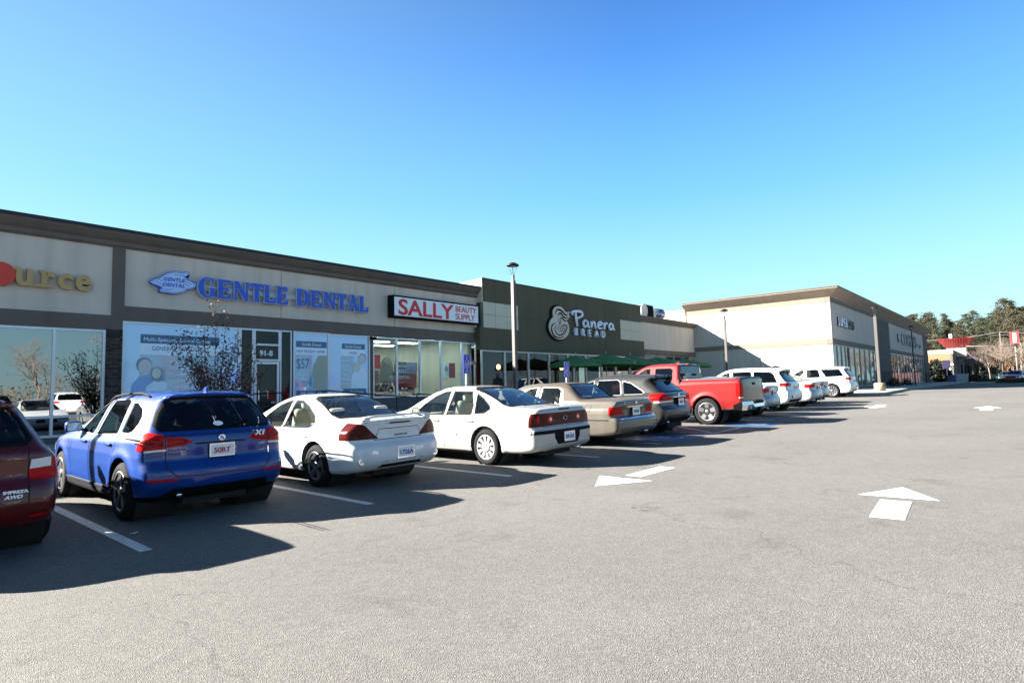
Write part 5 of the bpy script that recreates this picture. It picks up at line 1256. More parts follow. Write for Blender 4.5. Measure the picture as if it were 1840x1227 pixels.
part('pier_joint', JOINT, SB_, *[(a+.01, c-.01, SY-.066, SY-.05, z, z+.02) for a, c in ((64.4, 71.0), (97.0, EX)) for z in (3.6, 4.9, 6.1)])
part('stone_base', STONE, SB_, (64.4, 71.0, SY-.12, SY+.3, .5, 2.2))
part('stone_base', STONE, SB_, (97.0, EX, SY-.12, SY+.3, .5, 2.2))
cp = [(SX, 21.6), (SX, SY), (EX, SY), (EX, 21.6)]
cp = cp[::1]
cornice('cornice', [(SX, 21.7), (SX, SY), (EX, SY), (EX, 21.7)][::-1], [(-.02, 7.45), (-.05, 7.5), (-.12, 7.55), (-.70, 8.02), (-.72, 8.10), (.3, 8.10), (.3, 7.45)], TAN, SB_)
cornice('coping', [(SX, 21.72), (SX, SY), (EX, SY), (EX, 21.72)][::-1], [(-.75, 8.09), (-.75, 8.16), (.3, 8.18), (.3, 8.09)], mat('dark bronze coping', (.05, .04, .035), rough=.5), SB_)
part('upper_side_wall', mat('warm beige wall', (.33, .28, .23), rough=.9), SB_, (SX+.05, SX+.3, 21.75, 30, 4.41, 7.45), (SX, SX+.4, 21.8, 30, 7.45, 7.72))
part('roof', ROOF, SB_, (SX+.3, EX-.3, SY+.3, 30, 7.0, 7.1))
part('interior_wall', mat('pale shop interior', (.45, .47, .45), rough=.9), SB_, (SX+.5, EX-.5, 16, 16.2, .6, 4.0)); part('interior_floor', DIMF, SB_, (SX+.3, EX-.3, SY+.1, 16, .6, .8)); part('ceiling', mat('ceiling tile', (.5, .5, .48)), SB_, (SX+.3, EX-.3, SY+.3, 16, 4.05, 4.1))
xw = [47.85, 49.2, 50.5, 51.8, 53.1, 55.0, 57.0, 59.0, 61.0, 62.8, 64.3]
for a, c in zip(xw[:-1], xw[1:]): window(SB_, a, c, SY+.08, .86, 4.05, SGL2, GFRAME, (), (), .09)
for k in range(12):
    a = 71.2+k*2.14; window(SB_, a, a+2.14, SY+.08, .86, 4.05, SGL2, GFRAME, (), (), .12)
part('jamb', ST2, SB_, (SX+.02, SX+.33, SY-.0, SY+.29, .6, 4.05))
weather(LIT, .08); weather(ST2, .08)
# rooftop plant
b = BM(); rbox(b, (42.45, 23.0, 7.15), (1.45, 1.1, 1.2), .05); bx(b, 41.9, 43.0, 22.6, 23.4, 6.0, 6.55)
o = tag(obj('rooftop_unit', b, mat('grey ribbed plant metal', (.06, .085, .10), rough=.4, metal=.4)), 'dark ribbed rooftop unit standing just right of the white dish', 'rooftop unit')
b = BM()
for i in range(9): bx(b, 41.80+i*.16, 41.84+i*.16, 22.40, 22.44, 6.7, 7.65)
obj('louvre', b, BLK, o)
b = BM(); lathe(b, [(.3, 6.0), (.3, 6.7), (.78, 6.95), (.84, 7.25), (.66, 7.60), (.2, 7.74)], 'z', (45.0, 23.2, 0), 24); o = tag(obj('roof_ventilator', b, mat('spun aluminium', (.25, .30, .36), rough=.25, metal=.8)), 'round domed metal roof ventilator on the link roof', 'roof vent')
b = BM(); bx(b, 43.35, 43.95, 22.6, 23.2, 6.0, 7.42, .03); tag(obj('rooftop_box', b, mat('white plant casing', (.5, .5, .48), rough=.5)), 'small white roof box between the ribbed unit and the domed ventilator', 'rooftop unit')
b = BM(); lathe(b, [(.02, 22.18), (.2, 22.16), (.4, 22.10), (.52, 22.02), (.52, 22.05), (.4, 22.14), (.2, 22.20)], 'y', (40.95, 0, 7.12), 28); tube(b, [(40.95, 22.2, 7.1), (40.95, 22.45, 6.0)], .05, 8)
tag(obj('satellite_dish', b, mat('white dish', (.6, .58, .54), rough=.5), None, True), 'round white dish at the right end of the olive parapet', 'satellite dish')
b = BM(); rbox(b, (39.6, 23.6, 7.2), (1.6, .9, .8), .04); bx(b, 39.0, 40.2, 23.3, 23.9, 6.0, 6.85); tag(obj('rooftop_unit', b, mat('pale plant casing', (.45, .42, .38), rough=.6)), 'pale low rooftop unit just behind the round white dish', 'rooftop unit')
# ------------------------------------------------------------------ signs
def glyph_polys(ch):
    """serif capitals, unit height, list of simple polygons; width"""
    st = .26
    def stem(x, w=st): return [(x-.05, 0), (x+w+.05, 0), (x+w, .10), (x+w, .90), (x+w+.05, 1), (x-.05, 1), (x, .90), (x, .10)]
    def arc(cx, cy, rx, ry, a0, a1, t0, t1, n=20, tm=None):
        o, i = [], []
        for k in range(n+1):
            t = k/n; a = R(a0+(a1-a0)*t); th = t0+(t1-t0)*t
            if tm: th += tm*math.sin(math.pi*t)
            o.append((cx+rx*math.cos(a), cy+ry*math.sin(a))); i.append((cx+(rx-th)*math.cos(a), cy+(ry-th*.45)*math.sin(a)))
        return o+i[::-1]
    if ch == 'E': return [stem(.05), [(.27, .86), (.27, 1), (.70, 1), (.72, .74), (.64, .74), (.58, .86)], [(.27, .44), (.27, .57), (.50, .57), (.56, .66), (.60, .66), (.60, .36), (.56, .36), (.50, .44)], [(.27, 0), (.27, .14), (.60, .14), (.70, .30), (.77, .30), (.74, 0)]], .86
    if ch == 'N': return [[(.02, 0), (.27, 0), (.20, .1), (.20, .86), (.09, .86), (.09, .1)], [(0, 1), (.30, 1), (.86, .18), (.86, -.03), (.72, -.03), (.12, .86)], [(.66, 1), (.93, 1), (.86, .9), (.86, .16), (.75, .16), (.75, .9)]], .97
    if ch == 'T': return [stem(.27), [(.0, .74), (.05, 1), (.75, 1), (.80, .74), (.73, .74), (.66, .86), (.14, .86), (.07, .74)]], .82
    if ch == 'L': return [stem(.05), [(.27, 0), (.27, .14), (.58, .14), (.66, .32), (.73, .32), (.70, 0)]], .76
    if ch == 'G': return [arc(.50, .5, .50, .53, 52, 318, .08, .14, 26, .20), [(.60, .50), (.98, .50), (.90, .42), (.90, .06), (.66, .06), (.66, .42)], [(.70, .68), (.78, .68), (.86, 1.0), (.80, 1.02), (.74, .92)]], 1.02
    if ch == 'D': return [stem(.05), arc(.30, .5, .60, .5, -90, 90, .14, .14, 24, .16)], .96
    if ch == 'A': return [[(.0, 0), (.22, 0), (.17, .07), (.46, .98), (.38, .98), (.07, .07)], [(.30, 1.02), (.52, 1.02), (.88, .08), (.94, 0), (.56, 0), (.62, .08)], [(.22, .24), (.60, .24), (.60, .36), (.24, .36)]], .93
    return [], .4
def serif_text(name, s, x0, x1, y, z0, h, m, parent, depth=.12, edge=None):
    tot = sum(glyph_polys(c)[1]+.04 for c in s); sx = (x1-x0)/tot; x = x0; outs = []
    for c in s:
        ps, w = glyph_polys(c)
        if ps:
            b = BM()
            for i, p in enumerate(ps): prism(b, [(x+u*sx, z0+v*h) for u, v in p], 'y', y-depth-.002*i, y)
            o = obj('letter', b, m, parent)
            if edge:
                b = BM()
                for i, p in enumerate(ps):
                    q = expand([(x+u*sx, z0+v*h) for u, v in p], .022); prism(b, q, 'y', y-depth+.03-.002*i, y-.02)
                obj('letter_edge', b, edge, o)
        x += (w+.04)*sx
SBLUE = mat('sign blue', (.014, .085, .52), rough=.4); SEDGE = mat('pale letter edge', (.45, .52, .70), rough=.4)
GD = thing('shop_sign', 'blue serif channel letters reading GENTLE DENTAL on a pale rail', 'sign', (7.9, FY, 4.7))
def wpart(name, b, m, t):
    """mesh in world coordinates under a thing that is not at the origin"""
    o = obj(name, b, m, t); o.location = -t.location; return o
GD.location = (0, 0, 0)
serif_text('GENTLE DENTAL', 'GENTLE DENTAL', 7.92, 14.75, FY-.10, 4.74, .66, SBLUE, GD, .12, SEDGE)
part('rail', mat('pale sign rail', (.42, .46, .48), rough=.5), GD, (7.9, 14.6, FY-.09, FY-.01, 4.98, 5.15))
# hands emblem
HS = thing('logo_sign', 'pale blue cupped hands emblem sign left of the blue letters', 'sign')
PALE = mat('pale blue sign face', (.42, .58, .85), rough=.4, vary=.04)
hx, hz_, sc = 6.50, 4.78, 1.36
outl = [(.0,.36),(.06,.45),(.14,.52),(.22,.58),(.30,.70),(.42,.80),(.55,.86),(.66,.83),(.78,.88),(.84,.84),(.80,.74),(.74,.70),(.82,.62),(.92,.54),(1.0,.42),(.98,.34),(.90,.26),(.80,.22),(.74,.12),(.62,.05),(.50,.0),(.36,.03),(.24,.02),(.20,.10),(.24,.18),(.14,.24),(.05,.30)]
outl = catmull(outl+[outl[0]], 3)[:-1]
OP = [(hx+u*sc, hz_-.02+v*.86) for u, v in outl]
b = BM(); prism(b, expand(OP, .02), 'y', FY-.02, FY-.14); obj('sign_back', b, SBLUE, HS)
b = BM(); prism(b, OP, 'y', FY-.13, FY-.152); obj('sign_face', b, PALE, HS)
b = BM()
def hl_(pts, r=.009): tube(b, [(hx+u*sc, FY-.153, hz_-.02+v*.86) for u, v in catmull(pts, 4)], r, 6, flat=(1, .3, 1))
hl_([(o[0]*.94+.03, o[1]*.92+.035) for o in outl[::3]], .007)
for k in range(3):
    hl_([(.05+k*.05, .34+k*.09), (.13+k*.04, .26+k*.10), (.26, .20+k*.12)]); hl_([(.95-k*.05, .50-k*.08), (.86-k*.04, .56-k*.08), (.74, .58-k*.09)])
hl_([(.24, .13), (.36, .13), (.48, .16)]); hl_([(.74, .74), (.62, .72), (.52, .74)])
obj('sign_outline', b, SBLUE, HS)
for s_, z in (('GENTLE', 5.16), ('DENTAL', 4.98)): text_obj('sign_text', s_, .165, SBLUE, HS, (hx+.68, FY-.153, z), depth=.01, bold=.006, align='CENTER', shear=.25, space=1.1)
# orange source letters
OS = thing('shop_sign', 'tan slab letters ending in urce after a red disc, cut off by the left edge', 'sign')
TANL = mat('tan sign letters', (.46, .29, .11), rough=.5)
b = BM(); prism(b, circ(2.86, 4.86, .33, 32), 'y', FY-.14, FY-.02); obj('red_disc', b, mat('orange red disc', (.60, .035, .01), rough=.45), OS)
def bold_letters(seq, parent):
    for ch, x, w in seq:
        o = text_obj('letter', ch, .88, TANL, parent, (x, FY-.11, 4.62), depth=.10, bold=.032, sx=.94)
        b = BM()
        if ch == 'u': bx(b, x-.03, x+.12, FY-.155, FY-.07, 5.00, 5.075); bx(b, x+.24, x+.36, FY-.155, FY-.07, 5.0, 5.075); bx(b, x+.40, x+.53, FY-.155, FY-.07, 4.60, 4.68)
        if ch == 'r': bx(b, x-.03, x+.1, FY-.155, FY-.07, 5.00, 5.075); bx(b, x-.02, x+.27, FY-.155, FY-.07, 4.60, 4.69)
        if len(b.faces): obj('serif', b, TANL, parent)
        else: b.free()
bold_letters([('u', 3.17, .5), ('r', 3.72, .4), ('c', 4.12, .45), ('e', 4.54, .45)], OS)
bold_letters([('o', 2.2, .5)], OS) if False else None
# beauty supply box sign
SS = thing('shop_sign', 'white box sign with red lettering SALLY BEAUTY SUPPLY', 'sign')
b = BM(); bx(b, 15.85, 21.2, FY-.38, FY+.0, 4.62, 5.60, .02); obj('sign_box', b, BLK, SS)
part('sign_face', mat('white sign acrylic', (.72, .78, .82), rough=.25), SS, (15.93, 21.12, FY-.40, FY-.37, 4.70, 5.52))
REDS = mat('sign red', (.55, .012, .012), rough=.4)
text_obj('sign_text', 'SALLY', .96, REDS, SS, (16.12, FY-.405, 4.77), depth=.01, bold=.022, sx=1.26)
text_obj('sign_text', 'BEAUTY', .40, REDS, SS, (19.55, FY-.405, 5.15), depth=.01, bold=.006, sx=.98)
text_obj('sign_text', 'SUPPLY', .40, REDS, SS, (19.55, FY-.405, 4.78), depth=.01, bold=.006, sx=1.0)
# bakery sign
BS = thing('shop_sign', 'bakery sign with round mother figure emblem and white brush script over BREAD', 'sign')
WSG = mat('white sign letters', (.66, .74, .86), rough=.4); SANDS = mat('sand emblem face', (.50, .45, .38), rough=.5, vary=.03); yb_ = PY-.16
b = BM(); prism(b, circ(27.72, 4.86, .98, 40, ry=.70), 'y', PY-.02, yb_); prism(b, circ(27.74, 5.66, .62, 36, ry=.46), 'y', PY-.02, yb_-.003)
prism(b, [(28.1, 5.9), (28.55, 5.82), (28.82, 5.90), (28.70, 5.70), (28.80, 5.60), (28.60, 5.42), (28.35, 5.25), (27.95, 5.2)], 'y', PY-.02, yb_-.006)
em = obj('emblem_disc', b, SANDS, BS)
b = BM(); prism(b, circ(27.68, 4.84, 1.06, 40, ry=.77), 'y', PY-.015, PY-.10); prism(b, circ(27.70, 5.68, .70, 36, ry=.53), 'y', PY-.015, PY-.103); obj('emblem_back', b, BLK, BS)
b = BM()
def bl(pts, r): 
    c = catmull(pts, 5); n = len(c); tube(b, [(u, yb_-.012, v) for u, v in c], [r*(.35+.65*math.sin(math.pi*i/(n-1))) for i in range(n)], 7, flat=(1, .5, 1))
bl([(27.35, 5.62), (27.55, 5.90), (27.95, 5.86), (28.3, 5.66), (28.65, 5.72)], .055); bl([(27.55, 5.55), (27.85, 5.72), (28.15, 5.50), (28.6, 5.50)], .05); bl([(27.8, 5.45), (28.0, 5.42), (28.25, 5.30), (28.5, 5.35)], .045)
bl([(27.62, 5.38), (27.66, 5.22), (27.74, 5.10), (27.66, 4.98)], .022); bl([(27.75, 5.42), (27.86, 5.2), (27.82, 5.02)], .02)
bl([(27.35, 5.10), (27.02, 4.95), (26.96, 4.66), (27.15, 4.36), (27.6, 4.26), (28.1, 4.34)], .05); bl([(27.5, 4.98), (27.28, 4.80), (27.34, 4.55), (27.62, 4.42), (28.0, 4.48), (28.35, 4.72), (28.45, 5.0), (28.1, 5.02), (27.8, 4.82), (27.75, 4.62)], .035)
bl([(27.86, 4.58), (28.0, 4.80), (28.3, 4.98)], .02); bl([(28.0, 4.58), (28.15, 4.76), (28.36, 4.88)], .02); bl([(27.5, 4.7), (27.62, 4.86), (27.72, 4.9)], .02)
obj('emblem_lines', b, BLK, em)
brush = dict(P=[[(.10, .95), (.0, 1.12), (.25, 1.28), (.75, 1.30), (.86, 1.02), (.62, .80), (.42, .72)], [(.30, 1.25), (.33, .7), (.42, 0)]], a=[[(.42, .52), (.22, .62), (.05, .38), (.12, .08), (.32, .14), (.44, .50)], [(.44, .56), (.42, .25), (.56, .02)]],
    n=[[(.05, .60), (.08, .30), (.08, .03)], [(.08, .30), (.24, .55), (.36, .50), (.38, .22), (.48, .0)]], e=[[(.10, .32), (.38, .42), (.34, .62), (.14, .56), (.05, .28), (.18, .04), (.44, .10)]], r=[[(.06, .62), (.10, .3), (.10, .0)], [(.10, .32), (.24, .58), (.40, .56)]])
adv = dict(P=.82, a=.62, n=.56, e=.50, r=.46); x = 28.98
for ch in 'Panera':
    b = BM(); k = 1.30 if ch == 'P' else 1.30
    for s_ in brush[ch]:
        c = catmull(s_, 5); n = len(c)
        tube(b, [(x+u*k, PY-.17, 5.05+v*.70+(.0 if ch == 'P' else -.02)) for u, v in c], [.075*(.75+.4*math.sin(math.pi*(i+1)/(n+1))) for i in range(n)], 8, flat=(1.15, .8, 1))
    obj('letter', b, WSG, BS); x += adv[ch]*k*1.06
x = 29.25
for i, ch in enumerate('BREAD'):
    o = text_obj('letter', ch, .62, WSG, BS, (29.25+i*.74, PY-.12, 4.50), depth=.14, bold=.008, sx=.95)
# salon sign and optical sign on the corner building
SU = thing('shop_sign', 'small white and dark block letters SUPERCUTS on the corner building', 'sign')
for i, ch in enumerate('SUPERCUTS'):
    text_obj('letter_back', ch, .92, BLK, SU, (49.33+i*.62, SY-.04, 5.49), depth=.05, bold=.045, sx=.82)
    text_obj('letter', ch, .92, WSG if i < 5 else mat('dark sign letters', (.10, .08, .10), rough=.4), SU, (49.4+i*.62, SY-.09, 5.50), depth=.04, bold=.012, sx=.82)
    
OPS = thing('shop_sign', 'teal lettering with small flourishes on the farthest fascia panel', 'sign')
TEAL = mat('teal sign lettering', (.07, .13, .16), rough=.4)
text_obj('sign_text', "COHEN'S", 2.1, TEAL, OPS, (78.5, SY-.05, 5.15), depth=.08, bold=-.01, sx=1.35)
b = BM(); tube(b, [(76.2, SY-.08, 6.3), (76.0, SY-.08, 5.7), (76.6, SY-.08, 5.4), (77.4, SY-.08, 5.6)], .06, 6); tube(b, [(91, SY-.08, 5.5), (93, SY-.08, 5.75), (94, SY-.08, 5.55), (92.5, SY-.08, 5.3)], .06, 6); obj('flourish', b, TEAL, OPS)
# window graphics of the dentist
FILM = mat('pale blue window film', (.36, .58, .86), rough=.5, spec=.3, coat=1, cior=2.1); FILM2 = mat('soft blue poster', (.19, .36, .53), rough=.5, spec=.3, coat=1, cior=2.1); FTEAL = mat('slate blue poster band', (.05, .14, .24), rough=.4); FW = mat('poster white', (.72, .85, .95), rough=.4)
SKIN = mat('poster skin tone', (.42, .34, .26), rough=.5); SKIN2 = mat('poster pale skin tone', (.36, .36, .30), rough=.5); HAIR = mat('poster dark hair', (.05, .04, .035), rough=.6); BLOND = mat('poster blond hair', (.42, .33, .20), rough=.6); CLO = mat('poster blue clothes', (.30, .46, .74), rough=.5); PEACH = mat('poster peach bar', (.55, .33, .16), rough=.5)
PH = mat('film brown hair', (.27, .32, .38), rough=.5); PS = mat('film skin', (.62, .62, .60), rough=.5); PS2 = mat('film pale skin', (.66, .68, .60), rough=.5); PF = mat('film feature tone', (.52, .53, .52), rough=.5)
def face_fig(t, cx, cz, r, y, hair, skin, long=False, tilt=0.0):
    if long:
        b = BM(); prism(b, circ(cx, cz+.12*r, r*1.12, 24, ry=r*1.2), 'y', y, y-.003); prism(b, [(cx-1.1*r, cz+.1*r), (cx+1.1*r, cz+.1*r), (cx+1.25*r, cz-1.5*r), (cx+.5*r, cz-1.9*r), (cx-1.0*r, cz-1.6*r)], 'y', y+.001, y-.002); obj('hair', b, hair, t)
    else:
        b = BM(); prism(b, circ(cx, cz+.22*r, r*1.0, 24, ry=r*1.1), 'y', y, y-.003); obj('hair', b, hair, t)
    b = BM(); prism(b, circ(cx+tilt*r, cz-.08*r, r*.86, 22, ry=r*1.1), 'y', y-.004, y-.007); obj('face', b, skin, t)
    b = BM()
    for dx in (-.32, .32): prism(b, circ(cx+(tilt+dx)*r, cz+.05*r, r*.11, 10, ry=r*.06), 'y', y-.008, y-.010)
    prism(b, circ(cx+tilt*r, cz-.62*r, r*.26, 12, ry=r*.08), 'y', y-.008, y-.010); obj('features', b, PF, t)
yp = FY-.022
P1 = thing('window_poster', 'pale blue window graphic of an embracing couple listing dental services', 'poster')
part('film', FILM, P1, (5.87, 9.33, yp, yp+.01, .62, 3.72))
part('header', FTEAL, P1, (6.30, 8.7, yp-.004, yp-.001, 3.12, 3.40)); part('title_band', FW, P1, (6.30, 8.7, yp-.004, yp-.001, 2.76, 3.11)); part('list_panel', FILM2, P1, (6.30, 8.7, yp-.004, yp-.001, .95, 2.75)); part('peach_bar', PEACH, P1, (7.10, 8.2, yp-.008, yp-.005, 1.06, 1.20))
text_obj('poster_text', 'Multi-Specialty Dental Group', .175, FW, P1, (6.38, yp-.006, 3.19), depth=.004, sx=.98); text_obj('poster_text', 'GENERAL DENTISTRY', .19, FTEAL, P1, (6.62, yp-.006, 2.90), depth=.004, sx=.9)
for i, s_ in enumerate(('Oral Surgery', 'Orthodontics', 'Periodontics', 'Implants', 'Root Canals', 'Dentures', 'Gum Therapy')): text_obj('poster_text', s_, .145, FW, P1, (7.15, yp-.006, 2.50-i*.20), depth=.004)
text_obj('poster_text', 'GentleDental.edu', .26, FW, P1, (6.3, yp-.006, .72), depth=.004, bold=.005)
b = BM(); prism(b, [(6.02, .95), (6.98, .95), (6.98, 1.6), (6.86, 1.95), (6.6, 2.12), (6.3, 2.08), (6.08, 1.8)], 'y', yp-.006, yp-.009); obj('figure_clothes', b, CLO, P1)
b = BM(); prism(b, [(6.42, 1.4), (7.05, 1.5), (7.1, 1.85), (6.8, 2.0), (6.5, 1.75)], 'y', yp-.010, yp-.013); obj('figure_clothes', b, FW, P1)
face_fig(P1, 6.42, 2.38, .22, yp-.014, PH, PS, tilt=.1); face_fig(P1, 6.78, 2.18, .15, yp-.026, PH, PS2, True, -.1)
P2 = thing('window_poster', 'blue window graphic with a $57 offer and phone number beside a blonde head', 'poster')
part('film', FILM, P2, (11.48, 12.89, yp, yp+.01, 1.2, 3.72)); part('header', FTEAL, P2, (11.55, 12.85, yp-.004, yp-.001, 3.18, 3.42)); part('title_band', FW, P2, (11.52, 12.86, yp-.004, yp-.001, 2.90, 3.17)); part('panel', FILM2, P2, (11.52, 12.2, yp-.004, yp-.001, 1.7, 2.89)); part('phone_band', FTEAL, P2, (11.56, 12.86, yp-.012, yp-.009, 1.28, 1.52))
text_obj('poster_text', 'Gentle Dental', .17, FW, P2, (11.78, yp-.006, 3.24), depth=.004, sx=.85); text_obj('poster_text', 'NEW PATIENT OFFER', .16, FTEAL, P2, (11.56, yp-.006, 2.97), depth=.004, sx=.78); text_obj('poster_text', '$57', .55, FTEAL, P2, (11.55, yp-.006, 2.36), depth=.004, sx=.65)
for i, s_ in enumerate(('Exam', 'X-Rays', 'Cleaning')): text_obj('poster_text', s_, .15, FW, P2, (11.66, yp-.006, 2.08-i*.17), depth=.004, sx=.8)
text_obj('poster_text', '508-478-0005', .185, FW, P2, (11.72, yp-.014, 1.33), depth=.004, sx=.88)
b = BM(); prism(b, [(12.25, 1.55), (12.80, 1.55), (12.86, 2.0), (12.86, 2.88), (12.5, 2.88), (12.28, 2.5), (12.22, 2.1), (12.3, 1.9)], 'y', yp-.006, yp-.009); obj('head_profile', b, mat('poster soft yellow', (.40, .42, .34)), P2)
P3 = thing('window_poster', 'blue window graphic of a couple in white, right of the one with the $57 offer', 'poster')
part('film', FILM, P3, (13.01, 14.80, yp, yp+.01, 1.2, 3.70)); part('header', FTEAL, P3, (13.55, 14.65, yp-.004, yp-.001, 3.18, 3.40)); part('title_band', FW, P3, (13.5, 14.65, yp-.004, yp-.001, 2.90, 3.17)); part('panel', FILM2, P3, (13.5, 14.1, yp-.004, yp-.001, 1.55, 2.89)); part('phone_band', FTEAL, P3, (13.6, 14.7, yp-.024, yp-.020, 1.30, 1.56))
text_obj('poster_text', 'Gentle Dental', .17, FW, P3, (13.68, yp-.006, 3.23), depth=.004, sx=.8); text_obj('poster_text', 'Smiles', .15, FTEAL, P3, (13.9, yp-.006, 2.98), depth=.004)
for i, s_ in enumerate(('Braces &', 'Invisible', 'Whitening', 'Implants', 'Dentures', 'Crowns')): text_obj('poster_text', s_, .13, FW, P3, (13.55, yp-.006, 2.66-i*.19), depth=.004, sx=.75)
text_obj('poster_text', 'Love Your Dentist', .15, FW, P3, (13.66, yp-.026, 1.37), depth=.004, sx=.8)
b = BM(); prism(b, [(13.95, 1.4), (14.75, 1.4), (14.75, 2.2), (14.5, 2.4), (14.2, 2.35), (14.0, 2.1)], 'y', yp-.006, yp-.009); obj('figure_clothes', b, FW, P3)
face_fig(P3, 14.25, 2.42, .17, yp-.010, mat('film fair hair', (.62, .60, .50)), PS2, tilt=.1); face_fig(P3, 14.52, 2.76, .19, yp-.010, PH, PS, tilt=-.1)
t = text_obj('door_number', '91-8', .27, mat('white vinyl number', (.7, .75, .8)), None, (10.14, FY-.012, 2.82), depth=.004, bold=.008); tag(t, 'white vinyl number 91-8 on the glass above the dental door', 'door number')
yp = FY+.10
# beauty shop window posters
RP = mat('poster red', (.38, .02, .025), rough=.5); PINK = mat('poster pastel', (.5, .38, .50), rough=.5)
Q1 = thing('window_poster', 'photo poster of a curly blonde woman in the first beauty shop window', 'poster')
b = BM(); prism(b, circ(15.85, 2.28, .36, 26, ry=.62), 'y', yp, yp-.003); obj('hair', b, BLOND, Q1)
b = BM(); 
for k in range(26):
    a = random.Random(k).uniform(0, 6.28); rr_ = .38; cx, cz = 15.85+rr_*math.cos(a)*.95, 2.2+.62*math.sin(a); tube(b, [(cx+.06*math.cos(q*1.3), yp-.004, cz-.05*q) for q in range(5)], .035, 6, flat=(1, .2, 1))
obj('curls', b, mat('poster fair curls', (.5, .42, .30)), Q1)
face_fig(Q1, 15.87, 2.38, .20, yp-.010, BLOND, SKIN); b = BM(); prism(b, [(15.55, 1.25), (16.2, 1.25), (16.1, 1.85), (15.65, 1.85)], 'y', yp-.004, yp-.007); obj('figure_clothes', b, HAIR, Q1)
Q2 = thing('window_poster', 'large red promotional poster reading DEALS and PRO TENTIAL', 'poster')
part('red_field', RP, Q2, (16.45, 17.55, yp, yp+.01, 1.90, 2.18), (16.1, 17.55, yp+.03, yp+.04, 1.55, 2.0), (16.3, 16.75, yp+.03, yp+.04, 2.2, 2.62)); part('picture', PINK, Q2, (16.98, 17.58, yp, yp+.01, 2.18, 2.70)); part('grey_field', mat('poster grey', (.16, .15, .15)), Q2, (16.36, 16.97, yp+.001, yp+.01, 2.18, 2.70))
text_obj('poster_text', 'NOW OR', .15, FW, Q2, (16.40, yp-.004, 2.46), depth=.004, bold=.003, sx=.85); text_obj('poster_text', 'DEALS', .23, FW, Q2, (16.38, yp-.004, 2.22), depth=.004, bold=.008, sx=.85); text_obj('poster_text', 'PRO TENTIAL', .20, FW, Q2, (16.0, yp-.004, 1.95), depth=.004, bold=.004, sx=.95)
b = BM()
for k, c in enumerate(range(4)): tube(b, [(17.1+k*.12, yp-.004, 2.22), (17.18+k*.12, yp-.004, 2.45), (17.08+k*.12, yp-.004, 2.66)], .02, 6, flat=(1, .2, 1))
obj('picture_figures', b, mat('poster turquoise', (.05, .35, .40)), Q2)
Q3 = thing('window_poster', 'small red and white portrait poster in the fourth beauty shop window', 'poster')
part('red_field', RP, Q3, (19.55, 19.95, yp, yp+.01, 1.98, 2.70)); part('picture', FW, Q3, (19.2, 19.55, yp, yp+.01, 2.05, 2.68)); b = BM(); prism(b, circ(19.37, 2.42, .10, 16, ry=.14), 'y', yp-.002, yp-.005); obj('portrait', b, SKIN, Q3)
text_obj('poster_text', 'SALE', .13, RP, Q3, (19.2, yp-.004, 1.9), depth=.004)
# shop shelving
for i, (x, y, c) in enumerate(((16.0, 25, 'left'), (18.2, 26.5, 'middle'), (19.6, 24.6, 'right'))):
    t = thing('display_shelf', f'dark stocked shelf unit inside the beauty shop, {c} of three', 'shelf', group='beauty shop shelves')
    part('case', mat('shelf black', (.03, .03, .03)), t, (x-.7, x+.7, y, y+.4, .42, 2.4)); rr = random.Random(i); cols = [RP, FW, PINK, HAIR, mat('bottle tan', (.3, .2, .1))]
    for q in range(5):
        part('stock', cols[q], t, *[(x-.66+j*.12, x-.58+j*.12, y-.06, y, z, z+rr.uniform(.12, .24)) for j in range(11) for z in (.7, 1.1, 1.5, 1.9, 2.2) if rr.random() < .25] or [(x, x+.1, y-.05, y, 1, 1.2)])
part('header_panel', RP, LB, (15.6, 20.6, 28.0, 28.1, 2.7, 3.5))
part('display_wall', mat('stocked wall brown', (.09, .05, .045), rough=.8, vary=.6, vscale=5), LB, (15.2, 20.8, 27.6, 27.9, .45, 2.6))
# ------------------------------------------------------------------ street furniture
POLEM = mat('grey painted pole', (.075, .068, .062), rough=.5, metal=.2)
POLED = mat('dark bronze lamp metal', (.015, .013, .013), rough=.45, metal=.4)
def lamp_post(x, y, z0, top, label, base=False, pm=POLEM, r=.066):
    t = thing('lamp_post', label, 'lamp post', (x, y, z0), group='parking lot lamp posts')
    h = top-z0; s = .5
    if base:
        b = BM(); lathe(b, [(.33, -.1), (.33, .48), (.30, .52)], 'z', n=28); obj('concrete_base', b, mat('tan base concrete', (.24, .19, .13), rough=.9, vary=.15), t); s = .5  # tan is the base concrete's own colour
    b = BM(); bx(b, -r, r, -r, r, .0, h-.62, .008); bx(b, -r-.05, r+.05, -r-.05, r+.05, (.52 if base else .0), (.56 if base else .05)); obj('pole', b, pm, t)
    b = BM(); bx(b, -r*.6, r*.6, -r*.6, r*.6, h-.62, h-.42); obj('neck', b, POLED, t)
    hd = BM(); lathe(hd, [(.05, h-.10), (.22, h-.09), (.235, h-.06), (.20, h-.03), (.10, h+.03), (.04, h+.045)], 'z', n=24); hd_o = obj('lamp_head', hd, POLED, t)
    b = BM()
    for k in range(4):
        a = math.pi/4+k*math.pi/2; tube(b, [(.03*math.cos(a), .03*math.sin(a), h-.44), (.17*math.cos(a), .17*math.sin(a), h-.09)], .008, 6)
    obj('spider_arm', b, POLED, t)
    b = BM(); lathe(b, [(.10, h-.12), (.12, h-.095)], 'z', n=16); obj('lamp_glass', b, mat('opal lamp glass', (.5, .5, .5), rough=.3), t)
    return t
lamp_post(16.22, 14.0, gz(16.2)+.14, 5.97, 'nearest lamp post, rising in front of the olive bakery front')
lamp_post(36.2, 14.0, gz(36.2)+.14, 5.95, 'lamp post standing before the white sunlit end wall')
lamp_post(45.2, 7.45, gz(45.2)+.14, 6.2, 'lamp post on a tan concrete base at the pavement corner', True, r=.085)
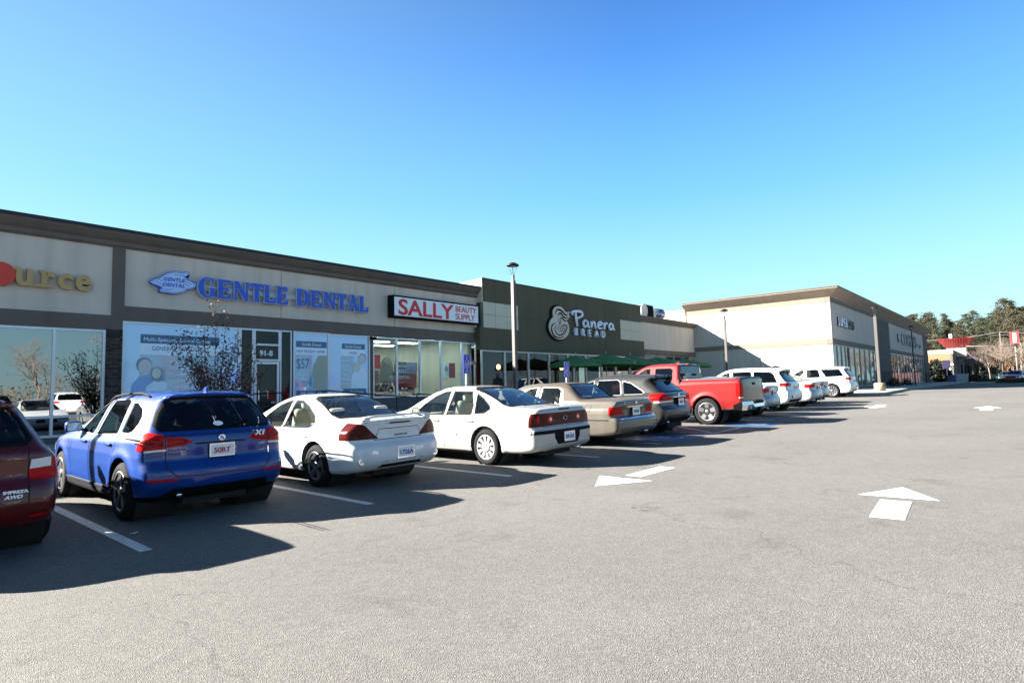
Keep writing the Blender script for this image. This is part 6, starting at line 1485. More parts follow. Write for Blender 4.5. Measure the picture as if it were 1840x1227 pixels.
lamp_post(65.8, 8.0, gz(65.8)+.14, 6.25, 'slim black lamp post before the farthest fascia panel', False, POLED, .05)
lamp_post(-.85, 12.95, gz(-.8)+.14, 4.7, 'lamp post out of frame whose shadow falls on the blue SUV', r=.055)
SIGNB = mat('blue sign enamel', (.02, .03, .42), rough=.4); SIGNW = mat('white sign paint', (.65, .68, .72), rough=.4)
def access_sign(x, y, z0, zt, label):
    t = thing('accessible_parking_sign', label, 'parking sign', (x, y, z0), group='accessible parking signs'); h = zt-z0
    b = BM(); bx(b, -.025, .025, 0, .04, 0, h-.05); obj('post', b, mat('galvanised post', (.32, .36, .40), rough=.4, metal=.6), t)
    b = BM(); bx(b, -.15, .15, -.015, 0, h-.60, h, .012); p = obj('sign_plate', b, SIGNB, t)
    b = BM(); c = []
    for dx in (-.135, .135): bx(b, dx-.004, dx+.004, -.019, -.014, h-.585, h-.015)
    for dz in (h-.015, h-.585, h-.305): bx(b, -.135, .135, -.0195, -.0145, dz-.004, dz+.004)
    cx, cz = 0, h-.20
    ring = [(cx-.005+.065*math.cos(a), -.018, cz-.03+.065*math.sin(a)) for a in np.linspace(2.4, 6.4, 14)]
    tube(b, ring, .008, 6); tube(b, [(cx-.01, -.018, cz+.09), (cx-.005, -.018, cz), (cx+.055, -.018, cz), (cx+.08, -.018, cz-.085)], .009, 6); lathe(b, [(.018, -.022), (.018, -.012)], 'y', (cx-.01, 0, cz+.125), 10)
    obj('sign_symbol', b, SIGNW, p)
    for k, s_ in enumerate(('RESERVED', 'PARKING', 'VAN', 'PERMIT')): text_obj('sign_text', s_, .055, SIGNW, p, (0, -.017, h-.37-k*.06), depth=.003, align='CENTER', sx=.9)
access_sign(12.78, 13.0, gz(12.8)+.14, 2.50, 'blue wheelchair parking sign in front of the beauty shop door')
access_sign(18.0, 13.0, gz(18)+.14, 2.36, 'blue wheelchair parking sign between bakery windows and green parasols')
RAIL = mat('black handrail', (.01, .01, .011), rough=.4)
def rail(label, pts, posts, zb):
    t = thing('handrail', label, 'railing')
    b = BM(); tube(b, pts, .024, 8); obj('top_rail', b, RAIL, t)
    b = BM(); tube(b, [(x, y, z-.42) for x, y, z in pts], .018, 8); obj('mid_rail', b, RAIL, t)
    for x, y, z in posts:
        b = BM(); tube(b, [(x, y, zb), (x, y, z)], .024, 8); obj('post', b, RAIL, t)
rail('black handrail sloping down past the beauty shop window', [(10.85, 18.35, 1.48), (11.3, 18.35, 1.49), (14.25, 18.35, 1.22), (15.6, 18.35, 1.12)], [(10.85, 18.35, 1.48), (12.5, 18.35, 1.38), (14.25, 18.35, 1.22), (15.6, 18.35, 1.12)], .1)
rail('short black handrail in front of the dental shop door', [(8.5, 18.35, 1.36), (8.7, 18.35, 1.44), (9.55, 18.35, 1.46), (9.66, 18.35, 1.36)], [(8.5, 18.35, 1.38), (9.66, 18.35, 1.38)], .1)
rail('black handrail before the second beauty shop window', [(14.3, 17.2, 1.30), (16.6, 17.2, 1.12)], [(14.3, 17.2, 1.30), (16.6, 17.2, 1.12)], .1)
# parasols
GRN = mat('dark green parasol canvas', (.04, .15, .045), rough=.85, vary=.1); PCH = mat('pale canvas patch', (.5, .62, .7), rough=.8)
def parasol(x, y, zt, r, rz, label, patch=True):
    z0 = gz(x)+.14
    t = thing('parasol', label, 'parasol', (x, y, z0), rz, 'green patio parasols'); h = zt-z0
    b = BM(); tube(b, [(0, 0, .05), (0, 0, h+.08)], .025, 10); lathe(b, [(.012, h+.06), (.03, h+.10), (.02, h+.14)], 'z', n=10); obj('pole', b, mat('pale parasol pole', (.35, .33, .30), rough=.5), t)
    b = BM(); lathe(b, [(.28, 0), (.28, .06), (.05, .10), (.04, .25)], 'z', n=20); obj('base', b, POLED, t)
    b = BM(); n = 8; top = b.verts.new((0, 0, h)); mids = []; rim = []; low = []
    for k in range(n*2):
        a = math.pi*k/n; f = 1.0 if k % 2 == 0 else .93
        mids.append(b.verts.new((r*.5*f*math.cos(a), r*.5*f*math.sin(a), h-.22-(0 if k % 2 == 0 else .01)))); rim.append(b.verts.new((r*f*math.cos(a), r*f*math.sin(a), h-.52+(0 if k % 2 == 0 else .02)))); low.append(b.verts.new((r*f*1.0*math.cos(a), r*f*1.0*math.sin(a), h-.66+(0 if k % 2 == 0 else .02))))
    m = n*2
    for k in range(m):
        j = (k+1) % m; b.faces.new((top, mids[k], mids[j])); b.faces.new((mids[k], rim[k], rim[j], mids[j])); b.faces.new((rim[k], low[k], low[j], rim[j]))
    obj('canopy', b, GRN, t)
    b = BM()
    for k in range(n):
        a = 2*math.pi*k/n; tube(b, [(.03*math.cos(a), .03*math.sin(a), h-.03), (r*.98*math.cos(a), r*.98*math.sin(a), h-.53)], .008, 5)
    obj('ribs', b, POLEM, t)
    if patch:
        b = BM(); a = R(-70); a2 = R(-48); q = lambda rr, aa, dz: (rr*math.cos(aa), rr*math.sin(aa), h-.44*rr/r*1.2+dz)
        a1 = -math.pi/2+R(8); a2 = -math.pi/2+R(34)
        pts = [q(r*.60, a1, .05), q(r*.97, a1, .07), q(r*.95, a2, .06), q(r*.66, a2, .04)]; vs = [b.verts.new(p) for p in pts]; b.faces.new(vs); g = bmesh.ops.extrude_face_region(b, geom=b.faces[:]); bmesh.ops.translate(b, vec=(0, 0, .012), verts=[v for v in g['geom'] if isinstance(v, bmesh.types.BMVert)])
        obj('printed_patch', b, PCH, t)
parasol(26.6, 18.6, 3.12, 1.5, .2, 'smallest-looking green parasol, leftmost, half behind its neighbour')
parasol(28.75, 18.0, 3.22, 1.75, .0, 'tallest green parasol with a pale patch, second from the left')
parasol(31.3, 17.9, 3.20, 1.7, .1, 'green parasol with pale patch between the tallest one and the truck cab')
parasol(34.6, 17.9, 3.18, 1.85, .25, 'green parasol rising just over the red truck cab roof')
parasol(38.6, 17.9, 3.16, 1.9, .15, 'green parasol farthest right, beside the shaded end wall')
for i, (x, y) in enumerate(((26.6, 17.3), (31.4, 19.3), (34.6, 19.3))):
    t = thing('patio_table', 'round dark patio table under the green parasols', 'table', (x, y, gz(x)+.14), group='patio tables')
    b = BM(); lathe(b, [(.45, .70), (.45, .73)], 'z', n=24); obj('table_top', b, POLED, t); b = BM(); tube(b, [(0, 0, .02), (0, 0, .70)], .03, 8); lathe(b, [(.25, 0), (.22, .03)], 'z', n=16); obj('leg', b, POLED, t)
part('blind', mat('pale window blind', (.42, .38, .33), rough=.8), PB, (30.6, 32.2, PY+.12, PY+.15, .75, 2.9), (32.4, 33.9, PY+.12, PY+.15, .75, 2.95))
# ------------------------------------------------------------------ people on the walk
def person(x, y, z0, h, rz, coat, label, stride=.12, hood=True):
    t = thing('person', label, 'person', (x, y, z0), rz, None)
    k = h/1.75
    V = [(0, 0, .95), (0, .01, 1.12), (0, .02, 1.30), (0, .02, 1.44), (0, .03, 1.52), (0, .045, 1.60), (0, .05, 1.68),
         (.18, .02, 1.41), (.24, .0, 1.16), (.22, .09, .92), (.22, .12, .83), (-.18, .02, 1.41), (-.24, .03, 1.16), (-.22, -.02, .92), (-.22, .0, .83),
         (.09, 0, .88), (.10, stride*.6, .50), (.10, stride, .09), (.11, stride+.14, .04), (-.09, 0, .88), (-.10, -stride*.3, .50), (-.10, -stride, .10), (-.11, -stride+.13, .04)]
    E = [(0, 1), (1, 2), (2, 3), (3, 4), (4, 5), (5, 6), (3, 7), (7, 8), (8, 9), (9, 10), (3, 11), (11, 12), (12, 13), (13, 14), (0, 15), (15, 16), (16, 17), (17, 18), (0, 19), (19, 20), (20, 21), (21, 22)]
    rad = [.15, .14, .16, .12, .06, .095, .08, .075, .052, .038, .035, .075, .052, .038, .035, .095, .065, .045, .04, .095, .065, .045, .04]
    me = bpy.data.meshes.new('body'); me.from_pydata([(a*k, b_*k, c*k) for a, b_, c in V], E, []); o = bpy.data.objects.new('body', me); COL.objects.link(o); o.parent = t
    me.materials.append(coat)
    sk = o.modifiers.new('skin', 'SKIN'); sk.use_smooth_shade = True
    for i, r_ in enumerate(rad): me.skin_vertices[0].data[i].radius = (r_*k, r_*k*(.75 if i in (1, 2, 0) else 1))
    me.skin_vertices[0].data[0].use_root = True
    sb = o.modifiers.new('sub', 'SUBSURF'); sb.levels = 1; sb.render_levels = 2
    b = BM(); bmesh.ops.create_uvsphere(b, u_segments=20, v_segments=14, radius=1, matrix=Matrix.Translation((0, .06*k, 1.645*k)) @ Matrix.Diagonal((.078*k, .092*k, .112*k, 1)))
    rbox(b, (0, .155*k, 1.635*k), (.022, .03, .035), .008); obj('face', b, mat('light skin', (.32, .20, .14), rough=.6), t, True)
    b = BM(); bmesh.ops.create_uvsphere(b, u_segments=20, v_segments=14, radius=1, matrix=Matrix.Translation((0, .03*k, 1.655*k)) @ Matrix.Diagonal((.112*k, .115*k, .14*k, 1)))
    obj('hood' if hood else 'cap', b, mat('grey hood', (.07, .07, .085), rough=.9) if hood else mat('grey knit cap', (.16, .18, .21), rough=.9), t, True)
    b = BM(); lathe(b, [(.23*k, .55*k), (.22*k, .8*k), (.20*k, 1.05*k), (.215*k, 1.3*k), (.13*k, 1.46*k)], 'z', n=24)
    for v in b.verts: v.co.y *= .72
    obj('coat', b, coat, t, True)
    return t
DK = mat('black coat', (.010, .010, .012), rough=.9); NV = mat('navy jacket', (.012, .016, .04), rough=.9)
person(20.6, 18.9, .44, 1.72, -1.3, DK, 'person in a black hooded coat before the bakery window, left of the lamp post')
person(21.85, 18.6, .44, 1.56, -1.2, NV, 'shorter person in a navy jacket and grey cap, right of the lamp post', .10, False)

# ------------------------------------------------------------------ planting
def leafmat(name, c1, c2, tr=.25):
    m = bpy.data.materials.new(name); m.use_nodes = True; nt = m.node_tree; b = nt.nodes['Principled BSDF']
    g = nt.nodes.new('ShaderNodeNewGeometry'); cr = nt.nodes.new('ShaderNodeValToRGB'); e = cr.color_ramp.elements; e[0].color = (*c1, 1); e[1].color = (*c2, 1)
    nt.links.new(g.outputs['Random Per Island'], cr.inputs[0]); nt.links.new(cr.outputs[0], b.inputs['Base Color']); b.inputs['Roughness'].default_value = .75; b.inputs['Specular IOR Level'].default_value = .25
    return m
def leaf(b, p, s, rng, asp=.6, up=0):
    d = Vector((rng.gauss(0, 1), rng.gauss(0, 1), rng.gauss(0, 1)+up)).normalized(); u = d.orthogonal().normalized(); u.rotate(Matrix.Rotation(rng.uniform(0, 6.28), 3, d)); w = d.cross(u)
    u *= s; w *= s*asp
    b.faces.new([b.verts.new(p+x) for x in (u, w*.8, -u, -w*.8)])
BARK = mat('dark bark', (.05, .038, .03), rough=.95, vary=.3, vscale=8); PBARK = mat('pale birch bark', (.40, .36, .30), rough=.9, vary=.3, vscale=6)
LPUR = leafmat('dark purple leaves', (.014, .006, .010), (.15, .06, .05)); LRED = leafmat('pink red leaves', (.20, .06, .05), (.32, .16, .12))
def upright_tree(x, y, z0, h, r, seed, label, pink=True):
    rng = random.Random(seed); t = thing('ornamental_tree', label, 'tree', (x, y, z0), rng.uniform(0, 6), 'purple-leaved pavement trees')
    bt = BM(); bl_ = BM(); br_ = BM(); tube(bt, [(0, 0, -.1), (.01, 0, h*.16), (0, .01, h*.3)], [.055, .045, .04], 8)
    for i in range(26):
        a = i*2.4+rng.uniform(-.3, .3); rr = r*rng.uniform(.15, 1.0); hh = h*rng.uniform(.62, 1.0)*(1-.25*(rr/r)**2) if i else h
        if i == 0: rr = .1; hh = h*1.08
        s0 = h*rng.uniform(.12, .32); pts = []
        for k in range(6):
            q = k/5; pts.append(Vector((rr*q**.75*math.cos(a+.15*q), rr*q**.75*math.sin(a+.15*q), s0+(hh-s0)*q))+Vector((rng.gauss(0, .02), rng.gauss(0, .02), 0)))
        tube(bt, pts, [.016, .013, .010, .008, .006, .003], 5)
        for q in range(135):
            w = rng.uniform(.12, 1.02); k = min(4, int(w*5)); f = w*5-k; base = pts[k].lerp(pts[min(5, k+1)], min(f, 1))
            off = Vector((rng.gauss(0, .10), rng.gauss(0, .10), rng.gauss(0, .07)))
            leaf(br_ if (i == 0 and w > .8 and pink) else bl_, base+off, rng.uniform(.026, .050), rng)
        for q in range(6):
            k = rng.randint(1, 4); e = pts[k]+Vector((rng.gauss(0, .12), rng.gauss(0, .12), rng.uniform(.05, .2))); tube(bt, [pts[k], e], [.005, .002], 4)
    obj('trunk', bt, BARK, t); obj('crown', bl_, LPUR, t)
    if len(br_.faces): obj('top_leaves', br_, LRED, t)
    else: br_.free()
upright_tree(6.45, 15.7, gz(6)+.14, 3.42, 1.25, 3, 'multi-stemmed purple-leaved tree in front of the dental window, behind the blue SUV')
upright_tree(-3.2, 15.7, .14, 3.1, .9, 5, 'purple-leaved tree out of frame left, seen mirrored in the big window', False)

# far pines, each a trunk and a crown of needle tufts
NEED = leafmat('pine needle tufts', (.009, .016, .006), (.062, .068, .034)); NEED2 = leafmat('olive pine tufts', (.012, .016, .007), (.085, .072, .040))
def pine_mesh(seed, h=14, n=5600):
    rng = random.Random(seed); b = BM(); bt = BM()
    tube(bt, [(0, 0, 0), (rng.gauss(0, .1), rng.gauss(0, .1), h*.4), (rng.gauss(0, .2), rng.gauss(0, .2), h*.72), (0, 0, h*.96)], [.24, .18, .11, .03], 7)
    br = []
    for i in range(60):
        q = .10+.90*(i/60)**.9; z = h*q; L_ = (1-q)**.8*h*.21*rng.uniform(.5, 1.25)+.30; a = rng.uniform(0, 6.28); up = rng.uniform(.05, .55)
        p0 = Vector((0, 0, z)); p1 = p0+Vector((L_*math.cos(a), L_*math.sin(a), L_*up)); br.append((p0, p1, L_)); tube(bt, [p0, p1], [.05, .012], 4)
    for k in range(n):
        p0, p1, L_ = rng.choice(br); f = rng.uniform(.3, 1.05); c = p0.lerp(p1, f); s = .24
        leaf(b, c+Vector((rng.gauss(0, s), rng.gauss(0, s), rng.gauss(0, s*.6))), rng.uniform(.07, .17), rng, .45, .6)
    return b, bt
pines = []
for i in range(5):
    b, bt = pine_mesh(40+i); t = empty('pine_tree'); obj('crown', b, NEED if i % 2 else NEED2, t); obj('trunk', bt, BARK, t); pines.append(t)
CAMW = cam.matrix_world.copy()
def at(px, depth, z):
    """ground plan position seen in the direction of photo column px at the given depth"""
    d = CAMW.to_3x3() @ Vector(((px-920)/1062.9, -(660-613.5)/1062.9, -1)); return Vector((d.x*depth, d.y*depth, z))
rng = random.Random(8)
sky_px = [(1600, 582), (1625, 574), (1645, 566), (1662, 559), (1680, 563), (1700, 561), (1722, 571), (1742, 568), (1760, 560), (1785, 552), (1812, 545), (1840, 547), (1870, 552), (1900, 556)]
kinds = ['leftmost', 'second', 'third']
cnt = 0
desc = ['dark green pine', 'olive brown pine', 'bushy green pine', 'thin-topped pine', 'full-crowned pine']
for row, (dep, n, hs_) in enumerate(((118, 20, .86), (136, 20, 1.0), (158, 17, 1.0))):
    for i in range(n):
        px = 1600+(310/n)*(i+rng.uniform(.1, .9)); yt = np.interp(px, [a for a, _ in sky_px], [c for _, c in sky_px]); hor = 674-.0237*(px-1850)
        H_ = (hor-yt)/1062*dep+1.45-.62; H_ *= rng.uniform(.84, 1.05)*hs_
        p = at(px, dep+rng.uniform(-6, 6), .5); j = rng.randrange(5); src = pines[j]
        if cnt < 5: o = pines[cnt]; j = cnt
        else: o = clone(src)
        o.location = p; k = H_/14; o.scale = (k*rng.uniform(1.05, 1.4), k*rng.uniform(1.05, 1.4), k); o.rotation_euler = (0, 0, rng.uniform(0, 6.28))
        tag(o, ['front', 'middle', 'back'][row]+' row '+desc[j]+' in the wood beyond the lot', 'pine tree', 'pines beyond the parking lot'); cnt += 1
# bare broadleaf trees in front of the pines
TWIG = mat('pale bare twigs', (.16, .125, .10), rough=.95, vary=.25, vscale=2); TWIGO = mat('orange brown twigs', (.20, .09, .04), rough=.95)
def bare_mesh(seed, h=6.5, depth=6):
    rng = random.Random(seed); b = BM()
    def grow(p, d, L_, r, lv):
        e = p+d*L_; mid = p.lerp(e, .5)+Vector((rng.gauss(0, L_*.06), rng.gauss(0, L_*.06), 0)); tube(b, [p, mid, e], [r, r*.85, r*.7], 4 if lv < 4 else 3, cap=False)
        if lv >= depth: return
        for k in range(3 if lv > 0 else 4):
            q = rng.uniform(.45, 1.0) if k else 1.0; nd = (d+Vector((rng.gauss(0, .5), rng.gauss(0, .5), rng.gauss(.12, .3)))).normalized(); grow(p.lerp(e, q), nd, L_*rng.uniform(.62, .82), r*.58, lv+1)
    grow(Vector((0, 0, 0)), Vector((rng.gauss(0, .08), rng.gauss(0, .08), 1)).normalized(), h*.30, .11, 0)
    return b
bares = []
for i in range(3):
    t = empty('bare_tree'); obj('branches', bare_mesh(90+i), [TWIG, PBARK, TWIGO][i] if i != 1 else TWIG, t); bares.append(t)
for i, (px, dep, k, j, lab) in enumerate(((1762, 84, .95, 0, 'leafless grey tree nearest the purple disc sign'), (1778, 92, 1.1, 1, 'leafless tree with pale forked trunk over the low wall'), (1806, 96, .95, 2, 'bare tree with orange brown twigs'), (1790, 80, 1.0, 1, 'leaning pale-trunked bare tree left of the red car'), (1836, 82, 1.15, 0, 'tall bare tree right of the red pylon sign'), (1822, 92, 1.15, 1, 'bare tree between the orange one and red pylon sign'), (1750, 100, 1.1, 0, 'bare tree behind the purple disc sign'), (1858, 90, 1.1, 1, 'bare tree just outside the right edge'), (1795, 108, 1.35, 0, 'large bare tree in front of the pines'))):
    o = bares[j] if i < 3 and not bares[j].get('label') else clone(bares[j]); o.location = at(px, dep, .55); o.scale = (k, k, k); o.rotation_euler = (0, 0, i*1.7); tag(o, lab, 'bare tree', 'leafless trees beyond the lot')
# ------------------------------------------------------------------ restaurant beyond, with red flared roof
RB = thing('restaurant_building', 'small restaurant beyond with flared red metal roof tower and orange walls', 'building')
ORG = mat('orange stucco', (.27, .11, .055), rough=.9, vary=.05); CRM = mat('cream fascia', (.46, .38, .27), rough=.9); SID = mat('dark grey siding', (.075, .08, .08), rough=.9, vary=.1); RED_R = mat('red standing seam roof', (.34, .035, .03), rough=.5)
bx0, by0 = 118.0, 9.1
part('wall', ORG, RB, (bx0, bx0+.3, by0+.3, 22, 3.6, 5.2)); part('wall', mat('maroon wall', (.10, .03, .025), rough=.9), RB, (bx0, bx0+.3, by0+2.2, 22, .5, 3.6)); part('fascia', CRM, RB, (bx0-.08, bx0+.3, by0-.1, 22, 5.2, 5.85)); part('pillar', CRM, RB, (bx0-.1, bx0+.3, by0+.3, by0+1.5, .6, 3.3)); part('ledge', CRM, RB, (bx0-.12, bx0+.3, by0-.05, by0+2.2, 3.3, 3.6))
b = BM()
for i in range(22): bx(b, bx0, 158, by0-.02*(i % 2), by0+.3, .5+i*.213, .5+(i+1)*.213-.004)
obj('siding_wall', b, SID, RB)
part('side_fascia', mat('shade-tinted fascia', (.14, .12, .10), rough=.9), RB, (bx0, 158, by0-.06, by0+.3, 5.19, 5.83)); part('roof', ROOF, RB, (bx0+.3, 158, by0+.3, 22, 5.0, 5.1)); part('back_wall', ORG, RB, (bx0, 158, 22, 22.3, .5, 5.8))  # cream fascia's side away from the sun, shade mixed into its colour
for x in (132, 140, 148): window(RB, x, x+2.0, by0-.03, 1.6, 3.6, SGL3, BLK)
b = BM(); prism(b, [(7.75, 4.9), (10.35, 4.9), (10.35, 6.45), (7.75, 6.45)], 'x', 124.9, 130); obj('tower', b, mat('white tower wall', (.40, .385, .36), rough=.85), RB)
b = BM(); lo_ = [(124.7, 7.6), (130.2, 7.6), (130.2, 10.5), (124.7, 10.5)]; hi_ = [(123.2, 6.7), (131.8, 6.7), (131.8, 11.6), (123.2, 11.6)]
A = [b.verts.new((x, y, 6.42)) for x, y in lo_]; B = [b.verts.new((x, y, 7.95)) for x, y in hi_]; b.faces.new(A[::-1]); b.faces.new(B)
for i in range(4): b.faces.new((A[i], A[(i+1) % 4], B[(i+1) % 4], B[i]))
rf = obj('flared_roof', b, RED_R, RB)
b = BM()
for i in range(9):
    q = i/8; tube(b, [(124.68, 7.65+2.8*q, 6.45), (123.17, 7.65+2.8*q, 7.95)], .018, 5)
obj('roof_seam', b, mat('dark roof seam', (.2, .02, .02), rough=.5), rf)
part('vent_pipe', SIGNW, RB, (126.0, 126.4, 9.6, 10.0, 7.9, 8.8))
PUR = mat('purple sign', (.006, .004, .032), rough=.5)
b = BM(); prism(b, circ(0, 0, .85, 28, ry=.38), 'x', -.1, .1); o = tag(obj('disc_sign', b, PUR), 'purple oval disc sign projecting from the restaurant corner', 'sign'); o.location = (120.2, 6.6, 4.35)
b = BM(); bx(b, -.06, .06, -.5, .5, 2.2, 3.4, .02); bx(b, -.04, .04, -.05, .05, 0, 2.2); o = tag(obj('menu_sign', b, PUR), 'square purple sign on a post left of the restaurant pillar', 'sign'); o.location = (110, 9.3, .6)
for (px, m_, w, h, lab) in ((1708, mat('blue bin', (.03, .06, .16), rough=.6), .9, 1.1, 'blue litter bin left of the white planter box'), (1728, mat('pale planter', (.34, .36, .42), rough=.8), 1.4, 1.25, 'pale square planter box before the restaurant siding')):
    p = at(px, 86, .62); b = BM(); bx(b, -w/2, w/2, -w/2, w/2, 0, h, .05); bx(b, -w/2-.05, w/2+.05, -w/2-.05, w/2+.05, h-.12, h+.0, .02); o = tag(obj('planter_box' if 'planter' in lab else 'litter_bin', b, m_), lab, 'planter' if 'planter' in lab else 'bin'); o.location = p
# shrubs, kerb islands, low wall
SHR = leafmat('green shrub leaves', (.012, .025, .006), (.06, .07, .02)); SHD = leafmat('dark shrub leaves', (.003, .006, .003), (.012, .016, .008)); PNK = leafmat('pink flowers', (.55, .10, .16), (.7, .25, .3))
def shrub(x, y, z, rx, ry, rz_, n, m, label, s=.10, flowers=0):
    rng = random.Random(int(x*7+y*3)); t = thing('shrub', label, 'shrub', (x, y, z)); b = BM()
    for i in range(n):
        d = Vector((rng.gauss(0, 1), rng.gauss(0, 1), abs(rng.gauss(0, 1)))).normalized(); f = rng.uniform(.55, 1.05); leaf(b, Vector((d.x*rx*f, d.y*ry*f, d.z*rz_*f)), rng.uniform(s*.6, s*1.2), rng)
    obj('foliage', b, m, t)
    b = BM()
    for k in range(6): tube(b, [(0, 0, -.05), (rx*.5*math.cos(k), ry*.5*math.sin(k), rz_*.7)], [.03, .01], 5)
    obj('stems', b, BARK, t)
    if flowers:
        b = BM()
        for i in range(flowers): leaf(b, Vector((rng.gauss(0, rx*.3), rng.gauss(0, ry*.3), rz_*rng.uniform(.9, 1.3))), s, rng)
        obj('flowers', b, PNK, t)
p = at(1812, 68, .66); shrub(p.x, p.y, .66, 1.9, 1.3, .30, 1100, SHR, 'rounded green shrub in front of the red car')
p = at(1836, 68, .66); shrub(p.x, p.y, .66, 1.7, 1.3, .48, 1000, SHR, 'green shrub against the right edge beside the red car')
p = at(1776, 82, .66); shrub(p.x, p.y, .66, 1.6, 1.2, .5, 600, SHD, 'low dark shrub on the island left of the leaning bare tree')
p = at(1682, 92, .62); shrub(p.x, p.y, .66, 2.4, 2.0, 3.4, 4200, SHD, 'tall dark evergreen bush between corner building and restaurant', .26)
p = at(1697, 94, .62); shrub(p.x, p.y, .66, 1.2, 1.2, 2.0, 1400, SHD, 'narrow dark bush beneath the square purple sign', .2)
p = at(1752, 86, .62); shrub(p.x, p.y, .66, 2.4, 1.6, 1.3, 900, SHD, 'dark brown hedge beside the restaurant wall', .15)
shrub(60.5, 8.9, .78, .75, .55, .75, 500, SHD, 'dark potted plant with pink flowers near the slim black lamp', .07, 26)
shrub(67.5, 8.9, .78, .8, .5, .7, 450, SHD, 'dark low plant right of the slim black lamp', .07)
def island(name, pts, za, m): return slab(name, pts, za, m, .3)
c = at(1795, 76, 0); island('kerb', [(c.x-9, c.y-3.4), (c.x+16, c.y-3.4), (c.x+18, c.y+1.4), (c.x-8, c.y+2.6)], .12, KERB); island('grass_verge', [(c.x-8.6, c.y-3.1), (c.x+15.6, c.y-3.1), (c.x+17.5, c.y+1.1), (c.x-7.6, c.y+2.2)], .135, mat('dry verge', (.11, .12, .05), rough=.95, vary=.4, vscale=2))
a = at(1756, 100, .6); e = at(1802, 100, .6)
b = BM(); prism(b, [(a.x, a.y), (e.x, e.y), (e.x+.4, e.y+.1), (a.x+.4, a.y+.1)], 'z', .4, 1.75); tag(obj('low_wall', b, mat('tan block wall', (.22, .19, .14), rough=.9, vary=.2, vscale=1)), 'low tan masonry wall beneath the bare trees', 'wall')
# leaf litter bank below the pines
b = BM(); pa = at(1560, 112, 0); pb = at(1960, 100, 0); pc = at(1960, 260, 0); pd = at(1560, 260, 0)
vs = [b.verts.new((q.x, q.y, z)) for q, z in ((pa, .64), (pb, .64), (pc, 1.2), (pd, 1.2))]; f = b.faces.new(vs); f.normal_update()
if f.normal.z < 0: f.normal_flip()
obj('woodland_ground', b, mat('woodland leaf litter', (.09, .065, .04), rough=.95, vary=.4, vscale=.6), kind='structure')
# cars in the far lot
p = at(1822, 80, .62)
for nm, sp_, lab, px, dep, col, rz in (('parked_car', SUB, 'red car behind the rounded shrub at the right edge', 1833, 72, paint('far red car paint', (.22, .01, .01)), R(78)), ('parked_car', SUB, 'dark teal car with pale windows behind the red car', 1814, 88, paint('teal car paint', (.006, .028, .026)), R(80))):
    q = dict(sp_); q['paint'] = col; q['extra'] = []; q['gate'] = sp_['gate']; pp = at(px, dep, .62); o = build_car(nm, lab, q, (pp.x, pp.y, .62), 'cars in the far lot', .45); o.rotation_euler = (0, 0, rz)
# poles, wires, pylon sign
def utility_pole(px, dep, top, label, arm=None):
    p = at(px, dep, .6); t = thing('utility_pole', label, 'pole', tuple(p), group='poles beyond the lot')
    b = BM(); tube(b, [(0, 0, 0), (0, 0, top-.6)], [.14, .09], 8); obj('pole', b, mat('weathered pale pole', (.09, .08, .068), rough=.9), t)
    if arm: b = BM(); bx(b, -.05, .05, -1.1, 1.1, top-1.1, top-.98); obj('crossarm', b, BARK, t)
    return p
pa = utility_pole(1655, 108, 8.3, 'pole partly behind the red flared roof, leftmost of the wire poles', 1); pb = utility_pole(1802, 96, 8.5, 'wire pole left of the pair near the red pylon sign', 1); pc = utility_pole(1817, 96, 8.0, 'wire pole just left of the red pylon sign', 1); pd = at(1900, 90, .6)
WIREM = mat('pale wire', (.11, .105, .10), rough=.6)
for q, (z1, z2, p1, p2, lab) in enumerate(((8.2, 8.6, pa, pb, 'upper wire strung from the left pole to the pylon pair'), (8.6, 8.4, pb, pd, 'upper wire running off the right edge'))):
    b = BM(); tube(b, [Vector((p1.x+(p2.x-p1.x)*k/12, p1.y+(p2.y-p1.y)*k/12, z1+(z2-z1)*k/12-.35*math.sin(math.pi*k/12))) for k in range(13)], .035, 5); tag(obj('overhead_wire', b, WIREM), lab, 'wire', 'overhead wires')
a = at(1739, 88, 0); e = at(1838, 86, 0); b = BM(); tube(b, [(a.x, a.y, 5.95), (e.x, e.y, 5.75)], .07, 8); tube(b, [(e.x, e.y, .6), (e.x, e.y, 6.2)], [.14, .1], 8); tag(obj('mast_arm', b, WIREM), 'long pale horizontal mast arm in front of the bare trees', 'mast')
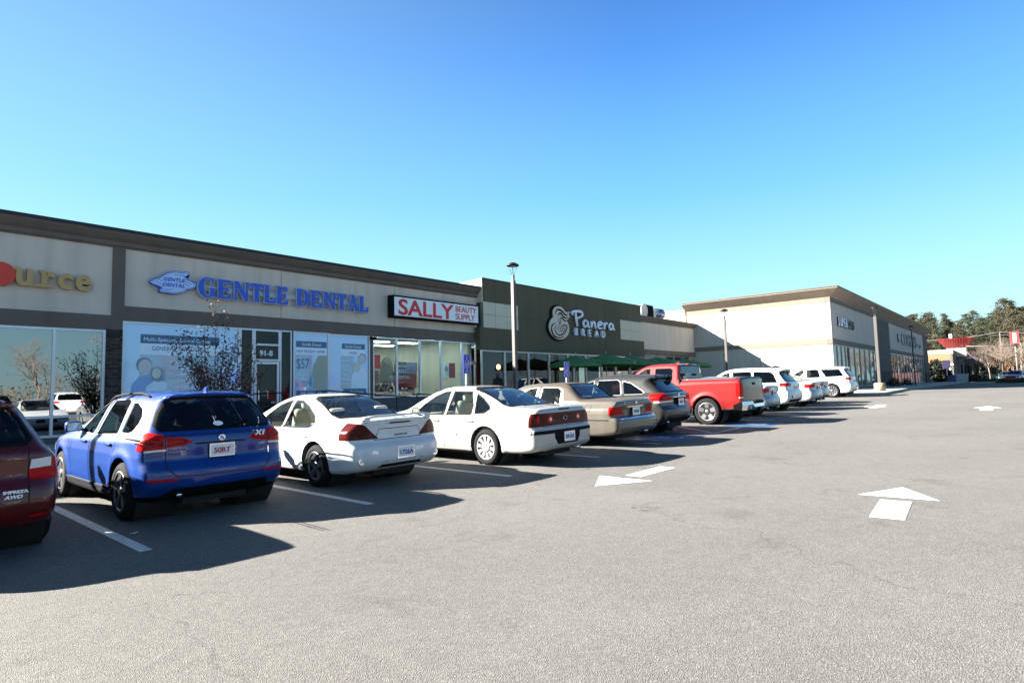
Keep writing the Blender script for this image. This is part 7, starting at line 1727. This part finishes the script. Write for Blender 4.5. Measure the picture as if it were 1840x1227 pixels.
p = at(1828, 90, .6); t = thing('pylon_sign', 'red double-faced pylon sign box on a pole at the right edge', 'sign', tuple(p)); b = BM(); bx(b, -.9, .9, -.55, .55, 5.6, 7.5, .03); obj('sign_box', b, mat('red sign cabinet', (.22, .02, .02), rough=.5), t); b = BM(); bx(b, -.94, -.905, -.22, .22, 5.8, 7.3); obj('pale_face', b, mat('pale sign strip', (.5, .35, .28), rough=.5), t); b = BM(); tube(b, [(0, 0, 0), (0, 0, 5.6)], .12, 8); obj('post', b, WIREM, t)
# ------------------------------------------------------------------ the far side of the lot, seen mirrored in the shop windows
for i, (src_, col, x, y, lab) in enumerate(((SED, silv2, 3.5, -9.5, 'silver sedan across the lane'), (JP, paint('black car paint', (.012, .012, .014)), 7.2, -9.4, 'black SUV across the lane'), (AC, white2, 11.2, -9.6, 'white SUV across the lane'), (SED, paint('dark red sedan paint', (.12, .01, .01)), 19, -9.5, 'dark red sedan across the lane'), (SED, white2, 27, -9.5, 'white sedan across the lane'))):
    q = dict(src_); q['paint'] = col; q['extra'] = []; q.pop('plate', None); o = build_car('parked_car', lab+', seen only as a reflection', q, (x, y, gz(x)), 'cars across the lane', .4); o.rotation_euler = (0, 0, math.pi)
for i, (x, y, z) in enumerate(((-6, -22, 1.25), (4, -19, 1.0), (12, -24, 1.2), (22, -20, 1.1))):
    o = clone(bares[0]); o.location = (x, y, 0); o.scale = (z, z, z); tag(o, 'bare tree on the lot island behind the viewpoint', 'bare tree', 'trees behind the viewpoint')
for i, (x, y) in enumerate(((-4, -26), (9, -34), (24, -30))): lamp_post(x, y, 0, 8.5, 'tall lamp post behind the viewpoint', False, POLED, .09)
b = BM(); rng = random.Random(2)
for i in range(26000):
    a = rng.uniform(-160, 260); d = rng.uniform(-118, -100); hh = 4+1.5*math.sin(a*.07)+2*math.sin(a*.21+1); leaf(b, Vector((a, d, abs(rng.gauss(0, .5))*hh)), rng.uniform(.15, .40), rng, .7)
tag(obj('distant_wood', b, leafmat('brown autumn wood', (.05, .04, .02), (.15, .10, .05))), 'low brown wood far behind the viewpoint, seen as reflections', 'wood', kind='stuff')
b = BM(); bx(b, -20, 10, -90, -70, 0, 6); bx(b, -20.4, 10.4, -90.4, -69.8, 5.6, 6.4)
for k in range(7): bx(b, -17+k*3.8, -14.6+k*3.8, -70, -69.9, 1, 3.6, 0, 1)
tag(obj('shop_building', b, [mat('tan far shop', (.28, .22, .16), rough=.9), BLK]), 'tan shop building behind the viewpoint, seen only as a reflection', 'building')
